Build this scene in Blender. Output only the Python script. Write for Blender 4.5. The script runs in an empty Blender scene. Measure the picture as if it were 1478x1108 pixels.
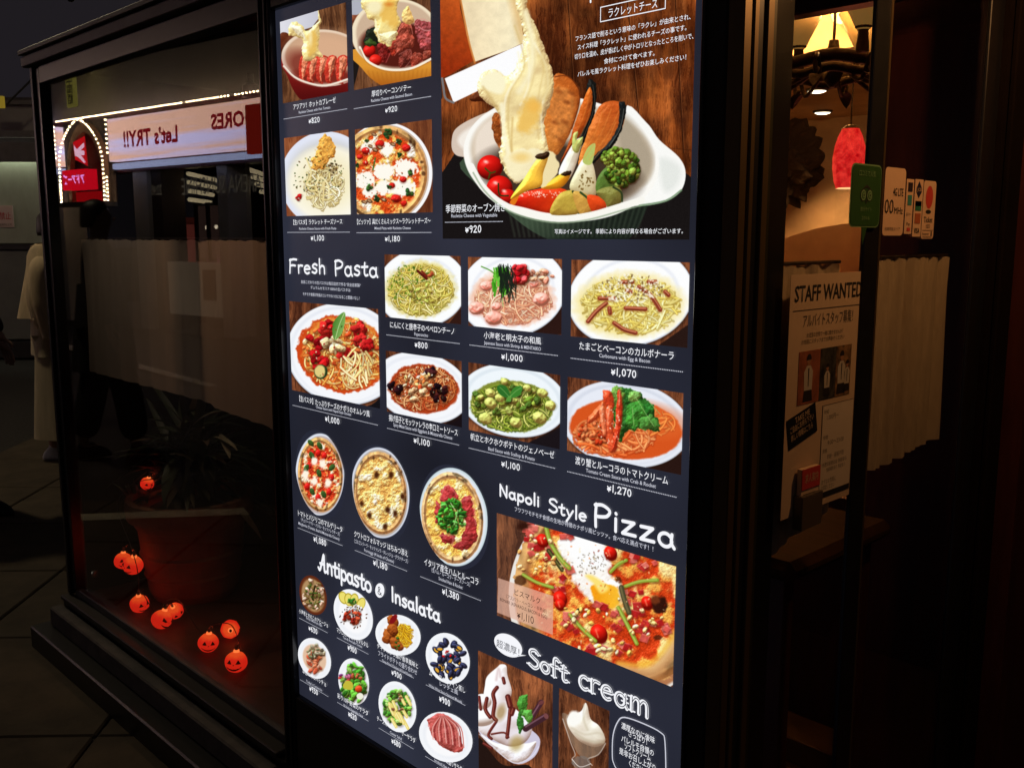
import bpy, bmesh, math, random
import numpy as np
from mathutils import Vector, Matrix

C = bpy.context.scene
COL = C.collection
# ------------------------------------------------------------------ camera
AX = np.array([-0.69543504, -0.10950927, 0.71019563])   # facade direction, seen from the camera
BX = np.array([0.71858897, -0.10598073, 0.68731214])    # direction into the building
UX = np.array([0.0, 0.98831969, 0.15239487])            # down
CAM = np.array([0.0, -1.191, 1.5])
FPX = 1387.8447
cam_data = bpy.data.cameras.new("camera")
cam_data.sensor_width = 36.0
cam_data.lens = FPX / 1478.0 * 36.0
cam_data.clip_start = 0.02
cam_data.clip_end = 600.0
camera = bpy.data.objects.new("camera", cam_data)
COL.objects.link(camera)
right = Vector((-AX[0], BX[0], -UX[0])); upv = -Vector((-AX[1], BX[1], -UX[1])); back = -Vector((-AX[2], BX[2], -UX[2]))
m3 = Matrix((right, upv, back)).transposed()
camera.matrix_world = Matrix.Translation(Vector(CAM)) @ m3.to_4x4()
C.camera = camera

# ------------------------------------------------------------------ night sky, moon, exposure
world = bpy.data.worlds.new("World"); C.world = world; world.use_nodes = True
wn = world.node_tree; wn.nodes.clear()
wo = wn.nodes.new("ShaderNodeOutputWorld")
bg1 = wn.nodes.new("ShaderNodeBackground"); bg1.inputs[0].default_value = (0.0150, 0.0128, 0.0158, 1); bg1.inputs[1].default_value = 0.85
sky = wn.nodes.new("ShaderNodeTexSky"); sky.sky_type = 'NISHITA'; sky.sun_disc = False
sky.sun_elevation = math.radians(-4); sky.sun_rotation = math.radians(60)
bg2 = wn.nodes.new("ShaderNodeBackground"); bg2.inputs[1].default_value = 0.02
wn.links.new(sky.outputs[0], bg2.inputs[0])
ad = wn.nodes.new("ShaderNodeAddShader")
wn.links.new(bg1.outputs[0], ad.inputs[0]); wn.links.new(bg2.outputs[0], ad.inputs[1]); wn.links.new(ad.outputs[0], wo.inputs[0])
sun_d = bpy.data.lights.new("moon_light", 'SUN'); sun_d.energy = 0.004; sun_d.angle = math.radians(0.5); sun_d.color = (0.8, 0.85, 1.0)
sun = bpy.data.objects.new("moon_light", sun_d); sun.rotation_euler = (math.radians(40), 0, math.radians(120)); COL.objects.link(sun)
C.view_settings.view_transform = 'Standard'; C.view_settings.look = 'None'
C.view_settings.exposure = 0.0; C.view_settings.gamma = 1.0; C.view_settings.use_curve_mapping = False
C.render.engine = 'CYCLES'
C.cycles.max_bounces = 8; C.cycles.transparent_max_bounces = 16; C.cycles.sample_clamp_indirect = 3.0
C.cycles.use_denoising = True

# ------------------------------------------------------------------ materials
def lin(c):
    c = np.asarray(c, float) / 255.0
    return np.where(c <= 0.04045, c / 12.92, ((c + 0.055) / 1.055) ** 2.4)
MATS = {}
def mat(name, rgb, rough=0.6, metal=0.0, spec=0.5, noise=0.0, nscale=8.0, bump=0.0, stretch=(1, 1, 1), emit=None, es=1.0, trans=0.0, rgb2=None):
    if name in MATS: return MATS[name]
    m = bpy.data.materials.new(name); m.use_nodes = True
    nt = m.node_tree; b = nt.nodes["Principled BSDF"]
    b.inputs["Base Color"].default_value = (*rgb, 1); b.inputs["Roughness"].default_value = rough
    b.inputs["Metallic"].default_value = metal; b.inputs["Specular IOR Level"].default_value = spec
    if emit is not None:
        b.inputs["Emission Color"].default_value = (*emit, 1); b.inputs["Emission Strength"].default_value = es
    if trans: b.inputs["Transmission Weight"].default_value = trans
    if noise > 0 or bump > 0 or rgb2 is not None:
        tc = nt.nodes.new("ShaderNodeTexCoord"); mp = nt.nodes.new("ShaderNodeMapping"); mp.inputs["Scale"].default_value = stretch
        nt.links.new(tc.outputs["Object"], mp.inputs[0])
        nz = nt.nodes.new("ShaderNodeTexNoise"); nz.inputs["Scale"].default_value = nscale; nz.inputs["Detail"].default_value = 6; nz.inputs["Roughness"].default_value = 0.65
        nt.links.new(mp.outputs[0], nz.inputs["Vector"])
        cr = nt.nodes.new("ShaderNodeValToRGB")
        a = np.array(rgb); c1 = a * (1 - noise) if rgb2 is None else np.array(rgb2); c2 = np.minimum(a * (1 + noise), 1) if rgb2 is None else a
        cr.color_ramp.elements[0].position = 0.3; cr.color_ramp.elements[1].position = 0.7
        cr.color_ramp.elements[0].color = (*c1, 1); cr.color_ramp.elements[1].color = (*c2, 1)
        nt.links.new(nz.outputs[0], cr.inputs[0])
        nt.links.new(cr.outputs[0], b.inputs["Base Color"])
        if emit is not None and rgb2 is not None:
            cr2 = nt.nodes.new("ShaderNodeValToRGB"); e = np.array(emit)
            cr2.color_ramp.elements[0].position = 0.35; cr2.color_ramp.elements[1].position = 0.68
            cr2.color_ramp.elements[0].color = (*(e * np.array([0.62, 0.3, 0.5])), 1); cr2.color_ramp.elements[1].color = (*np.minimum(e * np.array([1.2, 16.0, 3.5]), 1), 1)
            nt.links.new(nz.outputs[0], cr2.inputs[0]); nt.links.new(cr2.outputs[0], b.inputs["Emission Color"])
        if bump > 0:
            bp = nt.nodes.new("ShaderNodeBump"); bp.inputs["Strength"].default_value = bump; bp.inputs["Distance"].default_value = 0.01
            nt.links.new(nz.outputs[0], bp.inputs["Height"]); nt.links.new(bp.outputs[0], b.inputs["Normal"])
    MATS[name] = m
    return m
def glow(name, rgb255, s=1.0):
    if name in MATS: return MATS[name]
    m = bpy.data.materials.new(name); m.use_nodes = True; nt = m.node_tree; nt.nodes.clear()
    o = nt.nodes.new("ShaderNodeOutputMaterial"); e = nt.nodes.new("ShaderNodeEmission")
    e.inputs[0].default_value = (*lin(rgb255), 1); e.inputs[1].default_value = s
    nt.links.new(e.outputs[0], o.inputs[0]); MATS[name] = m
    return m
def glass(name, tint=(1, 1, 1), f0=0.045):
    """clear pane: transparent + mirror reflection weighted by Schlick's law (works from both sides of the pane)"""
    m = bpy.data.materials.new(name); m.use_nodes = True; nt = m.node_tree; nt.nodes.clear()
    o = nt.nodes.new("ShaderNodeOutputMaterial"); t = nt.nodes.new("ShaderNodeBsdfTransparent"); g = nt.nodes.new("ShaderNodeBsdfGlossy")
    t.inputs[0].default_value = (*tint, 1); g.inputs["Roughness"].default_value = 0.0
    ge = nt.nodes.new("ShaderNodeNewGeometry"); dt = nt.nodes.new("ShaderNodeVectorMath"); dt.operation = 'DOT_PRODUCT'
    nt.links.new(ge.outputs["Normal"], dt.inputs[0]); nt.links.new(ge.outputs["Incoming"], dt.inputs[1])
    def mth(op, a, b):
        q = nt.nodes.new("ShaderNodeMath"); q.operation = op
        for i, v in enumerate((a, b)):
            if v is None: continue
            if isinstance(v, (int, float)): q.inputs[i].default_value = v
            else: nt.links.new(v, q.inputs[i])
        return q.outputs[0]
    c = mth('ABSOLUTE', dt.outputs["Value"], None); k = mth('POWER', mth('SUBTRACT', 1.0, c), 5.0); f = mth('ADD', mth('MULTIPLY', k, 1 - f0), f0)
    mx = nt.nodes.new("ShaderNodeMixShader")
    nt.links.new(f, mx.inputs[0]); nt.links.new(t.outputs[0], mx.inputs[1]); nt.links.new(g.outputs[0], mx.inputs[2]); nt.links.new(mx.outputs[0], o.inputs[0])
    MATS[name] = m
    return m

# ------------------------------------------------------------------ object helpers
def tag(o, label=None, cat=None, group=None, kind=None):
    if label: o["label"] = label
    if cat: o["category"] = cat
    if group: o["group"] = group
    if kind: o["kind"] = kind
    return o
def empty(name, loc=(0, 0, 0), rz=0.0, label=None, cat=None, group=None, kind=None):
    o = bpy.data.objects.new(name, None); COL.objects.link(o); o.location = loc; o.rotation_euler = (0, 0, rz); o.empty_display_size = 0.1
    return tag(o, label, cat, group, kind)
class MB:
    def __init__(s): s.v = []; s.f = []
    def add(s, vs, fs):
        n = len(s.v); s.v += [tuple(map(float, p)) for p in vs]; s.f += [tuple(i + n for i in f) for f in fs]; return s
    def box(s, x0, x1, y0, y1, z0, z1, ch=0.0):
        if ch > 0:
            bm = bmesh.new(); bmesh.ops.create_cube(bm, size=1)
            for q in bm.verts: q.co = Vector(((x0 + x1) / 2 + q.co.x * (x1 - x0), (y0 + y1) / 2 + q.co.y * (y1 - y0), (z0 + z1) / 2 + q.co.z * (z1 - z0)))
            bmesh.ops.bevel(bm, geom=bm.edges[:], offset=ch, segments=1, affect='EDGES')
            bm.verts.index_update()
            s.add([q.co for q in bm.verts], [[q.index for q in f.verts] for f in bm.faces]); bm.free(); return s
        vs = [(x, y, z) for z in (z0, z1) for y in (y0, y1) for x in (x0, x1)]
        return s.add(vs, [(0, 2, 3, 1), (4, 5, 7, 6), (0, 1, 5, 4), (2, 6, 7, 3), (0, 4, 6, 2), (1, 3, 7, 5)])
    def rings(s, rs, caps=True, closed=True):
        n = len(rs[0]); vs = [p for r in rs for p in r]; fs = []
        for i in range(len(rs) - 1):
            for j in range(n if closed else n - 1):
                k = (j + 1) % n; fs.append((i * n + j, i * n + k, (i + 1) * n + k, (i + 1) * n + j))
        if caps: fs.append(tuple(range(n))[::-1]); fs.append(tuple((len(rs) - 1) * n + j for j in range(n)))
        return s.add(vs, fs)
    def lathe(s, prof, c=(0, 0, 0), n=24, caps=True, sx=1, sy=1, wob=None):
        rs = []
        for r, z in prof:
            rs.append([(c[0] + r * sx * math.cos(2 * math.pi * j / n) * (wob(j, n) if wob else 1), c[1] + r * sy * math.sin(2 * math.pi * j / n) * (wob(j, n) if wob else 1), c[2] + z) for j in range(n)])
        return s.rings(rs, caps)
    def tube(s, pts, r, n=8):
        pts = [Vector(p) for p in pts]; rs = []
        for i, p in enumerate(pts):
            t = (pts[min(i + 1, len(pts) - 1)] - pts[max(i - 1, 0)]).normalized()
            a = t.cross(Vector((0, 0, 1)));
            if a.length < 1e-3: a = t.cross(Vector((1, 0, 0)))
            a.normalize(); b = t.cross(a)
            rr = r[i] if isinstance(r, (list, tuple)) else r
            rs.append([p + a * rr * math.cos(2 * math.pi * j / n) + b * rr * math.sin(2 * math.pi * j / n) for j in range(n)])
        return s.rings(rs)
    def xf(s, M):
        s.v = [tuple(M @ Vector(p)) for p in s.v]; return s
    def build(s, name, m, parent=None, smooth=False, origin=None, label=None, cat=None, group=None, kind=None):
        me = bpy.data.meshes.new(name)
        vs = s.v
        if origin is not None: vs = [(p[0] - origin[0], p[1] - origin[1], p[2] - origin[2]) for p in vs]
        me.from_pydata(vs, [], s.f); me.update()
        if m is not None: me.materials.append(m)
        if smooth: me.polygons.foreach_set("use_smooth", [True] * len(me.polygons))
        o = bpy.data.objects.new(name, me); COL.objects.link(o)
        if origin is not None: o.location = origin
        if parent is not None: o.parent = parent
        return tag(o, label, cat, group, kind)
def box(name, m, x0, x1, y0, y1, z0, z1, parent=None, ch=0.0, **k):
    return MB().box(x0, x1, y0, y1, z0, z1, ch).build(name, m, parent, **k)
def copy_tree(o, parent=None):
    c = o.copy(); COL.objects.link(c); c.parent = parent
    for ch in [q for q in bpy.data.objects if q.parent == o]:
        copy_tree(ch, c)
    return c
def catmull(pts, k=6, closed=False):
    pts = [np.array(p, float) for p in pts]; n = len(pts); out = []
    if n < 3 and not closed: return [tuple(p) for p in pts]
    for i in range(n if closed else n - 1):
        if closed: p0, p1, p2, p3 = pts[(i - 1) % n], pts[i], pts[(i + 1) % n], pts[(i + 2) % n]
        else: p0, p1, p2, p3 = pts[max(i - 1, 0)], pts[i], pts[i + 1], pts[min(i + 2, n - 1)]
        for j in range(k):
            t = j / k
            out.append(tuple(0.5 * ((2 * p1) + (-p0 + p2) * t + (2 * p0 - 5 * p1 + 4 * p2 - p3) * t * t + (-p0 + 3 * p1 - 3 * p2 + p3) * t ** 3)))
    if not closed: out.append(tuple(pts[-1]))
    return out

# text: a flat mesh lying in the plane (origin, ex, ez); width-fitted
_tc = {}
def text_mesh(body, w, h, bold=0.0):
    """flat text scaled to width w and capital height h, origin at the left of its baseline, in local x (along) / z (up)"""
    cu = bpy.data.curves.new("lettering", 'FONT'); cu.body = body; cu.size = 1.0; cu.offset = bold; cu.resolution_u = 2; cu.fill_mode = 'BOTH'
    o = bpy.data.objects.new("lettering", cu); COL.objects.link(o)
    dg = bpy.context.evaluated_depsgraph_get(); dg.update()
    me = bpy.data.meshes.new_from_object(o.evaluated_get(dg)); bpy.data.objects.remove(o); bpy.data.curves.remove(cu)
    n = len(me.vertices)
    co = np.empty(n * 3, 'f'); me.vertices.foreach_get("co", co); co = co.reshape(-1, 3)
    if n:
        x0, x1 = co[:, 0].min(), co[:, 0].max(); sx = w / max(x1 - x0, 1e-6)
        out = np.zeros_like(co); out[:, 0] = (co[:, 0] - x0) * sx; out[:, 2] = co[:, 1] * h / 0.73
        me.vertices.foreach_set("co", out.ravel())
    me.update(); me.materials.clear()
    return me
def put_text(name, body, m, org, ex, w, h, parent=None, bold=0.0, **k):
    me = text_mesh(body, w, h, bold); me.name = name; me.materials.append(m)
    o = bpy.data.objects.new(name, me); COL.objects.link(o)
    ex = Vector(ex).normalized(); ez = Vector((0, 0, 1)); ey = ez.cross(ex)
    o.matrix_world = Matrix.Translation(Vector(org)) @ Matrix((ex, ey, ez)).transposed().to_4x4()
    if parent is not None:
        mw = o.matrix_world.copy(); bpy.context.view_layer.update(); o.parent = parent; o.matrix_parent_inverse = Matrix.Identity(4)
        o.matrix_basis = parent.matrix_world.inverted() @ mw
    return tag(o, **k)
# ------------------------------------------------------------------ materials of the place
M = dict(
 black=mat("black_painted_metal", (.012, .012, .014), .32, 0, .5, noise=.25, nscale=30),
 dark=mat("dark_bronze_metal", (.022, .020, .019), .42, .3, .5, noise=.3, nscale=12),
 board=mat("board_housing", (.014, .015, .019), .28, .2, .5, noise=.2, nscale=20),
 cornice=mat("grey_cornice_metal", (.075, .07, .068), .5, .2, .4, noise=.25, nscale=9),
 wallout=mat("dark_cladding", (.03, .027, .025), .6, 0, .3, noise=.3, nscale=6, bump=.2),
 concrete=mat("ledge_stone", (.085, .078, .075), .75, 0, .3, noise=.35, nscale=14, bump=.3),
 paving=mat("paving_stone", (.066, .051, .032), .8, 0, .25, noise=.35, nscale=5, bump=.25),
 road=mat("asphalt", (.035, .032, .028), .85, 0, .25, noise=.4, nscale=60, bump=.4),
 alcove=mat("alcove_floor", (.08, .04, .025), .55, 0, .4, noise=.3, nscale=10),
 alcovewall=mat("added_alcove_wall", (.012, .008, .007), .95, 0, .02, noise=.3, nscale=6),
 plaster=mat("rough_plaster", (.58, .40, .24), .9, 0, .15, noise=.22, nscale=3.5, bump=.5),
 ceiling=mat("cream_ceiling", (.62, .45, .27), .9, 0, .15, noise=.15, nscale=2.5, bump=.2),
 redwood=mat("dark_red_wood", (.07, .016, .010), .45, 0, .4, noise=.35, nscale=5, stretch=(6, 6, 1)),
 rail=mat("brass_brown_rail", (.15, .10, .045), .38, .55, .5, noise=.15, nscale=14, stretch=(1, 1, .1)),
 olive=mat("olive_glass_edge", (.035, .034, .014), .35, .2, .5),
 floorin=mat("inner_floor", (.045, .02, .01), .8, 0, .4, noise=.3, nscale=7),
 tan=mat("tan_step", (.10, .055, .025), .6, noise=.25, nscale=8),
 iron=mat("wrought_iron", (.03, .018, .012), .55, .3, .4, noise=.3, nscale=25, bump=.4),
 linen=mat("cream_linen", (.55, .46, .34), .9, 0, .1, noise=.12, nscale=60, stretch=(1, 1, .3), bump=.25),
 voile=mat("grey_voile", (.42, .36, .31), .9, 0, .1, noise=.18, nscale=5, stretch=(2, 2, .25), bump=.2),
)
vt_ = M['voile'].node_tree; vb = vt_.nodes["Principled BSDF"]; vtl = vt_.nodes.new("ShaderNodeBsdfTranslucent"); vtl.inputs[0].default_value = (.55, .47, .40, 1); vmx = vt_.nodes.new("ShaderNodeMixShader"); vmx.inputs[0].default_value = .45
vt_.links.new(vb.outputs[0], vmx.inputs[1]); vt_.links.new(vtl.outputs[0], vmx.inputs[2]); vt_.links.new(vmx.outputs[0], [q for q in vt_.nodes if q.type == 'OUTPUT_MATERIAL'][0].inputs[0])
GL_FRONT = glass("shopfront_glass", (.95, .95, .94), .055)
GL_SIDE = glass("entrance_glass", (.97, .96, .94), .03)

# ------------------------------------------------------------------ ground, road, paving
def quadgrid(name, m, x0, x1, y0, y1, z, kind="structure"):
    return MB().add([(x0, y0, z), (x1, y0, z), (x1, y1, z), (x0, y1, z)], [(0, 1, 2, 3)]).build(name, m, kind=kind)
quadgrid("ground", M['road'], -120, 120, -120, 120, -.03)
SD = np.array([-.7376, .6752]); SS = np.array([.6752, .7376])     # street directions (along, across)
def st(a, b): p = SD * a + SS * b; return float(p[0]), float(p[1] - 1.191)
pv = empty("pavement", kind="structure")
MB().add([(*st(-2, -4.5), -.012), (*st(9.5, -4.5), -.012), (*st(9.5, 3), -.012), (*st(-2, 3), -.012)], [(0, 1, 2, 3)]).build("mortar_bed", M['road'], pv)
rg = random.Random(3); slab_me = {}
for i in range(0, 13):
    for j in range(-5, 3):
        a0, b0 = i * .74 - .2, j * .74 + .29; dz = rg.uniform(-.002, .002)
        key = rg.randrange(4)
        if key not in slab_me: slab_me[key] = MB().box(-.366, .366, -.366, .366, -.04, 0, .006).build("paving_slab", M['paving'], pv)
        o = slab_me[key] if not slab_me[key].get("used") else slab_me[key].copy()
        if slab_me[key].get("used"): COL.objects.link(o); o.parent = pv
        slab_me[key]["used"] = True
        x, y = st(a0 + .37, b0 + .37); o.location = (x, y, dz); o.rotation_euler = (0, 0, math.atan2(SD[1], SD[0]) + key * math.pi / 2)
for o in list(slab_me.values()): del o["used"]
for o in bpy.data.objects:
    if o.name.startswith("paving_slab") and "used" in o: del o["used"]

# ------------------------------------------------------------------ the restaurant
R = empty("restaurant_building", (0, 0, 0), label="dark restaurant shopfront with tall window, cornice and glazed entrance", cat="restaurant")
box("step", M['concrete'], -3.61, -2.07, -.068, -.0205, .08, .150, R, .005)
box("step", M['black'], -3.66, -2.07, -.125, -.0205, -.02, .079, R, .005)
box("plinth", M['black'], -3.60, -.785, -.02, .045, -.02, .17, R)
box("sill", M['dark'], -3.60, -2.07, -.030, .012, .171, .188, R, .003)
box("inner_sill", M['cornice'], -3.572, -2.07, .0125, .034, .172, .213, R, .003)
box("corner_post", M['dark'], -3.60, -3.577, -.004, .06, .189, 2.066, R, .003)
box("post_reveal", M['black'], -3.5765, -3.541, .006, .05, .2135, 2.060, R, .002)
box("head_rail", M['black'], -3.541, -2.07, .006, .05, 2.008, 2.066, R, .003)
box("cornice", M['cornice'], -3.625, -2.02, -.022, .3, 2.067, 2.100, R, .003)
box("cornice", M['black'], -3.615, -2.02, -.012, .3, 2.1005, 2.106, R)
box("cornice", M['cornice'], -3.632, -2.02, -.028, .3, 2.1065, 2.122, R, .002)
box("glass_pane", GL_FRONT, -3.545, -2.05, .024, .028, .20, 2.03, R)
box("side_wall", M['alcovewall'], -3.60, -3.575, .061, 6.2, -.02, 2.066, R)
box("roof", M['wallout'], -3.70, -.70, .301, 6.2, 2.72, 2.80, R)
box("upper_wall", M['wallout'], -3.60, -.86, .90, .96, 2.116, 2.72, R)
box("canopy", M['wallout'], -3.60, -.2, .301, .90, 2.117, 2.20, R)
box("rear_wall", M['plaster'], -3.60, 1.2, 4.75, 4.85, .0, 2.72, R)
# alcove behind the left window
box("alcove_floor", M['alcove'], -3.574, -2.07, .0355, .90, .10, .182, R)
box("added_alcove_wall", M['alcovewall'], -3.60, -2.07, .78, .84, .1825, 2.116, R)  # back wall added to keep dining room light off the pot
box("added_alcove_wall", M['alcovewall'], -2.12, -2.07, .0355, .78, .1825, 2.116, R)  # side wall added to stop light leaking in from behind the menu board
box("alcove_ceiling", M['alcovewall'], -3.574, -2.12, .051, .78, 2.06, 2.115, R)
# dining room seen through the entrance glass
box("floor", M['floorin'], -3.60, 1.2, .905, 4.75, .02, .10, R)
box("floor", M['floorin'], -2.06, -.80, .08, .90, .02, .10, R)
box("floor_step", M['tan'], -3.58, -1.06, 1.02, 1.15, .1005, .17, R, .004)
box("ceiling", M['ceiling'], -3.60, -.70, .961, 2.6, 2.64, 2.70, R)
box("bulkhead", M['plaster'], -3.60, -.70, 2.60, 2.68, 2.25, 2.64, R)
box("ceiling", M['plaster'], -3.60, -.70, 2.681, 4.75, 2.25, 2.32, R)
box("beam", M['redwood'], -2.06, -.77, .84, .895, 1.99, 2.115, R, .004)
box("front_soffit", M['redwood'], -2.06, -.77, .02, .84, 2.06, 2.115, R)
box("partition", M['redwood'], -1.035, -.78, .965, 1.02, .1005, 2.63, R, .004)
box("inner_wall", M['plaster'], -3.60, -3.52, .90, 4.75, .1005, 2.63, R)
box("end_wall", M['redwood'], -.775, -.70, 1.021, 4.75, .10, 2.72, R)
# the glazed return of the entrance (faces +X)
for y0, y1, x0, x1, mm in ((-.020, -.001, -.784, -.758, 'rail'), (.004, .016, -.780, -.757, 'rail'), (.017, .040, -.790, -.764, 'black'), (.041, .058, -.784, -.759, 'rail'), (.059, .075, -.780, -.765, 'olive'), (.379, .430, -.774, -.7655, 'black'), (.4305, .436, -.774, -.764, 'rail'), (.86, .93, -.774, -.7655, 'black')):
    box("mullion", M[mm], x0, x1, y0, y1, .12, 2.06, R, .0015)
box("bottom_rail", M['black'], -.785, -.757, .105, .86, .12, .27, R, .003)
box("top_rail", M['black'], -.785, -.757, .105, .86, 1.98, 2.06, R, .003)
box("glass_pane", GL_SIDE, -.7735, -.7705, .075, .379, .27, 1.98, R)
box("glass_pane", GL_SIDE, -.7735, -.7705, .436, .86, .27, 1.98, R)
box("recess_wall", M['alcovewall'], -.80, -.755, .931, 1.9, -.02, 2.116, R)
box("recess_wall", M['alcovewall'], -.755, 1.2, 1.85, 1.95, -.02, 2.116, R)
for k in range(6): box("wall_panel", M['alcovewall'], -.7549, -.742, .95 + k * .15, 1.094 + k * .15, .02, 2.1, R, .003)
box("recess_ceiling", M['wallout'], -.743, 1.2, .0, 1.85, 2.116, 2.2, R)
box("recess_floor", M['concrete'], -.743, 1.2, -.0, 1.85, -.02, .02, R)

# ------------------------------------------------------------------ far shutters across the side street
shut_m = mat("pale_metal_shutter", (.30, .33, .25), .5, .2, .4, noise=.15, nscale=3, stretch=(1, 1, .4))
facade_m = mat("grey_render", (.16, .15, .145), .8, noise=.2, nscale=2)
FW = empty("shuttered_shop", label="low grey shop with pale metal shutter beyond the coat wearer", cat="building")
def sxy(a, b): return Vector((*st(a, b), 0))
def obox(name, m, a0, a1, b0, b1, z0, z1, parent, ch=0.0, **k):
    mb = MB().box(b0, b1, a0, a1, z0, z1, ch)   # local x = across, y = along
    A = Matrix(((SS[0], SD[0], 0, 0), (SS[1], SD[1], 0, -1.191), (0, 0, 1, 0), (0, 0, 0, 1)))
    return mb.xf(A).build(name, m, parent, **k)
obox("wall", facade_m, 12.15, 12.6, -7.5, 1.5, 0, 3.05, FW)
obox("ledge", M['cornice'], 11.98, 12.15, -7.5, 1.5, 2.66, 2.74, FW); obox("lamp_lip", M['cornice'], 11.93, 11.96, -7.5, 1.5, 2.37, 2.60, FW); obox("ledge", M['dark'], 12.03, 12.15, -7.5, 1.5, 2.50, 2.655, FW)
obox("roof_edge", M['cornice'], 12.05, 12.7, -7.5, 1.5, 3.051, 3.10, FW); obox("roof_edge", M['dark'], 12.1, 12.7, -7.5, 1.5, 3.101, 3.14, FW)
obox("panel", shut_m, 12.08, 12.149, -7.4, -6.32, 1.40, 2.44, FW, .01); obox("panel", shut_m, 12.08, 12.149, -6.30, 1.4, 1.40, 2.44, FW, .01)
obox("rail", M['dark'], 12.05, 12.149, -7.4, 1.4, 1.33, 1.39, FW)
obox("panel", mat("dull_lower_panel", (.11, .115, .10), .6, noise=.2, nscale=3), 12.09, 12.149, -7.4, 1.4, .22, 1.325, FW, .01)
obox("base", M['dark'], 12.02, 12.149, -7.4, 1.4, 0, .2, FW)
obox("tube_light", glow("cool_tube", (236, 240, 216), 14.0), 11.99, 12.02, -7.0, 1.2, 2.455, 2.48, FW)
# distant skyline so that the street does not end in nothing
FAR = empty("far_office_block", label="plain dark office block standing behind the shuttered shop", cat="building")
obox("wall", mat("far_wall", (.06, .055, .06), .9), 22, 30, -30, 8, 0, 4.4, FAR)
# ------------------------------------------------------------------ printed pictures of the menu: painted with numpy, nothing is loaded
# Menu print positions are image pixels; tr() casts them through the camera into metres on the film.
def tr(x, y):
    r = np.array([x - 739.0, y - 554.0, FPX]); X = -(r @ AX); Y = r @ BX; Z = -(r @ UX); t = 1.191 / Y
    return X * t, 1.5 + Z * t
def tr_inv(X, Z):
    dx, dy, dz = X, np.full_like(X, 1.191), Z - 1.5
    rx = -AX[0] * dx + BX[0] * dy - UX[0] * dz; ry = -AX[1] * dx + BX[1] * dy - UX[1] * dz; rz = -AX[2] * dx + BX[2] * dy - UX[2] * dz
    return 739 + FPX * rx / rz, 554 + FPX * ry / rz
_rg = np.random.RandomState(5); LAT = _rg.rand(256, 256)
def vn(x, y):
    xi = np.floor(x).astype(int); yi = np.floor(y).astype(int); fx = x - xi; fy = y - yi
    fx = fx * fx * (3 - 2 * fx); fy = fy * fy * (3 - 2 * fy)
    a = LAT[yi & 255, xi & 255]; b = LAT[yi & 255, (xi + 1) & 255]; c = LAT[(yi + 1) & 255, xi & 255]; d = LAT[(yi + 1) & 255, (xi + 1) & 255]
    return (a * (1 - fx) + b * fx) * (1 - fy) + (c * (1 - fx) + d * fx) * fy
def fbm(x, y, o=4, seed=0):
    s = 0; a = 0.5; t = 0
    for i in range(o):
        s = s + a * vn(x + seed * 17.3 + i * 5.1, y + seed * 9.7); t += a; a *= 0.55; x = x * 2.03; y = y * 2.03
    return s / t
def sm(a, b, x): 
    t = np.clip((x - a) / (b - a), 0, 1); return t * t * (3 - 2 * t)
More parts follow.
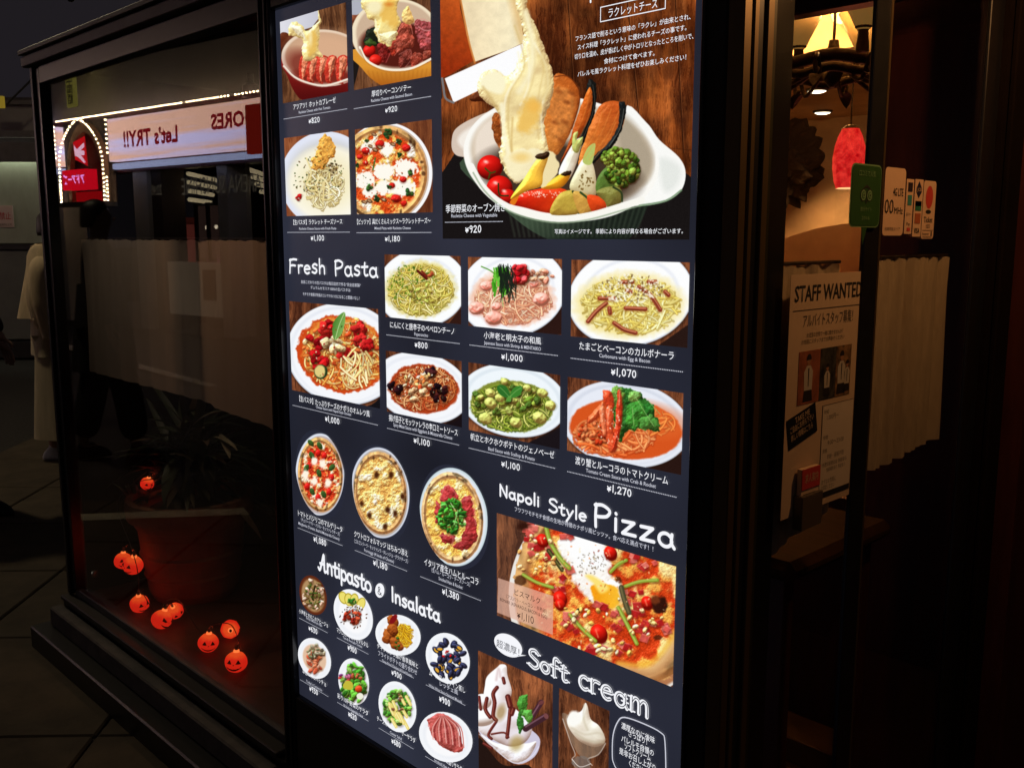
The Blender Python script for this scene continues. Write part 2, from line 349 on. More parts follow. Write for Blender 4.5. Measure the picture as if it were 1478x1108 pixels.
class Pic:
    def __init__(s, X0, X1, Z0, Z1, step=0.0011, seed=1):
        s.r = (X0, X1, Z0, Z1); s.w = int(round((X1 - X0) / step)); s.h = int(round((Z1 - Z0) / step)); s.st = step
        xs = X0 + (np.arange(s.w) + 0.5) * step; zs = Z0 + (np.arange(s.h) + 0.5) * step
        XX, ZZ = np.meshgrid(xs, zs); s.X, s.Y = tr_inv(XX, ZZ); s.XX = XX; s.ZZ = ZZ
        s.c = np.zeros((s.h, s.w, 3)); s.o = (0, 0, 1.0); s.rg = np.random.RandomState(seed)
    def crop(s, ox, oy, k): s.o = (ox, oy, k); return s
    def pt(s, x, y): return s.o[0] + x / s.o[2], s.o[1] + y / s.o[2]
    def win(s, xs, ys, pad):
        a = [tr(x, y) for x in (min(xs) - pad, max(xs) + pad) for y in (min(ys) - pad, max(ys) + pad)]
        X0, X1, Z0, Z1 = s.r
        i0 = int(max(0, (min(q[0] for q in a) - X0) / s.st)); i1 = int(min(s.w, (max(q[0] for q in a) - X0) / s.st + 2))
        j0 = int(max(0, (min(q[1] for q in a) - Z0) / s.st)); j1 = int(min(s.h, (max(q[1] for q in a) - Z0) / s.st + 2))
        if i1 <= i0 or j1 <= j0: return None
        return (slice(j0, j1), slice(i0, i1))
    def mix(s, w, al, col):
        col = np.minimum(np.asarray(col, float), 262)
        s.c[w] = s.c[w] * (1 - al[..., None]) + (col if col.ndim > 1 else col[None, None, :]) * al[..., None]
    def fill(s, col): s.c[:] = np.asarray(col, float)
    def relief(s, w, c, h, k=.6, sp=0.0):
        """light the painted shape as if its height field h (texels) were lit from the upper left"""
        if h.shape[0] < 3 or h.shape[1] < 3: return c
        gz, gx = np.gradient(h); n = 1 / np.sqrt(gx * gx + gz * gz + 1); d = (gx * .45 - gz * .62 + .64) * n
        f = (1 - k + k * np.clip(d / .64, 0.1, 1.8))[..., None]; c = c * np.concatenate([f ** .75, f ** 1.05, f ** 1.25], -1)
        if sp: hd = np.clip((gx * .25 - gz * .36 + .9) * n, 0, 1) ** 30; c = c + (sp * 80 * hd * (n < .97))[..., None]
        return c
    def ell(s, cx, cy, rx, ry, col, rot=0.0, soft=0.8, a=1.0, rag=0.0, shade=0.0, rf=0.6):
        k = s.o[2]; cx, cy = s.pt(cx, cy); rx /= k; ry /= k; R = max(rx, ry) * (1 + rag) + soft
        w = s.win([cx - R, cx + R], [cy - R, cy + R], 1)
        if w is None: return
        x = s.X[w] - cx; y = s.Y[w] - cy; cr, sr = math.cos(rot), math.sin(rot)
        u = (x * cr + y * sr) / rx; v = (-x * sr + y * cr) / ry; q = np.sqrt(u * u + v * v)
        if rag: q = q * (1 + rag * 2.4 * (fbm(s.X[w] * rf / 4, s.Y[w] * rf / 4, 3, seed=int(cx) % 13) - 0.5))
        al = np.clip(0.5 - (q - 1) * min(rx, ry) / soft, 0, 1) * a
        c = np.asarray(col, float)
        if shade:
            R_ = min(rx, ry) * 1.1; hh = R_ * np.sqrt(np.clip(1 - np.minimum(q, 1) ** 2, 0.02, 1)); hh = hh + R_ * .5 * (fbm(s.X[w] * 1.6 / max(R_, 2), s.Y[w] * 1.6 / max(R_, 2), 2, seed=int(cy) % 7) - .5) * (1 if rag else 0)
            c = np.broadcast_to(c, x.shape + (3,)).copy(); c = s.relief(w, c, hh, .35 + shade * .6, shade * (1.0 if rag < .2 else .35))
        s.mix(w, al, c)
    def poly(s, pts, col, soft=0.8, a=1.0, smooth=True, rag=0.0, tex=0.0, tf=0.5, grad=None, vol=None, sp=None):
        P = catmull(pts, 5, True) if smooth else pts
        P = np.array([s.pt(*q) for q in P]); w = s.win(P[:, 0], P[:, 1], 2)
        if w is None: return
        x = s.X[w]; y = s.Y[w]
        if rag: x = x + rag * (fbm(s.X[w] * 0.13, s.Y[w] * 0.13, 3) - 0.5) * 2; y = y + rag * (fbm(s.X[w] * 0.13, s.Y[w] * 0.13, 3, seed=3) - 0.5) * 2
        ins = np.zeros(x.shape, bool); dm = np.full(x.shape, 1e9)
        n = len(P)
        for i in range(n):
            x1, y1 = P[i]; x2, y2 = P[(i + 1) % n]
            if y1 != y2: ins ^= ((y1 > y) != (y2 > y)) & (x < (x2 - x1) * (y - y1) / (y2 - y1) + x1)
            dx, dy = x2 - x1, y2 - y1; L = dx * dx + dy * dy + 1e-9; t = np.clip(((x - x1) * dx + (y - y1) * dy) / L, 0, 1)
            dm = np.minimum(dm, (x - x1 - t * dx) ** 2 + (y - y1 - t * dy) ** 2)
        d = np.sqrt(dm) * np.where(ins, -1, 1); al = np.clip(0.5 - d / soft, 0, 1) * a
        c = np.asarray(col, float)[None, None, :]
        if grad is not None:   # grad = (x0,y0,x1,y1,col2)
            a0 = s.pt(grad[0], grad[1]); b0 = s.pt(grad[2], grad[3]); dx, dy = b0[0] - a0[0], b0[1] - a0[1]
            t = np.clip(((s.X[w] - a0[0]) * dx + (s.Y[w] - a0[1]) * dy) / (dx * dx + dy * dy), 0, 1)[..., None]
            c = c * (1 - t) + np.asarray(grad[4], float) * t
        if vol is None: vol = 1.0 if (smooth and soft < 2 and (tex or rag)) else 0
        c = np.broadcast_to(c, x.shape + (3,)).copy()
        if tex: n_ = fbm(s.X[w] * tf * .4, s.Y[w] * tf * .4, 4, seed=2); c = c * (1 + tex * 1.3 * (n_ - 0.5))[..., None]
        if vol:
            Wd = 5.0; hh = vol * 6.0 * (1 - np.exp(-np.maximum(-d, 0) / Wd)) + vol * 6 * (fbm(s.X[w] * .035, s.Y[w] * .035, 2, seed=6) - .5) + vol * 14 * tex * (fbm(s.X[w] * .14, s.Y[w] * .14, 3, seed=6) - .5) + 2.0 * tex * (fbm(s.X[w] * .6, s.Y[w] * .6, 3, seed=9) - .5)
            c = s.relief(w, c, hh, .45, .3 if sp is None else sp)
        s.mix(w, al, np.broadcast_to(c, x.shape + (3,)))
    def line(s, pts, wd, col, a=1.0, smooth=True, soft=0.8):
        k = s.o[2]; P = catmull(pts, 4) if smooth and len(pts) > 2 else pts
        P = np.array([s.pt(*q) for q in P]); wd = wd / k; w = s.win(P[:, 0], P[:, 1], wd + 1)
        if w is None: return
        x = s.X[w]; y = s.Y[w]; dm = np.full(x.shape, 1e9)
        for i in range(len(P) - 1):
            x1, y1 = P[i]; dx, dy = P[i + 1] - P[i]; L = dx * dx + dy * dy + 1e-9; t = np.clip(((x - x1) * dx + (y - y1) * dy) / L, 0, 1)
            dm = np.minimum(dm, (x - x1 - t * dx) ** 2 + (y - y1 - t * dy) ** 2)
        al = np.clip(0.5 - (np.sqrt(dm) - wd / 2) / soft, 0, 1) * a
        s.mix(w, al, col)
    def wood(s, c1=(62, 32, 16), c2=(176, 108, 58), seed=0, k=1.0, hor=False):
        x, y = (s.Y, s.X) if hor else (s.X, s.Y)
        wv = fbm(x / 30, y / 60, 3, seed) * 14
        g = fbm((x + wv) / (7 * k), y / (60 * k), 5, seed); h = fbm((x + wv) / (1.4), y / 18, 3, seed + 5); l_ = fbm(x / 45, y / 70, 3, seed + 9)
        t = np.clip(0.42 + 1.1 * (g - .5) + 0.8 * (h - 0.5) + .9 * (l_ - .5) - .5 * sm(.62, .72, h), 0, 1)[..., None]
        s.c[:] = np.array(c1) * (1 - t) + np.array(c2) * t
    def blobs(s, el, n, sz, cols, asp=0.6, shade=0.45, rag=0.25, shadow=0.4, kk=1.0):
        cx, cy, rx, ry = el
        for i in range(n):
            a = s.rg.rand() * 6.283; q = math.sqrt(s.rg.rand()); x = cx + rx * q * math.cos(a); y = cy + ry * q * math.sin(a)
            r = sz[0] + (sz[1] - sz[0]) * s.rg.rand() ** kk; ro = s.rg.rand() * 3.14; c = np.array(cols[s.rg.randint(len(cols))]) * (0.85 + 0.3 * s.rg.rand())
            if shadow: s.ell(x + r * 0.15, y + r * 0.3, r * 1.05, r * asp * 1.1, (50, 20, 5), ro, soft=r / s.o[2] * 0.6 + .6, a=shadow)
            s.ell(x, y, r, r * asp, c, ro, rag=rag, shade=shade)
    def noodles(s, el, n, wd, cols, ln=(40, 110), cur=2.2, dark=(90, 50, 10), da=0.5):
        cx, cy, rx, ry = el
        for i in range(int(n * 1.5)):
            lo = .84 + .18 * i / (n * 1.5)
            a = s.rg.rand() * 6.283; q = math.sqrt(s.rg.rand()); x = cx + rx * q * math.cos(a); y = cy + ry * q * math.sin(a)
            L = (ln[0] + (ln[1] - ln[0]) * s.rg.rand()) * 1.35; th = s.rg.rand() * 6.283; dth = (s.rg.rand() - 0.5) * 2 * cur * 1.5; P = [(x, y)]
            for j in range(6):
                th += dth / 6; nx = P[-1][0] + math.cos(th) * L / 6; ny = P[-1][1] + math.sin(th) * L / 6
                if ((nx - cx) / rx) ** 2 + ((ny - cy) / ry) ** 2 > 1.02: break
                P.append((nx, ny))
            if len(P) < 3: continue
            c = np.array(cols[s.rg.randint(len(cols))]) * (0.85 + 0.28 * s.rg.rand()) * lo; W = wd * (0.65 + 0.4 * s.rg.rand())
            Q = [(p[0] + W * .1, p[1] + W * .3) for p in P]
            s.line(Q, W + 1.3 * s.o[2], dark, a=da); s.line(P, W, c); s.line([(p[0] - W * .1, p[1] - W * .2) for p in P], W * 0.35, np.minimum(c * 1.18 + 12, 255), a=0.8)
    def plate(s, cx, cy, rx, ry, rot=0.0, rim=(246, 248, 252), well=0.75, wc=(226, 230, 240)):
        s.ell(cx + 4, cy + 8, rx * 1.01, ry * 1.02, (40, 22, 14), rot, soft=4, a=0.6)
        s.ell(cx, cy, rx, ry, (205, 212, 224), rot); s.ell(cx, cy - 0.01 * ry, rx * 0.985, ry * 0.98, rim, rot, soft=1.5)
        s.ell(cx, cy, rx * well * 1.03, ry * well * 1.03, wc, rot, soft=5); s.ell(cx, cy + 0.02 * ry, rx * well, ry * well, rim, rot, soft=4)
    def sprinkle(s, el, n, r, cols, a=0.9):
        cx, cy, rx, ry = el
        for i in range(n):
            t = s.rg.rand() * 6.283; q = math.sqrt(s.rg.rand())
            s.ell(cx + rx * q * math.cos(t), cy + ry * q * math.sin(t), r * (0.5 + s.rg.rand()), r * (0.4 + 0.6 * s.rg.rand()), cols[s.rg.randint(len(cols))], s.rg.rand() * 3, a=a)
    def pizza(s, cx, cy, rx, ry, rot=0.0, sauce=(206, 74, 30), chz=(247, 206, 120), white=(255, 244, 220), crust=(226, 172, 104), amt=0.5, char=10):
        s.ell(cx, cy, rx, ry, crust, rot, rag=0.03, soft=1.2)
        W = s.win([s.pt(cx - rx * 1.1, 0)[0], s.pt(cx + rx * 1.1, 0)[0]], [s.pt(0, cy - ry * 1.1)[1], s.pt(0, cy + ry * 1.1)[1]], 1)
        if W is None: return
        x0, y0 = s.pt(cx, cy); k = s.o[2]; x = s.X[W] - x0; y = s.Y[W] - y0; cr, sr = math.cos(rot), math.sin(rot)
        q = np.sqrt(((x * cr + y * sr) * k / rx) ** 2 + ((-x * sr + y * cr) * k / ry) ** 2)
        f = 22.0 / (rx / k); n1 = fbm(s.X[W] * f * .35, s.Y[W] * f * .35, 4, 1); n2 = fbm(s.X[W] * f * .16, s.Y[W] * f * .16, 4, 4); n3 = fbm(s.X[W] * .7, s.Y[W] * .7, 3, 7)
        ins = np.clip((0.86 + 0.06 * (n2 - .5) - q) * 14 + .5, 0, 1)
        edge = np.clip((1.0 - q) * rx / k + .5, 0, 1)
        cc = np.array(crust) * (0.72 + 0.55 * n1)[..., None]
        cc = cc * (1 - sm(.58, .75, n2)[..., None] * 0.5); cc = s.relief(W, cc, 12 * np.exp(-((q - .93) / .055) ** 2) + 3 * n1, .4, .1)
        t = sm(0.44, 0.58, n1 * 0.6 + n2 * .4 + (amt - .5) * .3)[..., None]
        base = np.array(sauce) * (1 - t) + np.array(chz) * t; t2 = sm(0.53, 0.68, n2 * .8 + n1 * .2)[..., None]
        base = base * (1 - t2) + np.array(white) * t2; base = base * (0.86 + 0.3 * n3)[..., None]; base = s.relief(W, base, 5 * n1 + 8 * n2 + 1.2 * n3, .5, .3)
        c = cc * (1 - ins[..., None]) + base * ins[..., None]
        s.mix(W, edge, np.clip(c, 0, 255))
        for i in range(char):
            a = s.rg.rand() * 6.283; qq = 0.88 + 0.08 * s.rg.rand() if s.rg.rand() < .7 else s.rg.rand() * .8
            s.ell(cx + rx * qq * math.cos(a), cy + ry * qq * math.sin(a), rx * (.02 + .035 * s.rg.rand()), ry * (.02 + .03 * s.rg.rand()), (58, 26, 12), a=0.75, rag=0.3, soft=2)
    def finish(s, name, grain=4):
        c = s.c + (s.rg.rand(*s.c.shape[:2], 1) - 0.5) * grain
        px = np.ones((s.h, s.w, 4), 'f'); px[..., :3] = np.clip(c, 0, 255) / 255.0
        im = bpy.data.images.new(name, s.w, s.h, alpha=False); im.pixels.foreach_set(px.ravel()); im.update(); im.pack()
        m = bpy.data.materials.new("print_" + name); m.use_nodes = True; nt = m.node_tree; nt.nodes.clear()
        o = nt.nodes.new("ShaderNodeOutputMaterial"); e = nt.nodes.new("ShaderNodeEmission"); t = nt.nodes.new("ShaderNodeTexImage"); t.image = im; t.extension = 'EXTEND'
        nt.links.new(t.outputs[0], e.inputs[0]); e.inputs[1].default_value = 1.0; nt.links.new(e.outputs[0], o.inputs[0])
        return m
PICY = -0.0012
def photo(p, name, label, parent, outline=None, grain=4, rnd=None):
    """p: Pic; outline: polygon in metres (defaults to the whole rectangle). One flat print with UVs."""
    m = p.finish(name, grain); X0, X1, Z0, Z1 = p.r
    if outline is None: outline = [(X0, Z0), (X1, Z0), (X1, Z1), (X0, Z1)]
    me = bpy.data.meshes.new(name); me.from_pydata([(x, PICY, z) for x, z in outline], [], [tuple(range(len(outline)))])
    uv = me.uv_layers.new(name="UVMap")
    for i, (x, z) in enumerate(outline): uv.data[i].uv = ((x - X0) / (X1 - X0), (z - Z0) / (Z1 - Z0))
    me.materials.append(m); o = bpy.data.objects.new("dish_photo", me); COL.objects.link(o); o.parent = parent
    return tag(o, label)
def disc(cx, cz, rx, rz, n=48): return [(cx + rx * math.cos(2 * math.pi * i / n), cz + rz * math.sin(2 * math.pi * i / n)) for i in range(n)]
def image_disc(cx, cy, rx, ry, rot=0.0, n=40):  # centre and radii in image pixels, outline in metres on the film
    out = []
    for i in range(n):
        a = -2 * math.pi * i / n; u = rx * math.cos(a); v = ry * math.sin(a)
        out.append(tr(cx + u * math.cos(rot) - v * math.sin(rot), cy + u * math.sin(rot) + v * math.cos(rot)))
    return out
# ------------------------------------------------------------------ the dishes
PASTA_Y = [(238, 214, 120), (226, 196, 92), (246, 230, 160)]
def pics(board):
    BR = (120, 68, 34)
    # roasted tomatoes with melted cheese (red oval dish)
    p = Pic(-1.975, -1.718, 1.795, 1.971, seed=11); p.crop(400, 0, 5.832); p.wood((70, 40, 24), (168, 112, 70), 3, .7)
    p.poly([(0, 150), (350, 60), (360, 150), (300, 230), (150, 280), (0, 300)], (226, 226, 234), smooth=False, grad=(0, 200, 350, 200, (200, 200, 212)))
    p.poly([(30, 290), (90, 280), (170, 330), (120, 400), (60, 420), (20, 440)], (92, 40, 22), rag=2)
    p.poly([(44, 480), (90, 640), (160, 790), (260, 850), (640, 850), (660, 560), (400, 300)], (150, 34, 28), vol=0, grad=(300, 500, 300, 820, (84, 14, 14)))
    p.ell(400, 490, 360, 238, (238, 222, 202), 0.06, soft=1); p.ell(404, 488, 332, 214, (196, 158, 128), .06, soft=2)
    p.ell(430, 430, 280, 150, (222, 176, 140), .06, soft=22, a=.8); p.ell(250, 560, 180, 120, (120, 40, 30), 0.5, soft=14, a=.8)
    p.ell(400, 640, 270, 66, (120, 34, 24), .02, soft=6, a=.95)
    for i, x in enumerate((230, 300, 375, 450, 545)):
        p.poly([(x - 32, 500), (x + 10, 470), (x + 58, 490), (x + 50, 560), (x + 12, 660), (x + 18, 705), (x - 30, 690), (x - 46, 600)], (190, 52, 36), rag=2, tex=.3)
        p.poly([(x - 8, 500), (x + 40, 492), (x + 40, 560), (x + 2, 640), (x + 4, 695), (x - 16, 640)], (226, 132, 96), rag=3, tex=.5)
        p.line([(x + 40, 500), (x + 10, 580), (x + 8, 690)], 7, (110, 44, 34), a=.6)
    p.line([(60, 560), (150, 650), (280, 704), (420, 722), (600, 668)], 16, (244, 232, 216)); p.line([(60, 566), (150, 660), (280, 714), (420, 732), (600, 680)], 7, (200, 160, 140), a=.6)
    p.poly([(95, 250), (120, 200), (160, 185), (210, 220), (240, 260), (290, 240), (340, 190), (350, 120), (355, 90), (368, 190), (360, 330), (355, 420), (388, 460), (375, 488), (330, 478), (290, 520), (235, 510), (215, 430), (225, 360), (180, 310), (110, 300)], (240, 218, 146), rag=3, tex=.06, tf=.35, sp=.7)
    p.poly([(130, 220), (190, 225), (230, 290), (240, 350), (200, 300), (140, 270)], (252, 246, 210), rag=3); p.poly([(270, 300), (330, 270), (345, 380), (330, 450), (280, 460)], (232, 182, 82), a=.75, rag=4, soft=5); p.ell(285, 330, 14, 50, (252, 244, 200), soft=4, a=.7)
    photo(p, "tomato_dish_print", "sliced tomatoes and melted cheese in a red dish", board)
    # thick bacon in a yellow dish
    p = Pic(-1.697, -1.447, 1.795, 1.971, seed=12); p.crop(400, 0, 5.832); p.wood((74, 42, 24), (150, 100, 66), 5, .7)
    p.poly([(600, -40), (760, -80), (760, 100), (640, 140), (600, 150)], (176, 178, 190), smooth=False)
    p.poly([(640, 140), (780, 120), (800, 180), (700, 200), (640, 190)], (128, 66, 40), rag=3)
    p.poly([(600, 400), (700, 480), (640, 760), (600, 760)], (30, 24, 22)); p.poly([(640, 420), (720, 580), (830, 690), (960, 730), (1320, 680), (1330, 400)], (222, 150, 50), vol=0, grad=(900, 560, 900, 740, (166, 88, 22)))
    for i in range(16): p.line([(770 + i * 38, 600 + 20 * math.sin(i * .3)), (800 + i * 34, 700)], 6, (172, 100, 26), a=.5, soft=3)
    p.ell(1000, 290, 370, 300, (242, 226, 196), 0.02, soft=1.2); p.ell(1004, 285, 335, 270, (206, 178, 150), 0.02, soft=3); p.ell(1020, 380, 320, 195, (84, 28, 20), 0, soft=6)
    p.poly([(720, 330), (790, 240), (860, 260), (870, 380), (760, 400)], (26, 30, 20), rag=6)
    for q, c in (([(850, 380), (930, 360), (960, 430), (920, 530), (860, 500)], (126, 32, 28)), ([(940, 380), (1040, 330), (1040, 400), (990, 470), (950, 440)], (176, 56, 38)), ([(1030, 260), (1060, 200), (1120, 200), (1145, 290), (1155, 400), (1080, 410), (1020, 440), (1000, 370)], (168, 74, 56)),
                 ([(1160, 220), (1190, 170), (1250, 170), (1330, 220), (1330, 400), (1230, 415), (1190, 350)], (170, 74, 74)), ([(1030, 460), (1120, 420), (1130, 500), (1080, 570), (1030, 560)], (112, 44, 34)), ([(1120, 490), (1200, 450), (1240, 500), (1180, 560), (1130, 560)], (150, 60, 44)), ([(1240, 440), (1320, 440), (1320, 500), (1250, 530)], (140, 60, 44))):
        p.poly(q, c, rag=4, tex=.75, tf=.45); p.line(q[:4], 6, np.minimum(np.array(c) + 60, 255), a=.6)
    p.line([(1195, 230), (1250, 260), (1320, 250)], 12, (206, 130, 130), a=.8); p.line([(1200, 310), (1300, 330)], 9, (198, 110, 110), a=.7)
    p.ell(780, 430, 52, 56, (206, 26, 20), .3, shade=.5); p.ell(832, 510, 52, 50, (212, 34, 24), .1, shade=.5); p.poly([(740, 370), (800, 330), (850, 370), (790, 400)], (56, 76, 30), rag=4)
    p.line([(700, 400), (760, 510), (880, 575), (1010, 592), (1150, 572), (1310, 492)], 19, (250, 240, 220)); p.line([(704, 420), (760, 530), (880, 594), (1010, 610), (1150, 590), (1310, 512)], 6, (170, 106, 40), a=.6)
    p.poly([(735, -20), (1010, -20), (1015, 90), (1055, 190), (1025, 250), (1030, 300), (975, 370), (930, 385), (860, 350), (830, 280), (815, 190), (770, 170), (740, 90)], (242, 218, 140), rag=4, tex=.06, tf=.3, sp=.7)
    p.poly([(920, -10), (1000, 0), (1010, 120), (1040, 200), (990, 250), (930, 200), (880, 120)], (234, 180, 74), rag=5, a=.7, soft=5); p.ell(945, 40, 26, 14, (214, 116, 40), soft=5, a=.8); p.poly([(860, 300), (960, 270), (1025, 270), (980, 350), (930, 380)], (250, 240, 180), rag=3); p.ell(820, 60, 70, 60, (250, 240, 196), soft=8, a=.9); p.line([(830, 170), (845, 260), (865, 340)], 14, (252, 244, 200), a=.8)
    p.poly([(1060, 110), (1115, 50), (1140, 130), (1165, 190), (1110, 210), (1065, 180)], (238, 198, 120), rag=3, tex=.3)
    photo(p, "bacon_dish_print", "thick bacon, tomatoes and melted cheese in a yellow dish", board)
    # cheese sauce pasta
    p = Pic(-1.975, -1.720, 1.544, 1.7185, seed=13); p.crop(400, 170, 5.832); p.wood((120, 60, 34), (186, 120, 76), 2, .8)
    p.ell(420, 520, 390, 405, (226, 230, 244), 0, soft=1); p.ell(430, 520, 340, 330, (200, 198, 190), 0, soft=14, a=.7); p.ell(440, 560, 345, 320, (252, 248, 234), 0, soft=10); p.ell(420, 530, 260, 240, (246, 236, 196), 0, soft=30)
    p.noodles((400, 570, 170, 210), 90, 13, [(240, 224, 170), (228, 206, 140), (250, 240, 205)], (90, 220), 2.6, (150, 120, 60), .55)
    p.poly([(290, 400), (330, 250), (370, 190), (430, 150), (490, 250), (480, 330), (440, 360), (400, 440), (340, 440), (300, 430)], (226, 162, 70), rag=5, tex=.3, tf=.8); p.blobs((400, 300, 80, 100), 26, (5, 12), [(240, 186, 96), (202, 130, 48)], shadow=.2)
    p.sprinkle((340, 480, 240, 160), 90, 7, [(60, 80, 30), (40, 50, 20), (90, 60, 30)]); p.blobs((480, 420, 70, 50), 16, (6, 14), [(70, 60, 36), (120, 90, 50)]); p.blobs((205, 670, 40, 30), 5, (8, 20), [(170, 24, 24)]); p.blobs((420, 560, 130, 150), 10, (7, 14), [(190, 170, 120)])
    p.line([(250, 340), (290, 460), (250, 560)], 12, (240, 222, 160)); p.line([(330, 560), (370, 500), (430, 560), (440, 660)], 14, (246, 232, 178)); p.line([(380, 600), (400, 540), (390, 700)], 13, (232, 212, 150))
    photo(p, "cheese_sauce_pasta_print", "creamy pasta with a cheese crisp on a white plate", board)
    # mixed pizza
    p = Pic(-1.697, -1.447, 1.544, 1.7165, seed=14); p.crop(400, 170, 5.832); p.wood((84, 40, 24), (150, 88, 50), 9, .8)
    p.ell(920, 470, 390, 430, (250, 250, 252), 0); p.ell(910, 470, 372, 412, (206, 180, 160), 0); p.pizza(895, 470, 372, 405, 0, sauce=(214, 74, 24), chz=(248, 200, 100), white=(255, 248, 230), amt=.62, char=12)
    for e in ((760, 250, 60, 50), (930, 260, 60, 60), (900, 450, 90, 70), (1080, 430, 90, 80), (740, 520, 80, 70), (1050, 590, 110, 70), (900, 590, 70, 60), (780, 620, 60, 50)): p.ell(*e, (255, 250, 238), rag=.4, soft=3, rf=1.2)
    for x, y, r in ((750, 280, 34), (870, 220, 36), (1090, 255, 38), (1005, 680, 40), (970, 570, 26), (1065, 520, 28), (700, 330, 26), (1070, 720, 26), (750, 380, 22)): p.ell(x, y + 6, r, r, (90, 20, 10), soft=4, a=.5); p.ell(x, y, r, r * .9, (206, 32, 24), rag=.15, shade=.5)
    for x, y, r in ((935, 120, 40), (930, 165, 20), (1135, 460, 32), (1115, 630, 36), (840, 680, 30), (780, 590, 32), (1030, 200, 26), (760, 195, 20), (1030, 310, 24), (950, 580, 20), (680, 400, 18)): p.blobs((x, y, r * .7, r * .7), 9, (r * .3, r * .55), [(44, 84, 36), (66, 110, 44), (30, 60, 28)], .8)
    for x, y in ((820, 140), (870, 250), (980, 225), (790, 240), (830, 270), (740, 710), (780, 700), (900, 690)): p.ell(x, y, 26, 15, (110, 66, 40), .4, rag=.2, shade=.3); p.ell(x, y, 16, 8, (180, 140, 100), .4)
    p.line([(830, 340), (810, 440)], 12, (70, 110, 40)); p.sprinkle((900, 450, 240, 280), 60, 6, [(60, 70, 30), (190, 60, 20), (240, 230, 200)])
    photo(p, "mixed_pizza_print", "mixed vegetable pizza photo cropped at its left", board)
    # big raclette picture
    p = Pic(-1.4185, -0.852, 1.494, 1.971, step=0.00095, seed=15); p.crop(630, 0, 3.166); p.wood((64, 26, 10), (168, 92, 42), 4, 1.5)
    wv = fbm(p.X / 40, p.Y / 40, 4, 3); p.c *= (0.55 + 0.85 * wv)[..., None]
    p.c += sm(880, 960, p.X)[..., None] * np.array((26, 12, 2)) * sm(.4, .7, fbm(p.X / 18, p.Y / 60, 3, 8))[..., None]
    for x0, y0, x1, y1 in ((868, -60, 930, 570), (600, -50, 640, 600), (1090, -60, 1130, 700)): p.line([(x0, y0), (x1, y1)], 5, (34, 14, 6), a=.7); p.line([(x0 + 4, y0), (x1 + 4, y1)], 2.5, (190, 120, 70), a=.35)
    p.line([(930, 665), (1200, 690)], 3, (50, 20, 8), a=.6)
    for x, y, r in ((1060, 330, 26), (960, 250, 18), (700, 130, 16), (1130, 560, 20)): p.ell(x, y, r, r * 1.8, (60, 26, 12), .2, soft=6, a=.55)
    p.poly([(0, 830), (90, 700), (200, 760), (500, 900), (900, 960), (1130, 790), (1240, 850), (1240, 1160), (0, 1160)], (24, 20, 20), smooth=False, rag=2)
    # bowl body and handles
    p.poly([(130, 720), (190, 850), (300, 950), (480, 1080), (700, 1140), (860, 1110), (960, 960), (1000, 760), (600, 600)], (60, 76, 58), grad=(500, 960, 620, 1120, (26, 32, 26)))
    for i in range(26): p.line([(330 + i * 25, 945 + 22 * math.sin(i * .12)), (360 + i * 22, 1080)], 6, (90, 108, 84), a=.35, soft=4)
    p.poly([(72, 640), (90, 590), (160, 545), (260, 510), (290, 560), (180, 700), (110, 716), (76, 690)], (214, 196, 180), vol=.0); p.poly([(100, 650), (130, 600), (240, 545), (250, 580), (160, 690)], (244, 236, 226), soft=6)
    p.poly([(860, 500), (960, 560), (1020, 640), (1110, 720), (1140, 790), (1120, 870), (1050, 920), (930, 940), (860, 900)], (250, 250, 246)); p.line([(1120, 870), (1050, 918), (930, 940)], 10, (110, 140, 104), a=.8)
    p.poly([(1020, 730), (1090, 740), (1120, 790), (1090, 860), (1040, 870)], (222, 226, 220), soft=10, a=.7)
    p.ell(572, 725, 448, 285, (252, 250, 244), 0.12, soft=1); p.ell(575, 712, 418, 250, (206, 188, 164), 0.10, soft=5)
    p.poly([(840, 520), (930, 600), (990, 720), (960, 830), (880, 820), (830, 640)], (170, 156, 134), soft=12, a=.9); p.poly([(180, 620), (260, 540), (290, 640), (270, 740), (190, 760)], (236, 222, 206), soft=8)
    p.ell(560, 800, 360, 150, (40, 24, 14), .1, soft=14, a=.85)
    # bread, pumpkin, onions, broccoli
    p.poly([(265, 520), (300, 540), (300, 680), (270, 640), (255, 580)], (150, 74, 28), rag=2, tex=.5)
    p.poly([(500, 500), (540, 350), (590, 345), (640, 390), (655, 470), (620, 590), (560, 700), (520, 700), (495, 600)], (186, 92, 32), rag=1, tex=.16, tf=.35, grad=(640, 400, 520, 680, (206, 122, 50))); p.poly([(520, 460), (560, 400), (620, 420), (630, 500), (580, 620), (530, 640)], (212, 130, 62), rag=5, tex=.5, a=.75, soft=6)
    p.line([(545, 352), (600, 350), (648, 400), (655, 470), (620, 590)], 6, (110, 46, 14), a=.8)
    p.poly([(705, 360), (735, 400), (725, 520), (690, 620), (640, 700), (650, 620), (690, 500), (686, 410)], (22, 22, 20), rag=2); p.poly([(700, 400), (715, 460), (700, 540), (650, 630), (600, 700), (570, 740), (610, 640), (650, 520)], (212, 102, 32), rag=1, tex=.12, grad=(700, 420, 600, 700, (150, 56, 16)))
    p.poly([(745, 490), (850, 468), (866, 500), (850, 590), (780, 690), (700, 760), (650, 740)], (186, 80, 28), rag=1, tex=.14, grad=(820, 480, 690, 720, (214, 122, 48)))
    p.poly([(835, 478), (864, 470), (866, 530), (830, 640), (760, 710), (705, 760), (720, 715), (790, 650), (836, 560)], (24, 26, 26), rag=2); p.line([(858, 500), (840, 590), (790, 670)], 4, (110, 116, 110), a=.6)
    p.line([(716, 390), (724, 480), (690, 590), (655, 660)], 4, (80, 84, 80), a=.5)
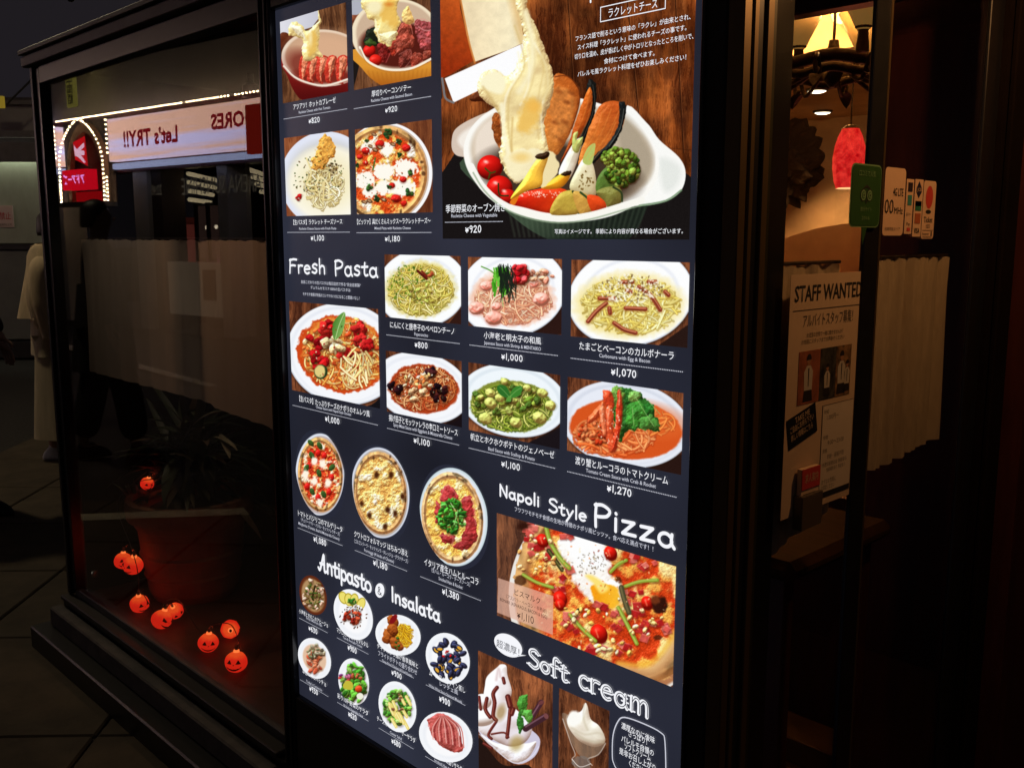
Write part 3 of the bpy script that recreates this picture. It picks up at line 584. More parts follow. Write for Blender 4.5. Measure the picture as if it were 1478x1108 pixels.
    p.poly([(560, 790), (600, 700), (640, 640), (665, 640), (650, 720), (620, 800), (590, 830)], (242, 234, 204), tex=.03, grad=(640, 620, 600, 800, (248, 246, 230))); p.poly([(622, 680), (625, 620), (648, 602), (645, 640), (672, 626), (650, 700)], (190, 200, 110), rag=1)
    p.poly([(610, 860), (640, 780), (680, 720), (720, 760), (730, 890), (660, 900)], (242, 232, 198), tex=.04, grad=(700, 740, 640, 880, (206, 190, 140))); p.poly([(670, 740), (690, 680), (720, 656), (728, 670), (710, 750)], (184, 196, 104)); p.sprinkle((680, 830, 40, 50), 26, 5, [(120, 90, 40)])
    p.poly([(730, 870), (740, 810), (790, 760), (860, 800), (850, 850), (760, 880)], (84, 110, 44), tex=.1); p.blobs((850, 770, 75, 80), 190, (8, 17), [(72, 104, 26), (110, 140, 40), (44, 76, 20), (150, 172, 70), (40, 64, 20)], .85, .4)
    p.blobs((820, 720, 60, 40), 60, (7, 15), [(96, 128, 36), (140, 160, 60)], .85, .4)
    for x, y, r in ((246, 766, 58), (290, 862, 60), (330, 900, 36)): p.ell(x, y, r, r * .98, (196, 20, 14), 0, shade=.55); p.ell(x - 18, y - 26, 9, 6, (255, 210, 200), .3, soft=3)
    p.line([(225, 770), (250, 790), (270, 785)], 7, (60, 70, 20)); p.line([(248, 790), (240, 815)], 6, (60, 70, 20)); p.line([(285, 840), (290, 890), (330, 895)], 7, (50, 50, 18))
    p.poly([(340, 920), (400, 880), (500, 860), (590, 866), (640, 920), (600, 975), (500, 972), (400, 948), (345, 935)], (212, 28, 14), tex=.04, sp=.6, grad=(350, 900, 620, 950, (222, 70, 20))); p.sprinkle((480, 888, 120, 16), 60, 4, [(255, 220, 200)], .7); p.poly([(340, 930), (345, 912), (380, 890), (360, 935)], (226, 120, 26))
    p.poly([(340, 910), (400, 820), (455, 735), (495, 700), (512, 720), (490, 790), (480, 850), (420, 870)], (248, 182, 44), tex=.04, sp=.6, grad=(360, 900, 500, 720, (250, 200, 80))); p.poly([(455, 715), (510, 692), (512, 720), (480, 730)], (50, 28, 14), rag=2)
    p.poly([(480, 860), (530, 820), (590, 785), (615, 790), (600, 830), (560, 862)], (240, 162, 32), tex=.04, sp=.6); p.poly([(570, 795), (614, 780), (616, 796), (590, 806)], (44, 26, 14), rag=2)
    p.poly([(520, 975), (560, 890), (620, 870), (650, 900), (655, 970), (600, 985)], (190, 160, 62), tex=.08); p.line([(625, 876), (652, 920), (655, 976)], 11, (52, 66, 30)); p.poly([(625, 880), (690, 890), (716, 940), (715, 975), (660, 985)], (200, 150, 66), tex=.08); p.line([(660, 880), (705, 920), (718, 972)], 10, (48, 70, 34))
    p.poly([(690, 895), (750, 900), (776, 930), (770, 960), (715, 970)], (220, 70, 24), tex=.05); p.poly([(730, 880), (780, 855), (840, 860), (850, 920), (790, 950), (770, 920)], (124, 118, 54), tex=.12); p.line([(810, 856), (846, 880), (850, 920)], 9, (46, 58, 30))
    # front rim over the vegetables
    p.line([(160, 760), (210, 850), (300, 930), (420, 978), (560, 1000), (700, 985), (850, 942), (940, 915)], 30, (250, 248, 240)); p.line([(170, 790), (220, 870), (305, 948), (420, 996), (560, 1018), (700, 1003), (850, 962), (940, 938)], 8, (150, 170, 140), a=.7)
    for x0, y0, x1, y1 in ((705, 430, 600, 680), (712, 470, 620, 690), (840, 500, 700, 730), (800, 500, 680, 720), (820, 560, 720, 730), (760, 510, 670, 700)): p.line([(x0, y0), ((x0 + x1) / 2 + 14, (y0 + y1) / 2), (x1, y1)], 3, (236, 150, 70), a=.45, soft=2)
    for x, y in ((560, 420), (600, 470), (540, 560), (590, 560), (570, 640), (620, 430)): p.ell(x, y, 16, 9, (120, 52, 18), .5, rag=.3, soft=4, a=.6)
    # cheese wheel, spatula, molten cheese
    p.poly([(20, -60), (105, -60), (110, 40), (170, 280), (60, 345), (0, 370)], (148, 46, 14), smooth=False, tex=.2, grad=(20, 300, 120, 0, (190, 84, 30))); p.poly([(102, -60), (370, -60), (402, 195), (330, 230), (175, 285), (140, 160)], (240, 220, 180), smooth=False, tex=.12, tf=.2, grad=(140, 100, 380, 100, (250, 238, 200)))
    p.line([(112, 0), (150, 190), (178, 290)], 9, (206, 120, 50), a=.8); p.poly([(325, -60), (400, -60), (420, 60), (400, 190), (380, 190), (350, 60)], (206, 150, 70), a=.5, soft=12)
    p.poly([(230, 470), (150, 460), (220, 400), (260, 420), (240, 500)], (84, 34, 14), rag=2)
    p.poly([(40, 360), (405, 196), (385, 290), (340, 345), (80, 470)], (253, 253, 255), smooth=False); p.line([(28, 360), (34, 400), (44, 450), (80, 470)], 10, (120, 116, 118)); p.line([(20, 365), (26, 450)], 6, (50, 40, 40))
    p.poly([(340, -60), (402, -60), (425, 60), (470, 150), (510, 260), (540, 370), (530, 450), (495, 540), (500, 620), (512, 690), (470, 720), (440, 790), (370, 840), (320, 790), (290, 700), (300, 600), (280, 510), (230, 470), (195, 420), (200, 350), (260, 318), (320, 350), (370, 300), (400, 200), (385, 90)], (244, 224, 164), rag=3, tex=.02, tf=.12, vol=1.5, sp=.8)
    for q, w, c, a_ in (([(360, 120), (395, 230), (400, 320), (340, 420), (330, 560), (345, 700)], 8, (214, 186, 120), .6), ([(395, 60), (425, 160), (450, 260), (440, 380), (405, 480), (400, 600)], 7, (222, 196, 132), .55), ([(430, 100), (475, 210), (490, 320), (470, 430), (460, 520), (470, 640)], 7, (216, 186, 118), .5), ([(375, 240), (380, 330), (320, 440), (310, 560)], 10, (255, 248, 218), .7), ([(450, 200), (500, 300), (512, 400), (480, 500), (490, 640)], 9, (255, 250, 222), .6), ([(410, 200), (425, 300), (420, 400), (385, 480)], 8, (255, 250, 224), .6)): p.line(q, w, c, a=a_, soft=3)
    p.poly([(200, 390), (230, 340), (290, 330), (320, 380), (300, 430), (250, 420)], (252, 244, 206), soft=5); p.poly([(380, 520), (420, 450), (470, 470), (470, 540), (430, 600), (380, 600)], (238, 190, 90), soft=10, a=.85, rag=6); p.ell(450, 490, 30, 26, (242, 186, 84), soft=8, a=.8)
    p.line([(410, 60), (440, 200), (430, 330), (380, 420)], 26, (252, 244, 206), a=.7, soft=7); p.line([(300, 480), (310, 600), (330, 700)], 20, (253, 246, 212), a=.8, soft=4); p.line([(350, 540), (345, 650), (350, 720)], 9, (214, 180, 110), a=.7, soft=3); p.line([(480, 260), (515, 360), (500, 450)], 20, (226, 200, 130), a=.7, soft=8)
    p.poly([(310, 730), (360, 690), (440, 680), (500, 700), (470, 740), (430, 800), (360, 830)], (252, 242, 200), rag=3, soft=3, a=.85); p.ell(390, 720, 40, 22, (240, 200, 110), soft=8, a=.7); p.line([(215, 400), (250, 450), (280, 500)], 12, (206, 176, 110), a=.6, soft=4)
    p.poly([(470, 720), (520, 690), (560, 740), (555, 790), (500, 850), (470, 840)], (240, 222, 170), rag=2, soft=2)
    p.poly([(340, 910), (400, 820), (455, 735), (495, 700), (512, 720), (490, 790), (480, 850), (420, 870)], (248, 182, 44), tex=.04, sp=.6, grad=(360, 900, 500, 720, (250, 200, 80))); p.poly([(455, 715), (510, 692), (512, 720), (480, 730)], (50, 28, 14), rag=2)
    photo(p, "raclette_print", "large photo of molten cheese poured over roasted vegetables", board, grain=7)

    def base(X0, X1, Z0, Z1, crop, seed): 
        p = Pic(X0, X1, Z0, Z1, seed=seed); p.crop(*crop); p.wood((64, 32, 20), (176, 104, 62), seed, .8); return p
    # left fresh pasta (tomato cheese)
    p = base(-1.9785, -1.630, 1.139, 1.349, (400, 350, 4.1033), 21)
    p.plate(400, 660, 345, 300, .25, well=.9); p.poly([(640, 900), (660, 1000), (400, 1000), (560, 960)], (20, 18, 22))
    p.ell(390, 660, 272, 225, (206, 72, 24), .25, rag=.06, soft=2); p.ell(400, 650, 245, 200, (232, 150, 60), .25, rag=.1, soft=6)
    p.noodles((400, 670, 240, 200), 230, 11, [(240, 196, 110), (232, 160, 70), (246, 214, 140), (224, 120, 50)], (60, 170), 2.4, (150, 50, 12), .55)
    p.blobs((380, 620, 220, 180), 60, (8, 24), [(214, 78, 34), (240, 190, 100), (226, 110, 50), (250, 226, 160)], .7)
    for e in ((250, 580, 70, 60), (250, 690, 55, 50), (300, 520, 40, 50), (410, 660, 45, 36), (490, 500, 30, 50), (500, 580, 26, 26), (540, 610, 30, 20)): p.blobs(e, 12, (16, 30), [(186, 22, 24), (206, 40, 36), (160, 14, 20)], .75, .5)
    p.noodles((480, 740, 110, 120), 26, 13, [(248, 220, 140), (250, 232, 170)], (90, 200), 1.2, (150, 60, 20), .5); p.blobs((350, 600, 60, 40), 10, (20, 40), [(240, 216, 160)], .6)
    p.ell(262, 765, 40, 44, (40, 60, 30), .2); p.ell(256, 762, 31, 36, (226, 206, 130), .2, rag=.1, soft=2)
    p.poly([(335, 560), (330, 490), (360, 440), (403, 412), (405, 470), (385, 540), (350, 575)], (78, 132, 50), grad=(340, 480, 400, 500, (130, 176, 90))); p.line([(402, 414), (370, 490), (348, 570)], 4, (190, 214, 150)); p.sprinkle((400, 650, 230, 190), 70, 5, [(60, 90, 30), (240, 230, 190), (160, 20, 20)])
    photo(p, "tomato_cheese_pasta_print", "pasta in tomato sauce with a basil leaf on a white plate", board)
    # peperoncino
    p = base(-1.604, -1.3675, 1.3345, 1.462, (400, 350, 4.1033), 22); p.poly([(1000, 500), (1100, 380), (1100, 500)], (50, 26, 20), smooth=False)
    p.plate(860, 270, 268, 232, -.15, rim=(252, 254, 255)); p.ell(850, 275, 200, 160, (226, 206, 96), 0, soft=10, rag=.1)
    p.noodles((855, 280, 195, 155), 210, 8, PASTA_Y + [(214, 206, 100)], (60, 170), 2.8, (120, 100, 20), .55); p.sprinkle((800, 250, 150, 120), 130, 6, [(90, 130, 30), (140, 160, 60), (70, 100, 30)]); p.blobs((880, 300, 90, 60), 14, (8, 16), [(190, 196, 90), (170, 150, 60)])
    p.line([(835, 168), (860, 190), (888, 215)], 15, (90, 20, 16)); p.line([(860, 170), (890, 200)], 12, (120, 30, 20)); p.blobs((910, 190, 20, 12), 4, (8, 14), [(200, 90, 50)])
    photo(p, "peperoncino_print", "plain garlic spaghetti with a dried chilli", board)
    # mentaiko
    p = base(-1.3465, -1.109, 1.3335, 1.461, (660, 350, 4.2228), 23); p.poly([(400, 560), (640, 400), (640, 560)], (44, 24, 20), smooth=False)
    p.plate(340, 300, 330, 272, -.25, rim=(252, 253, 255)); p.ell(340, 340, 255, 165, (244, 190, 160), 0.05, soft=8, rag=.08)
    p.noodles((345, 350, 240, 150), 170, 10, [(244, 190, 150), (250, 214, 180), (232, 160, 120)], (70, 200), 2.4, (170, 80, 60), .5)
    for e in ((120, 400, 46), (225, 460, 52), (515, 345, 50), (180, 265, 38), (470, 250, 30), (240, 390, 30)): p.ell(e[0], e[1] + 5, e[2], e[2] * .85, (190, 90, 70), soft=5, a=.6); p.ell(e[0], e[1], e[2], e[2] * .85, (250, 176, 156), rag=.1, shade=.3); p.line([(e[0] - e[2] * .6, e[1]), (e[0], e[1] + e[2] * .45), (e[0] + e[2] * .6, e[1] + 4)], 7, (236, 110, 90), a=.7)
    p.blobs((510, 200, 80, 36), 16, (14, 30), [(240, 160, 130), (248, 190, 150)])
    p.blobs((375, 200, 48, 62), 26, (14, 30), [(206, 20, 30), (226, 44, 50), (236, 80, 80)], .8, .6)
    for i in range(46): a = p.rg.rand(); x = 215 + 100 * p.rg.rand(); y = 150 + 130 * a; p.line([(x, y), (x + 20 * (p.rg.rand() - .5), y + 26), (x + 34 * (p.rg.rand() - .5), y + 50)], 9 + 8 * p.rg.rand(), [(70, 160, 30), (110, 196, 60), (50, 130, 24)][i % 3])
    p.line([(150, 146), (200, 168), (230, 190)], 7, (80, 150, 40)); p.line([(270, 280), (283, 390)], 5, (150, 190, 110))
    for i in range(60): x = 250 + 90 * p.rg.rand(); y = 130 + 80 * p.rg.rand(); p.line([(x, y), (x + 30 * p.rg.rand(), y + 60), (x + 40 * p.rg.rand() - 5, y + 130 * p.rg.rand() + 50)], 4.5, (26, 34, 26))
    photo(p, "shrimp_pasta_print", "pink shrimp pasta topped with greens and seaweed", board)
    # carbonara
    p = base(-1.0875, -0.850, 1.333, 1.4605, (660, 350, 4.2228), 24); p.poly([(1180, 660), (1410, 500), (1410, 660)], (40, 24, 20), smooth=False)
    p.plate(1060, 330, 385, 300, -.2, rim=(253, 254, 255)); p.ell(1050, 380, 330, 200, (248, 232, 160), -.02, soft=12, rag=.05)
    p.noodles((1060, 380, 310, 180), 210, 12, [(244, 222, 130), (236, 206, 100), (250, 238, 170)], (90, 260), 2.2, (160, 130, 40), .5)
    for q in ([(800, 480), (850, 420), (910, 370)], [(960, 490), (1020, 530), (1090, 550)], [(1110, 270), (1180, 320), (1240, 410)], [(1010, 240), (1070, 240)], [(870, 340), (960, 340)], [(1030, 400), (1150, 405)], [(1170, 240), (1215, 240)], [(1270, 300), (1290, 320)], [(930, 400), (935, 430)], [(1040, 290), (1060, 300)]):
        p.line([(x, y + 5) for x, y in q], 34, (150, 100, 40), a=.5, soft=4); p.line(q, 26, (150, 62, 38)); p.line([(x, y - 5) for x, y in q], 9, (216, 136, 100), a=.8); p.line([(x + 3, y + 7) for x, y in q], 6, (90, 30, 20), a=.7)
    p.sprinkle((1060, 280, 200, 90), 260, 7, [(252, 246, 220), (255, 250, 235), (250, 244, 214), (120, 90, 50)], .8)
    photo(p, "carbonara_print", "creamy yellow pasta with strips of bacon", board, grain=5)
    # meat sauce with eggplant
    p = base(-1.606, -1.3675, 1.1365, 1.2645, (400, 350, 4.1033), 25); p.poly([(960, 1120), (1100, 960), (1100, 1120)], (24, 16, 20), smooth=False)
    p.plate(860, 860, 290, 205, .28, well=.85); p.ell(870, 865, 208, 145, (176, 62, 24), .1, rag=.05, soft=2); p.noodles((870, 865, 195, 135), 190, 8, [(226, 150, 90), (210, 120, 60), (236, 176, 120), (190, 80, 40)], (50, 150), 2.6, (110, 30, 8), .6)
    for e in ((705, 850, 34, 40), (965, 885, 44, 50), (905, 770, 26, 18)): p.blobs(e, 14, (12, 26), [(40, 14, 18), (70, 26, 26), (24, 10, 16)], .7, .5)
    p.blobs((840, 820, 90, 60), 30, (10, 24), [(246, 226, 180), (236, 190, 120), (214, 120, 60), (200, 80, 40)]); p.blobs((830, 900, 40, 50), 8, (14, 24), [(236, 190, 140)]); p.sprinkle((860, 850, 180, 120), 80, 5, [(250, 240, 210), (120, 30, 14), (60, 60, 30)])
    photo(p, "eggplant_pasta_print", "meat sauce pasta with eggplant and cheese cubes", board)
    # basil
    p = base(-1.3475, -1.111, 1.135, 1.2645, (660, 510, 4.2228), 26); p.poly([(430, 545), (640, 440), (640, 600), (430, 600)], (26, 20, 24), smooth=False)
    p.plate(345, 285, 330, 222, .18, rim=(240, 247, 252), well=.86, wc=(210, 222, 232)); p.ell(335, 320, 255, 158, (130, 140, 50), .1, rag=.05, soft=2); p.noodles((335, 325, 245, 145), 220, 10, [(160, 174, 60), (190, 196, 90), (120, 140, 40), (206, 204, 110)], (60, 180), 2.6, (50, 64, 14), .65)
    p.blobs((300, 270, 200, 100), 46, (12, 30), [(110, 132, 40), (150, 164, 60), (80, 106, 36), (190, 196, 96)], .7, .5)
    for x, y, r in ((505, 390, 44), (570, 315, 36), (205, 240, 34), (205, 300, 40), (175, 395, 42), (360, 420, 38), (260, 270, 30), (290, 170, 24), (430, 210, 26), (520, 240, 34)): p.ell(x, y + 6, r, r * .8, (60, 70, 20), soft=5, a=.6); p.ell(x, y, r, r * .8, (206, 206, 106), .5, rag=.15, shade=.35)
    p.poly([(320, 270), (270, 255), (245, 215), (260, 190), (300, 200), (322, 240)], (46, 110, 40)); p.poly([(325, 250), (345, 210), (385, 195), (400, 215), (380, 255), (335, 270)], (60, 130, 46)); p.poly([(305, 270), (330, 255), (330, 290), (305, 290)], (90, 150, 60)); p.line([(325, 262), (360, 228), (392, 208)], 3, (130, 180, 100)); p.line([(318, 262), (285, 225), (262, 205)], 3, (120, 170, 90))
    photo(p, "basil_pasta_print", "green basil pasta with potato and scallop", board)
    # crab
    p = base(-1.0935, -0.855, 1.136, 1.2635, (660, 510, 4.2228), 27); p.poly([(1130, 700), (1380, 610), (1380, 750), (1130, 750)], (40, 22, 18), smooth=False)
    p.plate(1030, 430, 395, 262, .17, rim=(232, 236, 246), well=.88, wc=(206, 212, 226)); p.ell(1030, 460, 345, 182, (214, 84, 30), .1, rag=.02, soft=2); p.ell(1160, 400, 200, 90, (226, 104, 44), .2, soft=20)
    p.noodles((960, 500, 260, 130), 120, 14, [(236, 130, 70), (226, 104, 48), (240, 150, 90)], (90, 240), 2.4, (170, 50, 14), .5); p.noodles((1220, 430, 120, 90), 22, 11, [(236, 130, 60)], (90, 200), 2.5, (180, 60, 20), .4); p.blobs((850, 480, 110, 70), 60, (7, 20), [(206, 70, 30), (230, 120, 70), (190, 50, 20)], .7, .4)
    for q, c in (([(940, 380), (960, 230), (1030, 210), (1100, 230), (1160, 290), (1210, 360), (1240, 440), (1200, 470), (1100, 450), (1040, 480), (1000, 540), (980, 480)], (44, 100, 34)), ([(940, 300), (935, 210), (975, 200), (1020, 250), (1000, 330)], (110, 150, 60)), ([(1050, 240), (1110, 230), (1110, 290), (1060, 300)], (120, 166, 80)), ([(1050, 320), (1130, 300), (1160, 360), (1090, 460), (1040, 440)], (60, 130, 44)), ([(1110, 400), (1180, 370), (1235, 430), (1200, 460), (1120, 450)], (84, 150, 60)), ([(1130, 300), (1190, 320), (1200, 370), (1150, 370)], (40, 104, 36))):
        p.poly(q, c, rag=5, tex=.5, tf=.3)
    for q in ([(1080, 250), (1130, 330), (1200, 440)], [(1070, 330), (1080, 440)], [(960, 230), (1000, 300)], [(1170, 290), (1240, 370)]): p.line(q, 4, (150, 190, 110), a=.8)
    for q, c in (([(895, 225), (920, 220), (945, 240), (955, 300), (950, 330), (915, 330), (895, 290), (888, 250)], (214, 70, 34)), ([(915, 325), (950, 325), (950, 400), (948, 470), (975, 560), (960, 600), (930, 590), (905, 510), (900, 420)], (222, 84, 44)),
                 ([(985, 222), (1000, 235), (1010, 310), (1005, 400), (990, 490), (965, 580), (950, 575), (960, 480), (968, 400), (975, 300)], (206, 60, 30)), ([(880, 300), (895, 310), (870, 370), (830, 410), (795, 420), (800, 390), (840, 345)], (226, 96, 50)), ([(872, 330), (900, 330), (905, 400), (912, 490), (892, 500), (876, 420)], (232, 120, 76))):
        p.poly([(x + 5, y + 7) for x, y in q], (110, 26, 8), a=.5, soft=3, vol=0); p.poly(q, c, rag=2, tex=.22, tf=.5, sp=.9); p.line([(x, y) for x, y in q[2:6]], 4, (140, 30, 14), a=.6, soft=1.5)
        p.line([((q[0][0] + q[1][0]) / 2, q[0][1] + 8), ((q[0][0] + q[-1][0]) / 2 + 10, (q[0][1] + q[-2][1]) / 2)], 6, (250, 176, 140), a=.7, soft=2)
    for x, y in ((900, 280), (945, 350), (990, 330), (925, 440), (980, 430)): p.line([(x - 12, y), (x + 14, y + 4)], 3.5, (130, 30, 14), a=.7)
    p.sprinkle((935, 440, 80, 120), 26, 5, [(255, 220, 190)])
    photo(p, "crab_pasta_print", "crab claws and rocket on tomato cream pasta", board, grain=5)
    # bismarck pizza
    p = base(-1.2705, -0.860, 0.787, 0.988, (700, 690, 3.5733), 28)
    p.c = p.c * .9 + 14; p.ell(670, 600, 545, 560, (236, 232, 226), .25); p.ell(690, 585, 535, 545, (180, 120, 80), .25, soft=4)
    p.pizza(690, 560, 535, 520, .25, sauce=(206, 60, 20), chz=(246, 176, 76), white=(252, 222, 150), crust=(216, 160, 96), amt=.5, char=10)
    p.line([(1000, 800), (930, 930), (840, 1000), (700, 980)], 60, (222, 176, 120), soft=10, a=.9); p.line([(1000, 860), (940, 960), (860, 1010), (760, 1000)], 26, (170, 110, 66), soft=10, a=.6); p.line([(985, 790), (910, 900), (820, 960), (690, 950)], 18, (246, 190, 60), soft=9, a=.8)
    p.poly([(380, 330), (450, 290), (600, 320), (650, 420), (640, 500), (700, 540), (690, 640), (560, 640), (520, 600), (460, 540), (440, 460), (400, 400)], (254, 250, 244), rag=5, soft=4, vol=.3); p.poly([(430, 310), (600, 340), (640, 440), (560, 470), (450, 420)], (255, 255, 255), soft=10)
    p.poly([(550, 560), (590, 540), (680, 560), (692, 640), (640, 665), (570, 640)], (246, 158, 20), rag=3, soft=3, tex=.08, grad=(560, 600, 690, 600, (250, 190, 50))); p.poly([(520, 500), (560, 500), (640, 560), (600, 590), (560, 540)], (252, 226, 120), soft=5); p.sprinkle((540, 440, 90, 60), 70, 4, [(130, 110, 80), (80, 60, 40)], .6)
    cols = [(184, 44, 40), (206, 84, 74), (170, 30, 30), (216, 110, 96)]
    for e in ((240, 310, 60, 70, 9), (300, 400, 60, 50, 8), (420, 490, 30, 40, 4), (780, 410, 40, 40, 5), (780, 640, 60, 60, 8), (680, 740, 50, 50, 6), (560, 870, 60, 40, 5), (400, 640, 50, 80, 6), (900, 760, 60, 40, 6), (620, 660, 50, 20, 4), (430, 290, 40, 20, 4), (850, 440, 50, 40, 4), (430, 740, 50, 50, 6), (780, 790, 50, 40, 4), (700, 870, 60, 30, 4)):
        for i in range(e[4]):
            x = e[0] + e[2] * (p.rg.rand() * 2 - 1); y = e[1] + e[3] * (p.rg.rand() * 2 - 1); r = 18 + 14 * p.rg.rand(); a0 = p.rg.rand() * 1.5; c = cols[p.rg.randint(4)]
            P4 = [(x + r * math.cos(a0 + k * 1.57), y + r * .85 * math.sin(a0 + k * 1.57)) for k in range(4)]; p.poly([(q[0] + 3, q[1] + 6) for q in P4], (80, 16, 6), smooth=False, a=.5, soft=3); p.poly(P4, c, smooth=False, tex=.4); p.line([P4[2], P4[3]], 5, np.minimum(np.array(c) + 50, 255), a=.7)
    for x, y, r in ((300, 320, 30), (390, 620, 34), (650, 385, 32), (590, 800, 42), (840, 640, 30), (390, 650, 26)): p.ell(x, y + 6, r, r * 1.15, (90, 16, 6), -.4, soft=4, a=.6); p.ell(x, y, r, r * 1.25, (208, 26, 14), -.5, shade=.5); p.line([(x - r * .4, y - r * .5), (x - r * .1, y + r * .4)], 6, (255, 150, 110), a=.7, soft=2)
    for q, w, dk in (([(318, 255), (340, 330), (390, 410), (436, 460)], 22, [(330, 370), (400, 470)]), ([(200, 495), (270, 535), (350, 560)], 17, None), ([(725, 555), (800, 530), (890, 522)], 18, None), ([(690, 665), (730, 740), (785, 850)], 20, None), ([(440, 700), (500, 770), (572, 836)], 18, None), ([(650, 480), (690, 440), (730, 420)], 18, None), ([(705, 560), (720, 620), (745, 690)], 26, 1)):
        p.line([(x + 4, y + 7) for x, y in q], w + 6, (80, 30, 6), a=.5, soft=4)
        c = (74, 70, 44) if dk == 1 else (134, 156, 46)
        p.line(q, w, c); p.line([(x - 3, y - 2) for x, y in q], w * .4, (190, 206, 100) if dk != 1 else (120, 110, 70), a=.85, soft=2)
        if isinstance(dk, list): p.line(dk, 22, (60, 56, 30)); p.line(dk, 8, (120, 120, 60), a=.7)
    p.ell(905, 650, 38, 44, (50, 20, 12), .4, rag=.3, soft=4); p.ell(880, 625, 24, 22, (110, 50, 24), rag=.3, soft=4); p.ell(200, 245, 30, 20, (50, 22, 14), rag=.3, soft=5); p.ell(488, 680, 16, 12, (24, 16, 14))
    p.blobs((650, 760, 300, 150), 40, (7, 18), [(250, 210, 130), (246, 190, 90), (252, 230, 170)], .7, .5, shadow=.25); p.blobs((280, 400, 110, 130), 24, (7, 16), [(246, 180, 100), (250, 214, 150)], .7, .5, shadow=.25); p.sprinkle((600, 620, 360, 300), 160, 5, [(130, 30, 10), (255, 230, 170), (240, 120, 40)], .6)
    p.poly([(70, 512), (355, 605), (352, 806), (66, 690)], (226, 180, 160), smooth=False, a=.72)
    photo(p, "bismarck_pizza_print", "large egg and asparagus pizza photo", board, grain=7)
    # three round pizzas, cut out
    p = Pic(-1.978, -1.768, .847, 1.061, seed=31); p.crop(410, 610, 3.819); p.fill((40, 42, 56)); p.ell(200, 283, 134, 226, (222, 228, 240), 0, soft=.8)
    p.ell(203, 286, 127, 216, (190, 176, 176)); p.pizza(202, 284, 122, 205, -.06, sauce=(200, 54, 24), chz=(240, 150, 70), white=(252, 232, 200), amt=.42, char=8)
    for x, y in ((190, 165), (225, 180), (155, 170), (265, 300), (250, 380), (190, 410), (130, 350), (140, 235)): p.ell(x, y, 15, 20, (206, 28, 22), shade=.5)
    for x, y, a in ((150, 110, 0), (200, 125, .3), (125, 250, 1.2), (195, 275, .5), (266, 245, 1.4), (220, 392, .3), (158, 378, .2), (155, 178, .2)): p.ell(x, y, 22, 13, (54, 84, 34), a + .8, rag=.2, shade=.3)
    for x, y in ((215, 225), (120, 280), (245, 330), (170, 320), (200, 440), (170, 210)): p.ell(x, y, 18, 24, (255, 244, 226), rag=.4, soft=3, rf=1.5)
    photo(p, "margherita_print", "round tomato and basil pizza on a white plate", board, disc(*tr(461.8, 684), .1035, .1035))
    p = Pic(-1.748, -1.532, .847, 1.063, seed=32); p.crop(410, 610, 3.819); p.fill((40, 42, 56)); p.ell(532, 385, 160, 250, (214, 220, 234), -.1)
    p.ell(533, 386, 151, 240, (186, 176, 170), -.1); p.pizza(532, 386, 144, 228, -.1, sauce=(226, 168, 84), chz=(244, 214, 130), white=(250, 240, 206), crust=(222, 170, 108), amt=.6, char=6)
    for x, y in ((512, 288), (592, 285), (474, 510), (573, 480), (615, 500), (430, 445), (655, 405), (560, 570)): p.ell(x, y, 12, 17, (72, 34, 14), rag=.3, soft=3)
    photo(p, "four_cheese_pizza_print", "round four cheese pizza on a white plate", board, disc(*tr(549.6, 711), .1045, .1045))
    p = Pic(-1.506, -1.290, .845, 1.063, seed=33); p.crop(410, 610, 3.819); p.fill((40, 42, 56)); p.ell(936, 518, 186, 272, (206, 222, 228), -.12)
    p.ell(936, 520, 176, 262, (226, 232, 240), -.12); p.pizza(930, 522, 168, 252, -.12, sauce=(236, 176, 80), chz=(246, 206, 96), white=(252, 230, 170), crust=(230, 186, 130), amt=.6, char=12)
    for q in ([(860, 420), (900, 340), (950, 390), (960, 450), (900, 480)], [(980, 430), (1040, 420), (1060, 560), (1060, 640), (1000, 700), (940, 690), (1000, 600)], [(840, 440), (870, 480), (860, 560), (830, 520)], [(860, 620), (930, 620), (930, 670), (880, 660)]): p.poly(q, (176, 52, 52), rag=5, tex=.5, tf=.3); p.line(q[:3], 6, (226, 130, 126), a=.7, soft=3)
    p.blobs((925, 515, 72, 92), 170, (9, 20), [(44, 120, 30), (76, 164, 50), (30, 90, 24), (110, 196, 84)], .5, .5); p.line([(920, 440), (945, 480)], 4, (180, 220, 150)); p.line([(960, 480), (940, 560)], 4, (160, 210, 130))
    photo(p, "ham_rocket_pizza_print", "round pizza with raw ham and a heap of rocket", board, disc(*tr(654.6, 745.6), .1045, .1045))
    # soft cream sundaes
    p = base(-1.325, -1.1235, 0.44, 0.699, (670, 880, 4.479), 41); p.c *= (0.7 + .6 * fbm(p.X / 14, p.Y / 30, 3, 5))[..., None]
    p.poly([(95, 830), (160, 900), (260, 1000), (420, 1000), (430, 1100), (95, 1100)], (36, 22, 18)); p.poly([(95, 780), (180, 880), (330, 990), (440, 960), (490, 880), (470, 800), (300, 700), (95, 700)], (206, 200, 220)); p.poly([(110, 800), (220, 860), (400, 860), (470, 850), (420, 950), (330, 985), (200, 900)], (246, 244, 250), tex=.1)
    p.poly([(135, 500), (150, 430), (215, 370), (240, 350), (275, 360), (282, 420), (310, 520), (300, 600), (370, 670), (440, 760), (400, 850), (300, 880), (180, 830), (90, 760), (80, 560), (120, 560)], (252, 250, 252), soft=1, tex=.01, tf=.2, grad=(100, 500, 420, 800, (230, 220, 228)))
    p.ell(120, 590, 60, 50, (248, 246, 250), shade=.15); p.ell(110, 700, 90, 50, (250, 248, 250), shade=.2); p.line([(210, 450), (225, 380), (236, 430)], 16, (226, 206, 206), soft=4)
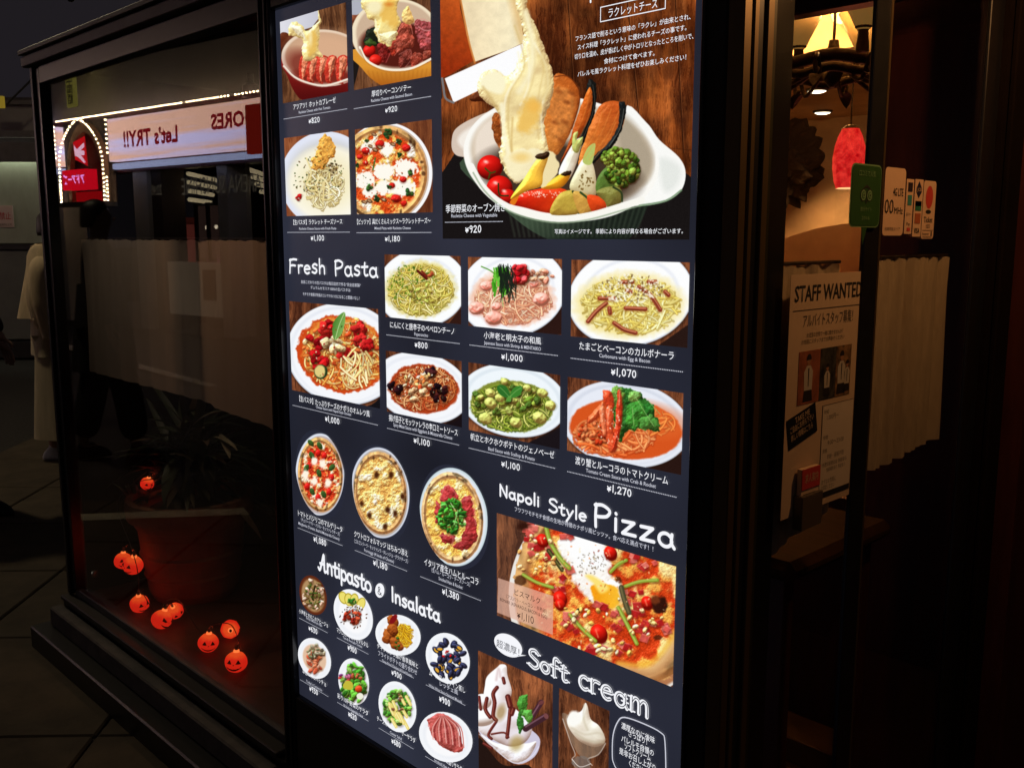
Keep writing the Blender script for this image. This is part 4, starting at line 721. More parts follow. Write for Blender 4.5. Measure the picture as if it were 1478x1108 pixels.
    for q, w in (([(215, 500), (190, 540), (200, 600), (190, 680), (210, 710)], 26), ([(255, 440), (262, 470)], 22), ([(285, 560), (300, 620)], 36), ([(150, 570), (140, 640), (170, 690)], 24), ([(210, 720), (160, 800), (180, 830)], 18), ([(300, 640), (290, 740), (280, 820)], 24), ([(100, 560), (110, 640)], 18), ([(180, 800), (260, 790), (290, 820)], 12), ([(130, 860), (180, 890)], 20), ([(320, 640), (310, 670)], 30)): p.line(q, w, (90, 30, 26)); p.line([(x - 4, y - 3) for x, y in q], w * .3, (170, 90, 76), a=.7)
    p.ell(240, 660, 30, 52, (170, 140, 90), .3, soft=6, a=.8); p.ell(340, 860, 40, 50, (176, 150, 80), .4, soft=8, a=.7)
    p.line([(500, 595), (440, 690)], 36, (70, 36, 44)); p.line([(492, 600), (436, 690)], 9, (140, 96, 110), a=.8); p.line([(530, 685), (400, 765)], 40, (64, 34, 42)); p.line([(524, 676), (400, 752)], 10, (130, 90, 104), a=.8); p.ell(500, 597, 20, 12, (110, 60, 60), -.5); p.ell(532, 684, 14, 20, (120, 70, 70), -.5)
    p.poly([(350, 590), (380, 545), (410, 560), (405, 620), (380, 680), (355, 640)], (70, 140, 50), rag=3, tex=.3); p.poly([(385, 650), (430, 640), (445, 700), (420, 730), (390, 700)], (90, 160, 64), rag=3, tex=.3); p.poly([(350, 660), (375, 670), (385, 760), (365, 795), (340, 740)], (54, 120, 44), rag=3, tex=.3)
    p.line([(100, 800), (200, 890), (320, 985), (430, 950), (485, 880)], 5, (240, 240, 255), a=.7)
    photo(p, "sundae_print", "chocolate sundae with mint and wafer sticks", board)
    p = base(-1.1080, -0.990, 0.52, 0.698, (670, 880, 4.479), 42); p.c *= .85
    p.poly([(640, 700), (670, 670), (900, 840), (915, 860), (870, 930), (810, 960), (760, 950), (700, 860)], (150, 130, 110), a=.6); p.line([(640, 700), (690, 850), (720, 930), (700, 960), (720, 1010)], 6, (220, 210, 200), a=.7); p.line([(915, 860), (870, 930), (800, 960), (830, 1000)], 6, (220, 210, 200), a=.7)
    p.poly([(765, 640), (785, 597), (800, 620), (820, 700), (870, 740), (905, 800), (910, 850), (850, 880), (760, 850), (700, 790), (670, 730), (680, 680), (740, 660)], (250, 244, 230), tex=.01, tf=.2, grad=(700, 700, 900, 850, (222, 212, 192)))
    p.ell(715, 700, 45, 50, (253, 252, 246), rag=.2, soft=4); p.line([(780, 610), (775, 700), (800, 770)], 10, (206, 196, 170), soft=4, a=.8); p.line([(700, 760), (780, 800), (860, 790), (900, 800)], 8, (206, 194, 170), soft=4, a=.8); p.line([(720, 790), (800, 840), (900, 850)], 7, (196, 186, 160), soft=4, a=.8); p.ell(760, 985, 60, 46, (120, 110, 104), .2, rag=.2, a=.7); p.line([(700, 960), (750, 1010), (820, 990)], 4, (240, 236, 230)); p.line([(720, 1020), (800, 1030)], 4, (230, 226, 220))
    photo(p, "vanilla_cone_print", "vanilla soft ice in a glass", board)
    # antipasti, small cut outs: ellipse in image pixels (centre, radii, tilt), painter
    def small(name, label, c, R, rot, seed, fn, dark=False, step=.0009):
        cx, cy = 410 + c[0] / 3.4826, 790 + c[1] / 3.4826; rx, ry = R[0] / 3.4826, R[1] / 3.4826
        out = image_disc(cx, cy, rx, ry, rot); xs = [q[0] for q in out]; zs = [q[1] for q in out]
        p = Pic(min(xs) - .002, max(xs) + .002, min(zs) - .002, max(zs) + .002, step=step, seed=seed); p.crop(410, 790, 3.4826); p.fill((244, 246, 250) if not dark else (92, 40, 20))
        p.ell(c[0], c[1], R[0] * .8, R[1] * .8, (228, 232, 240) if not dark else (150, 96, 56), rot, soft=6); p.ell(c[0], c[1] + 2, R[0] * .76, R[1] * .76, (250, 250, 252) if not dark else (140, 90, 50), rot, soft=4)
        fn(p); photo(p, name, label, board, out)
    def f1(p): p.ell(148, 238, 54, 84, (176, 140, 96), -.25, soft=2); p.blobs((148, 238, 48, 76), 70, (7, 16), [(226, 186, 160), (206, 160, 120), (150, 120, 70), (96, 90, 40), (236, 206, 180)]); p.line([(158, 190), (145, 250), (150, 262)], 9, (50, 40, 14)); p.blobs((150, 240, 40, 60), 14, (5, 9), [(60, 90, 30)])
    small("ajillo_print", "brown pot of shrimps and mushrooms", (148, 238), (66, 102), -.28, 51, f1, True)
    def f2(p):
        for x, y, a in ((300, 250, -.4), (328, 260, -.2), (355, 262, .1), (388, 282, .4)): p.ell(x, y, 22, 34, (180, 160, 40), a); p.ell(x, y, 18, 29, (236, 222, 110), a, rag=.1)
        p.blobs((360, 310, 36, 26), 30, (5, 9), [(236, 240, 250), (210, 220, 236)]); p.blobs((345, 270, 18, 14), 12, (6, 11), [(50, 110, 30), (90, 150, 50)]); p.blobs((345, 350, 44, 34), 26, (8, 16), [(170, 50, 30), (200, 80, 50), (140, 30, 20)]); p.sprinkle((350, 350, 70, 60), 40, 4, [(30, 20, 16), (80, 40, 20)])
    small("tartare_print", "white plate of tartare with lemon slices", (350, 335), (92, 132), -.38, 52, f2)
    def f3(p):
        p.blobs((605, 440, 46, 60), 80, (5, 9), [(246, 196, 40), (230, 170, 20), (252, 214, 90)], .35); p.noodles((608, 440, 46, 60), 60, 5, [(250, 206, 60), (240, 184, 30)], (20, 50), .5, (150, 90, 10), .5)
        for x, y, r in ((550, 370, 34), (530, 440, 36), (560, 480, 34), (580, 495, 26), (515, 460, 24), (548, 410, 32)): p.ell(x, y, r, r * .8, (156, 76, 26), .9, rag=.2, shade=.5)
        p.ell(552, 358, 14, 28, (130, 20, 24), .6); p.blobs((570, 480, 10, 30), 10, (4, 8), [(50, 100, 30)])
    small("fried_chicken_print", "plate of fried chicken and yellow fries", (575, 438), (116, 100), .42, 53, f3)
    def f4(p):
        for i in range(46):
            a = p.rg.rand() * 6.28; q = math.sqrt(p.rg.rand()); x = 825 + 78 * q * math.cos(a) + 6; y = 560 + 92 * q * math.sin(a); ro = p.rg.rand() * 3
            p.ell(x, y, 21, 13, (20, 20, 34), ro); p.ell(x - 2, y - 2, 17, 9, (52, 54, 84), ro, shade=.4)
            if i % 3 == 0: p.ell(x + 2, y + 2, 14, 7, (226, 166, 50), ro)
        p.blobs((825, 540, 40, 30), 6, (4, 8), [(190, 20, 20)])
    small("mussels_print", "plate of black mussels", (825, 555), (106, 132), -.42, 54, f4)
    def f5(p): p.ell(155, 555, 56, 74, (226, 190, 160), -.4, soft=2); p.blobs((150, 575, 40, 50), 30, (9, 18), [(226, 130, 90), (206, 90, 60), (240, 170, 140)]); p.blobs((160, 520, 46, 36), 34, (6, 12), [(180, 170, 140), (130, 130, 90), (90, 80, 60)])
    small("carpaccio_print", "small plate of carpaccio with pale rim", (155, 555), (78, 106), -.4, 55, f5)
    def f6(p): p.blobs((352, 680, 62, 100), 110, (8, 20), [(70, 150, 40), (110, 190, 60), (150, 206, 90), (50, 110, 30)], .6); p.blobs((310, 650, 26, 30), 8, (8, 14), [(120, 50, 110), (170, 90, 120), (220, 60, 60)]); p.ell(325, 690, 26, 24, (196, 186, 60), .2, rag=.2); p.ell(377, 708, 18, 18, (216, 70, 30), shade=.4); p.ell(385, 745, 18, 16, (240, 240, 220), rag=.2); p.blobs((365, 650, 26, 20), 8, (7, 13), [(150, 60, 40), (190, 100, 60)])
    small("salad_print", "plate of mixed green salad", (352, 672), (76, 118), -.16, 56, f6)
    def f7(p):
        p.blobs((572, 800, 66, 86), 110, (8, 18), [(90, 160, 50), (130, 190, 70), (170, 210, 110), (60, 120, 40)], .6)
        for i in range(16): x = 530 + 90 * p.rg.rand(); y = 740 + 130 * p.rg.rand(); a = p.rg.rand() - .2; p.line([(x, y), (x + 22 * math.cos(a), y + 40)], 15, (236, 214, 120)); p.line([(x - 2, y), (x + 20 * math.cos(a), y + 38)], 5, (250, 238, 170))
        p.blobs((560, 780, 50, 50), 8, (5, 9), [(130, 80, 50)])
    small("caesar_salad_print", "plate of salad with cheese strips", (572, 798), (92, 130), -.26, 57, f7)
    def f8(p):
        p.poly([(725, 880), (735, 855), (790, 830), (840, 850), (880, 920), (905, 1000), (880, 1030), (800, 1000), (745, 940)], (186, 84, 78), rag=3, tex=.35, tf=.3)
        for i in range(15): x = 740 + i * 10; p.line([(790 + i * 2, 845), (x + 10, 900), (x + 12 + i, 960 + i * 3)], 6, [(236, 170, 160), (140, 44, 44), (206, 110, 100)][i % 3], a=.85)
    cx, cy, kk = 410 + 815 / 3.4826, 790 + 985 / 3.4826, 3.4826
    small("raw_ham_print", "heap of raw ham on a white plate", (815, 950), (142, 118), .62, 58, f8)
# ------------------------------------------------------------------ hand lettering: strokes on a unit height
def arc(cx, cy, rx, ry, a0, a1, n=9): return [(cx + rx * math.cos(math.radians(a0 + (a1 - a0) * i / (n - 1))), cy + ry * math.sin(math.radians(a0 + (a1 - a0) * i / (n - 1)))) for i in range(n)]
G = {
 'F': (.52, [[(.08, .98), (.06, .5), (.03, -.02)], [(.04, .92), (.3, 1.0), (.52, .98)], [(.06, .52), (.25, .56), (.42, .54)]]),
 'r': (.36, [[(.06, .55), (.07, .0)], [(.07, .38), (.16, .54), (.34, .53)]]),
 'e': (.46, [[(.05, .3), (.4, .34)] , arc(.23, .29, .19, .27, 12, 310)]),
 's': (.4, [[(.36, .5), (.22, .57), (.08, .46), (.12, .34), (.28, .26), (.34, .14), (.22, .0), (.04, .06)]]),
 'h': (.46, [[(.07, 1.0), (.07, .0)], [(.07, .34), (.2, .54), (.36, .44), (.38, .0)]]),
 'P': (.56, [[(.1, 1.0), (.08, .5), (.09, -.02)], [(.06, .95), (.3, 1.02), (.52, .84), (.44, .58), (.24, .48), (.1, .46)]]),
 'a': (.5, [arc(.22, .26, .18, .27, 40, 360, 11), [(.4, .54), (.39, .2), (.47, .0)]]),
 't': (.38, [[(.2, .84), (.17, .2), (.24, .02), (.36, .06)], [(.02, .56), (.36, .6)]]),
 'N': (.62, [[(.08, .0), (.08, .98)], [(.08, .98), (.5, .04)], [(.52, .0), (.53, .98)]]),
 'p': (.48, [[(.08, .55), (.07, -.34)], arc(.25, .27, .18, .27, 150, -150, 10)]),
 'o': (.48, [arc(.24, .28, .19, .27, 90, 450, 14)]),
 'l': (.18, [[(.09, 1.0), (.09, .0)]]),
 'i': (.18, [[(.09, .56), (.09, .0)], [(.09, .8), (.1, .78)]]),
 'S': (.56, [[(.5, .86), (.34, 1.0), (.12, .92), (.08, .7), (.28, .54), (.48, .4), (.5, .16), (.3, -.01), (.05, .1)]]),
 'y': (.46, [[(.06, .55), (.22, .06)], [(.42, .56), (.22, .06), (.04, -.34)]]),
 'z': (.48, [[(.06, .54), (.4, .57)], [(.4, .57), (.06, .02)], [(.06, .02), (.44, .04)]]),
 'I': (.2, [[(.1, 1.0), (.1, .0)]]),
 'n': (.48, [[(.08, .56), (.08, .0)], [(.08, .36), (.22, .56), (.38, .46), (.4, .0)]]),
 'm': (.72, [[(.08, .56), (.08, .0)], [(.08, .36), (.2, .56), (.34, .46), (.35, .0)], [(.35, .36), (.48, .56), (.62, .46), (.64, .0)]]),
 'c': (.42, [arc(.24, .28, .19, .27, 50, 310, 10)]),
 'f': (.38, [[(.38, .92), (.26, 1.0), (.16, .84), (.16, .0)], [(.02, .54), (.34, .56)]]),
 'A': (.7, [[(.04, .1), (.16, .0), (.34, .5), (.5, 1.0), (.52, .5), (.54, .0), (.68, .06)], [(.2, .4), (.54, .42)]]),
 'R': (.56, [[(.1, 1.0), (.08, .5), (.09, -.02)], [(.06, .95), (.3, 1.02), (.5, .84), (.44, .6), (.1, .48), (.3, .3), (.54, .0)]]),
 '¥': (.46, [[(.06, .66), (.22, .38)], [(.4, .68), (.22, .38), (.2, .0)], [(.06, .34), (.38, .36)], [(.07, .2), (.37, .22)]]),
 '0': (.48, [arc(.24, .48, .16, .46, 100, 460, 12)]),
 '1': (.24, [[(.14, .96), (.12, .0)]]),
 '2': (.46, [[(.06, .78), (.2, .96), (.38, .8), (.3, .5), (.06, .02)], [(.06, .02), (.42, .04)]]),
 '3': (.44, [[(.06, .92), (.38, .9), (.18, .56), (.36, .44), (.36, .12), (.2, .0), (.04, .1)]]),
 '6': (.46, [[(.34, .96), (.12, .6), (.07, .26), (.2, .0), (.38, .14), (.36, .4), (.2, .48), (.1, .34)]]),
 '7': (.44, [[(.04, .92), (.4, .94)], [(.4, .94), (.2, .0)]]),
 '8': (.46, [[(.36, .86), (.2, .96), (.08, .78), (.22, .54), (.38, .3), (.32, .04), (.14, .02), (.06, .24), (.24, .5), (.38, .76), (.34, .88)]]),
 '9': (.46, [[(.38, .8), (.22, .96), (.08, .76), (.14, .54), (.34, .6), (.38, .84), (.34, .3), (.24, .0)]]),
 ',': (.2, [[(.12, .06), (.05, -.14)]]), ' ': (.42, []), '&': (.6, [[(.52, .3), (.3, .0), (.08, .2), (.2, .5), (.38, .8), (.26, .98), (.14, .8), (.3, .4), (.54, .02)]]),
}
def stroke_text(name, s, m, x0, y0, x1, hpx, wd, y, parent, jit=.03, serif=False, seed=1, label=None, lead=None, gap=.06):
    """hand lettering along the image line (x0,y0)-(x1,.), cap height hpx image pixels, stroke width wd (fraction of height)"""
    X0, Z0 = tr(x0, y0); X1, _ = tr(x1, y0 + (x1 - x0) * 0); _, Zt = tr(x0, y0 - hpx); H = Zt - Z0
    # true right end lies on the same height in the plane
    X1 = tr(x1, _level(x0, y0, x1))[0]
    tot = sum(G[c][0] + gap for c in s) - gap; sx = (X1 - X0) / tot; rg = random.Random(seed); mb = MB(); cx = 0; k = 0
    for c in s:
        wdt, st = G[c]; jy = (rg.random() - .5) * jit; js = 1 + (rg.random() - .5) * jit * 2
        for q in st:
            P = catmull([(a, b) for a, b in q], 5) if len(q) > 2 else [(a, b) for a, b in q]
            P = [((cx + a) * sx + X0, Z0 + (b * js + jy) * H) for a, b in P]
            if len(P) == 2 and abs(P[0][0] - P[1][0]) + abs(P[0][1] - P[1][1]) < 1e-5: P[1] = (P[1][0] + 1e-4, P[1][1])
            _ribbon(mb, P, wd * H / 2, y - 0.00004 * k); k = (k + 1) % 6
            if serif:
                for e in (P[0], P[-1]):
                    if len(q) == 2 or q is st[0]: _ribbon(mb, [(e[0] - .13 * sx, e[1]), (e[0] + .13 * sx, e[1])], wd * H * .2, y - 0.0003)
        cx += wdt + gap
    o = mb.build(name, m, parent); return tag(o, label)
def _level(x0, y0, x1):
    Z = tr(x0, y0)[1]; a, b = y0 - 300, y0 + 300
    for _ in range(40):
        c = (a + b) / 2
        if tr(x1, c)[1] > Z: a = c
        else: b = c
    return (a + b) / 2
def _ribbon(mb, P, r, y):
    n = len(P); L = []; R = []
    for i in range(n):
        a = np.array(P[max(i - 1, 0)]); b = np.array(P[min(i + 1, n - 1)]); d = b - a; d = d / (np.linalg.norm(d) + 1e-9); nn = np.array((-d[1], d[0])) * r
        p = np.array(P[i]); L.append(p + nn); R.append(p - nn)
    d0 = np.array(P[0]) - np.array(P[1]); d0 = d0 / (np.linalg.norm(d0) + 1e-9); d1 = np.array(P[-1]) - np.array(P[-2]); d1 = d1 / (np.linalg.norm(d1) + 1e-9)
    def cap(p, d): b = math.atan2(d[1], d[0]); return [np.array(p) + r * np.array((math.cos(b + t), math.sin(b + t))) for t in (1.05, .52, 0, -.52, -1.05)]
    v = [(q[0], y, q[1]) for q in L] + [(q[0], y, q[1]) for q in R]; f = [(i, i + 1, n + i + 1, n + i) for i in range(n - 1)]
    mb.add(v, f)
    for p, d, (u, w) in ((P[0], d0, (R[0], L[0])), (P[-1], d1, (L[-1], R[-1]))):
        pts = [u] + cap(p, d) + [w]; mb.add([(q[0], y, q[1]) for q in pts], [tuple(range(len(pts)))])
TY = -0.0022
def jp(board, name, s, x0, y0, x1, h, m, bold=0.0, y=TY, label=None):
    if any(ord(c) > 0x2fff for c in s): h = h * .84; bold = min(bold, .004)
    X0, Z = tr(x0, y0); X1 = tr(x1, _level(x0, y0, x1))[0]; _, Zt = tr(x0, y0 - h)
    return put_text(name, s, m, (X0, y, Z), (1, 0, 0), X1 - X0, (Zt - Z), board, bold, **({'label': label} if label else {}))
def dotted(board, x0, y0, x1, m):
    X0, Z = tr(x0, y0); X1 = tr(x1, _level(x0, y0, x1))[0]; mb = MB(); st = 0.0034; n = int((X1 - X0) / st)
    for i in range(n): a = X0 + i * st; mb.add([(a, TY, Z - .0007), (a + .002, TY, Z - .0007), (a + .002, TY, Z + .0007), (a, TY, Z + .0007)], [(0, 1, 2, 3)])
    return mb.build("dotted_rule", m, board)
def menu_text(b):
    W = glow("print_white", (246, 247, 252)); S = glow("print_offwhite", (206, 208, 220)); K = glow("print_dark", (60, 34, 30)); NV = glow("print_navy", (38, 40, 54))
    D = [ # dish name, x0,y0,x1,h | subtitle, x0,y0,x1 | rule | price, x0,y0,x1,h
     ("アツアツ！ホットカプレーゼ", 425, 158.5, 486, 8, [("Raclette Cheese with Hot Tomato", 432.6, 164.5, 478, 4)], (410.6, 172.3, 503), ("¥820", 447, 178.6, 463, 8)),
     ("厚切りベーコンソテー", 538, 139.7, 594.6, 8.5, [("Raclette Cheese with Sauteed Bacon", 537, 148, 596, 4.5)], (512, 157.4, 624), ("¥920", 557.4, 163, 575, 8)),
     ("【生パスタ】ラクレット チーズソース", 425, 324, 495.5, 7, [("Raclette Cheese Sauce with Fresh Pasta", 433, 331.7, 486.6, 3.6)], (415.8, 335.5, 506.6), ("¥1,100", 450, 347, 469.4, 8)),
     ("【ピッツァ】具だくさんミックス〜ラクレットチーズ〜", 517, 323.5, 623, 7.5, [("Mixed Pizza with Raclette Cheese", 542, 331.3, 594, 4)], (516, 336, 624.6), ("¥1,180", 557, 348, 579, 8)),
     ("季節野菜のオーブン焼き", 645, 306.4, 730.4, 11, [("Raclette Cheese with Vegetable", 652.7, 314, 719, 5)], (643.6, 321, 729), ("¥920", 673, 335.4, 696.3, 10.5)),
     ("【生パスタ】たっぷりチーズのナポリのオムレツ風", 433.6, 578, 535, 8, [("Cheese Sauce with Napoli Style Omelet", 457.3, 588.3, 508, 4)], (423.6, 584.4, 548), ("¥1,000", 470.7, 607, 491.4, 8.5)),
     ("にんにくと唐辛子のペペロンチーノ", 564.5, 472, 657, 9, [("Peperoncino", 599.3, 484, 619, 5)], (559, 483, 665.6), ("¥800", 600, 500.4, 618.6, 8.5)),
     ("揚げ茄子とモッツァレラの辛口ミートソース", 562.8, 606, 662, 9, [("Spicy Meat Sauce with Eggplant & Mozzarella Cheese", 569, 614.5, 654, 5)], (560, 617.5, 664.8), ("¥1,100", 598.5, 638, 622, 9)),
     ("小海老と明太子の和風", 699.8, 487.3, 782.4, 9.5, [("Japanese Sauce with Shrimp & MENTAIKO", 699.8, 496.3, 782, 5)], (679, 497.6, 809), ("¥1,000", 725, 517.7, 756, 9.5)),
     ("たまごとベーコンのカルボナーラ", 837.6, 503.2, 973.8, 11, [("Carbonara with Egg & Bacon", 866, 515, 939.4, 5.5)], (825, 516.6, 988.4), ("¥1,070", 883.3, 540, 920, 11)),
     ("帆立とホクホクポテトのジェノベーゼ", 680.8, 633.5, 801.4, 9.5, [("Basil Sauce with Scallop & Potato", 706, 649, 773, 5)], (677.8, 646, 805), ("¥1,100", 725, 672, 752, 9.5)),
     ("渡り蟹とルーコラのトマトクリーム", 831.7, 668, 965.5, 11, [("Tomato Cream Sauce with Crab & Rocket", 847, 680.5, 947.7, 5.5)], (820, 679.8, 979), ("¥1,270", 877.4, 707.6, 913, 11)),
     ("トマトとバジリコのマルゲリータ", 431.7, 743, 495.6, 8, [("（チェリートマト・バジル・モッツァレラチーズ）", 435.7, 751, 491.7, 5), ("Margherita (Tomato, Basil & Mozzarella Cheese)", 432, 756, 491, 4)], (431, 761, 496.4), ("¥1,080", 454, 780, 472.3, 8.5)),
     ("クワトロフォルマッジ はちみつ添え", 512.6, 773, 590, 8.5, [("（ゴルゴンゾーラ・モッツァレラ・タレッジョ・グラナチーズ）", 512.6, 782, 590, 5.5), ("Formaggi (4 kinds of Cheese)", 527, 795, 569.7, 4.5)], (513.4, 793.4, 589.4), ("¥1,180", 540, 814, 560.6, 9)),
     ("イタリア産生ハムとルーコラ", 613.7, 813.7, 692, 10, [("（生ハム・ルーコラ・チーズソース）", 624, 824, 679.7, 6), ("Smoked Ham & Rocket", 634.4, 836, 668.7, 5)], (608, 831.2, 697), ("¥1,380", 639.6, 855.6, 664, 9.5)),
     ("小海老ときのこのアヒージョ", 433, 883, 474.6, 6, [("Shrimp & Mushroom Ajillo", 443, 892, 466, 3.5)], (433, 891, 474.6), ("¥630", 446.8, 908, 459.4, 7.5)),
     ("マグロとアボカドのタルタル", 487.5, 910.6, 533, 7, [("Tuna & Avocado Tartare", 496, 920, 524, 3.8)], (487.5, 919.4, 534), ("¥900", 503.3, 936, 516, 8)),
     ("チキンのから揚げ香草風味と", 545.8, 933.6, 604.7, 7, [("フライドポテトの盛り合わせ", 547, 944, 603, 7), ("Deep-Fried Chicken & Fried Potato", 553, 954, 596, 4)], (549, 951.8, 600), ("¥900", 566.5, 972, 581, 8)),
     ("ムール貝の白ワイン蒸し", 621, 972.5, 672.7, 7.5, [("レッチェ風", 636, 988, 662, 7), ("White Wine Sauce Steamed Mussels", 620, 989, 668, 4)], (616, 987.2, 673.3), ("¥900", 635.4, 1010, 651, 9)),
     ("本日のカルパッチョ", 438, 969.5, 471.7, 6.5, [("Today's Carpaccio", 443, 983, 466, 3.5)], (434.4, 979.8, 475.5), ("¥930", 448, 995, 460, 7.5)),
     ("彩り10種野菜のサラダ", 488.4, 1005.4, 533, 7, [("10 kinds Vegetable Salad", 497, 1018, 525, 3.8)], (488, 1012.4, 534), ("¥620", 504, 1032, 516, 8)),
     ("チーズたっぷりシーザーサラダ", 545.5, 1038, 601, 7, [("Caesar Salad", 564, 1057, 581, 4)], (548, 1049.4, 598.7), ("¥680", 566.5, 1070.4, 579.4, 8)),
     ("イタリア産生ハムの山盛りサラダ", 612, 1079, 668, 7.5, [("Smoked Ham Salad", 628, 1097, 655, 4)], (615, 1090, 673), ("¥980", 632, 1112, 650, 9)),
    ]
    for i, (nm, x0, y0, x1, h, subs, ru, pr) in enumerate(D):
        jp(b, "dish_name", nm, x0, y0, x1, h, W, .012, y=-.0026)
        for s_ in subs: jp(b, "dish_subtitle", s_[0], s_[1], s_[2], s_[3], s_[4], S, .006)
        dotted(b, *ru, S); stroke_text("price", pr[0], W, pr[1], pr[2], pr[3], pr[4] * .93, .17, -.0024, b, seed=i)
    stroke_text("heading", "Fresh Pasta", W, 419, 393, 547, 21, .15, TY, b, .09, seed=4, label="hand lettered heading Fresh Pasta")
    for s_, x0, y0, x1 in (("自店こだわりの生パスタは毎日店内で作る“完全自家製”", 436, 408.5, 522), ("デュラムセモリナ100%の生パスタは", 449.5, 416.8, 507), ("モチモチ食感が特長のコシでやみつきになること間違いなし！", 438.5, 426, 520)): jp(b, "lead_text", s_, x0, y0, x1, 4.6, S, .008)
    stroke_text("heading", "Napoli", W, 721.8, 714.6, 780, 16, .2, TY, b, .06, seed=5, label="hand lettered heading Napoli Style"); stroke_text("heading", "Style", W, 793, 737, 848, 18, .18, TY, b, .06, seed=6)
    stroke_text("heading", "Pizza", W, 857, 757, 976, 33, .15, TY, b, .05, seed=7, label="large hand lettered word Pizza")
    jp(b, "lead_text", "フワフワモチモチ食感の生地が特徴のナポリ風ピッツァ。食べ応え満点です！！", 744, 736.5, 944, 6.5, S, .006)
    stroke_text("heading", "Antipasto", W, 460, 820, 537.5, 23, .17, TY, b, .04, seed=8, gap=.01, label="script heading Antipasto")
    stroke_text("heading", "Insalata", W, 566, 866, 636.5, 20, .19, TY, b, .03, seed=9, label="rounded heading Insalata")
    MB().add([(x, TY, z) for x, z in image_disc(549.3, 851.3, 6.6, 10.4)], [tuple(range(40))]).build("ampersand_disc", W, b); stroke_text("ampersand", "&", NV, 546.2, 856, 552.6, 11, .12, TY - .0006, b, 0)
    stroke_text("heading", "Soft", W, 764, 959, 820, 25, .22, TY, b, .05, True, 10, label="inline serif heading Soft cream"); stroke_text("heading", "cream", W, 836, 990, 938, 33, .165, TY, b, .05, True, 11)
    stroke_text("inline", "Soft", NV, 765.0, 959, 821.0, 25, .05, TY - .0006, b, .05, False, 10); stroke_text("inline", "cream", NV, 837.3, 990, 939.3, 33, .036, TY - .0006, b, .05, False, 11)
    # picture captions
    jp(b, "caption", "写真はイメージです。 季節により内容が異なる場合がございます。", 802, 337, 987, 6.5, W, .01)
    for s_, x0, y0, x1 in (("フランス語で削るという意味の「ラクレ」が由来とされ、", 832, 60, 998), ("スイス料理「ラクレット」に使われるチーズの事です。", 835, 72.5, 992), ("切り口を温め、皮が香ばしく中がトロリとなったところを削いで、", 830.6, 86, 1002), ("食材につけて食べます。", 873, 92.5, 946), ("パレルモ風ラクレット料理をぜひお楽しみください！", 835, 111, 991.6)): jp(b, "lead_text", s_, x0, y0, x1, 7.5, W, .01)
    jp(b, "caption", "ラクレットチーズ", 879.5, 25.5, 950.6, 13, W, .0)
    stroke_text("heading", "R", W, 850, 4.0, 874, 26, .12, TY, b, .0)
    X0, Z0 = tr(867.5, 33); X1 = tr(962, _level(867.5, 33, 962))[0]; Z1 = tr(867, 11)[1]; mb = MB()
    for a, c, d, e in ((X0, X1, Z0, Z0 + .0014), (X0, X1, Z1 - .0014, Z1), (X0, X0 + .0014, Z0, Z1), (X1 - .0014, X1, Z0, Z1)): mb.add([(a, TY, d), (c, TY, d), (c, TY, e), (a, TY, e)], [(0, 1, 2, 3)])
    mb.build("caption_frame", W, b)
    jp(b, "caption", "ビスマルク", 744, 857, 781, 9, K, .0); jp(b, "caption", "（アスパラ・ベーコン・半熟卵）", 732, 862, 790, 6, K); jp(b, "caption", "BISMARK (ASPARAGUS, BACON & EGG)", 723, 866, 791, 5, K); stroke_text("price", "¥1,110", K, 747.6, 890, 772, 10, .12, TY, b)
    # speech bubbles
    out = []
    for i in range(40):
        a = -2 * math.pi * i / 40; ca, sa = math.cos(a), math.sin(a); u, v = 21.5 * ca, 15.5 * sa
        if abs(i - 37) < .5: out.append(tr(760.5, 945)); continue
        out.append(tr(734.5 + u * .93 - v * .37 * .5, 930.5 + u * .42 + v * .95))
    MB().add([(x, TY + .0004, z) for x, z in out], [tuple(range(len(out)))]).build("speech_bubble", W, b, label="white speech bubble beside the heading Soft cream"); jp(b, "caption", "超濃厚！", 718, 931, 751, 11, NV, y=TY - .0004)
    P = [tr(*q) for q in ((893, 1040), (903, 1034), (930, 1043), (955, 1056), (961, 1070), (962, 1130), (958, 1150), (900, 1118), (891, 1108), (887, 1100), (885, 1090), (886, 1060))]
    P = catmull(P, 4, True); _m = MB(); _ribbon(_m, P + [P[0]], .0011, TY); _m.build("speech_bubble", S, b, label="outlined speech bubble at the lower right")
    for s_, x0, y0, x1 in (("濃厚なのに後味", 898, 1049, 946), ("さっぱり！", 908.4, 1060.5, 935), ("パレルモ自慢の", 898, 1067.5, 944.6), ("ソフトクリーム", 902.6, 1078.7, 940), ("是非お召し上がり", 895, 1085.4, 947), ("ください", 909, 1103, 929)): jp(b, "lead_text", s_, x0, y0, x1, 9, W, .008)
# ------------------------------------------------------------------ the menu board
B = empty("menu_board", (0, 0, 0), label="tall backlit restaurant menu board with dish photos on dark navy film", cat="menu board")
box("frame_side", M['board'], -2.040, -1.996, -.018, .16, .02, 2.30, B, .004)
box("frame_side", M['board'], -.832, -.786, -.018, .16, .02, 2.30, B, .004)
box("frame_lip", M['board'], -2.036, -2.028, -.024, -.0185, .02, 2.29, B, .002); box("frame_lip", M['board'], -2.014, -2.006, -.022, -.0185, .02, 2.29, B, .002)
box("frame_lip", M['board'], -.826, -.820, -.023, -.0185, .02, 2.29, B, .001)
box("frame_bottom", M['board'], -1.9955, -.8325, -.014, .16, .02, .366, B, .004)
box("frame_top", M['board'], -1.9955, -.8325, -.014, .16, 1.999, 2.30, B, .004)
film = bpy.data.materials.new("navy_backlit_film"); film.use_nodes = True
nt = film.node_tree; pb = nt.nodes["Principled BSDF"]; pb.inputs["Base Color"].default_value = (.01, .01, .015, 1); pb.inputs["Roughness"].default_value = .35
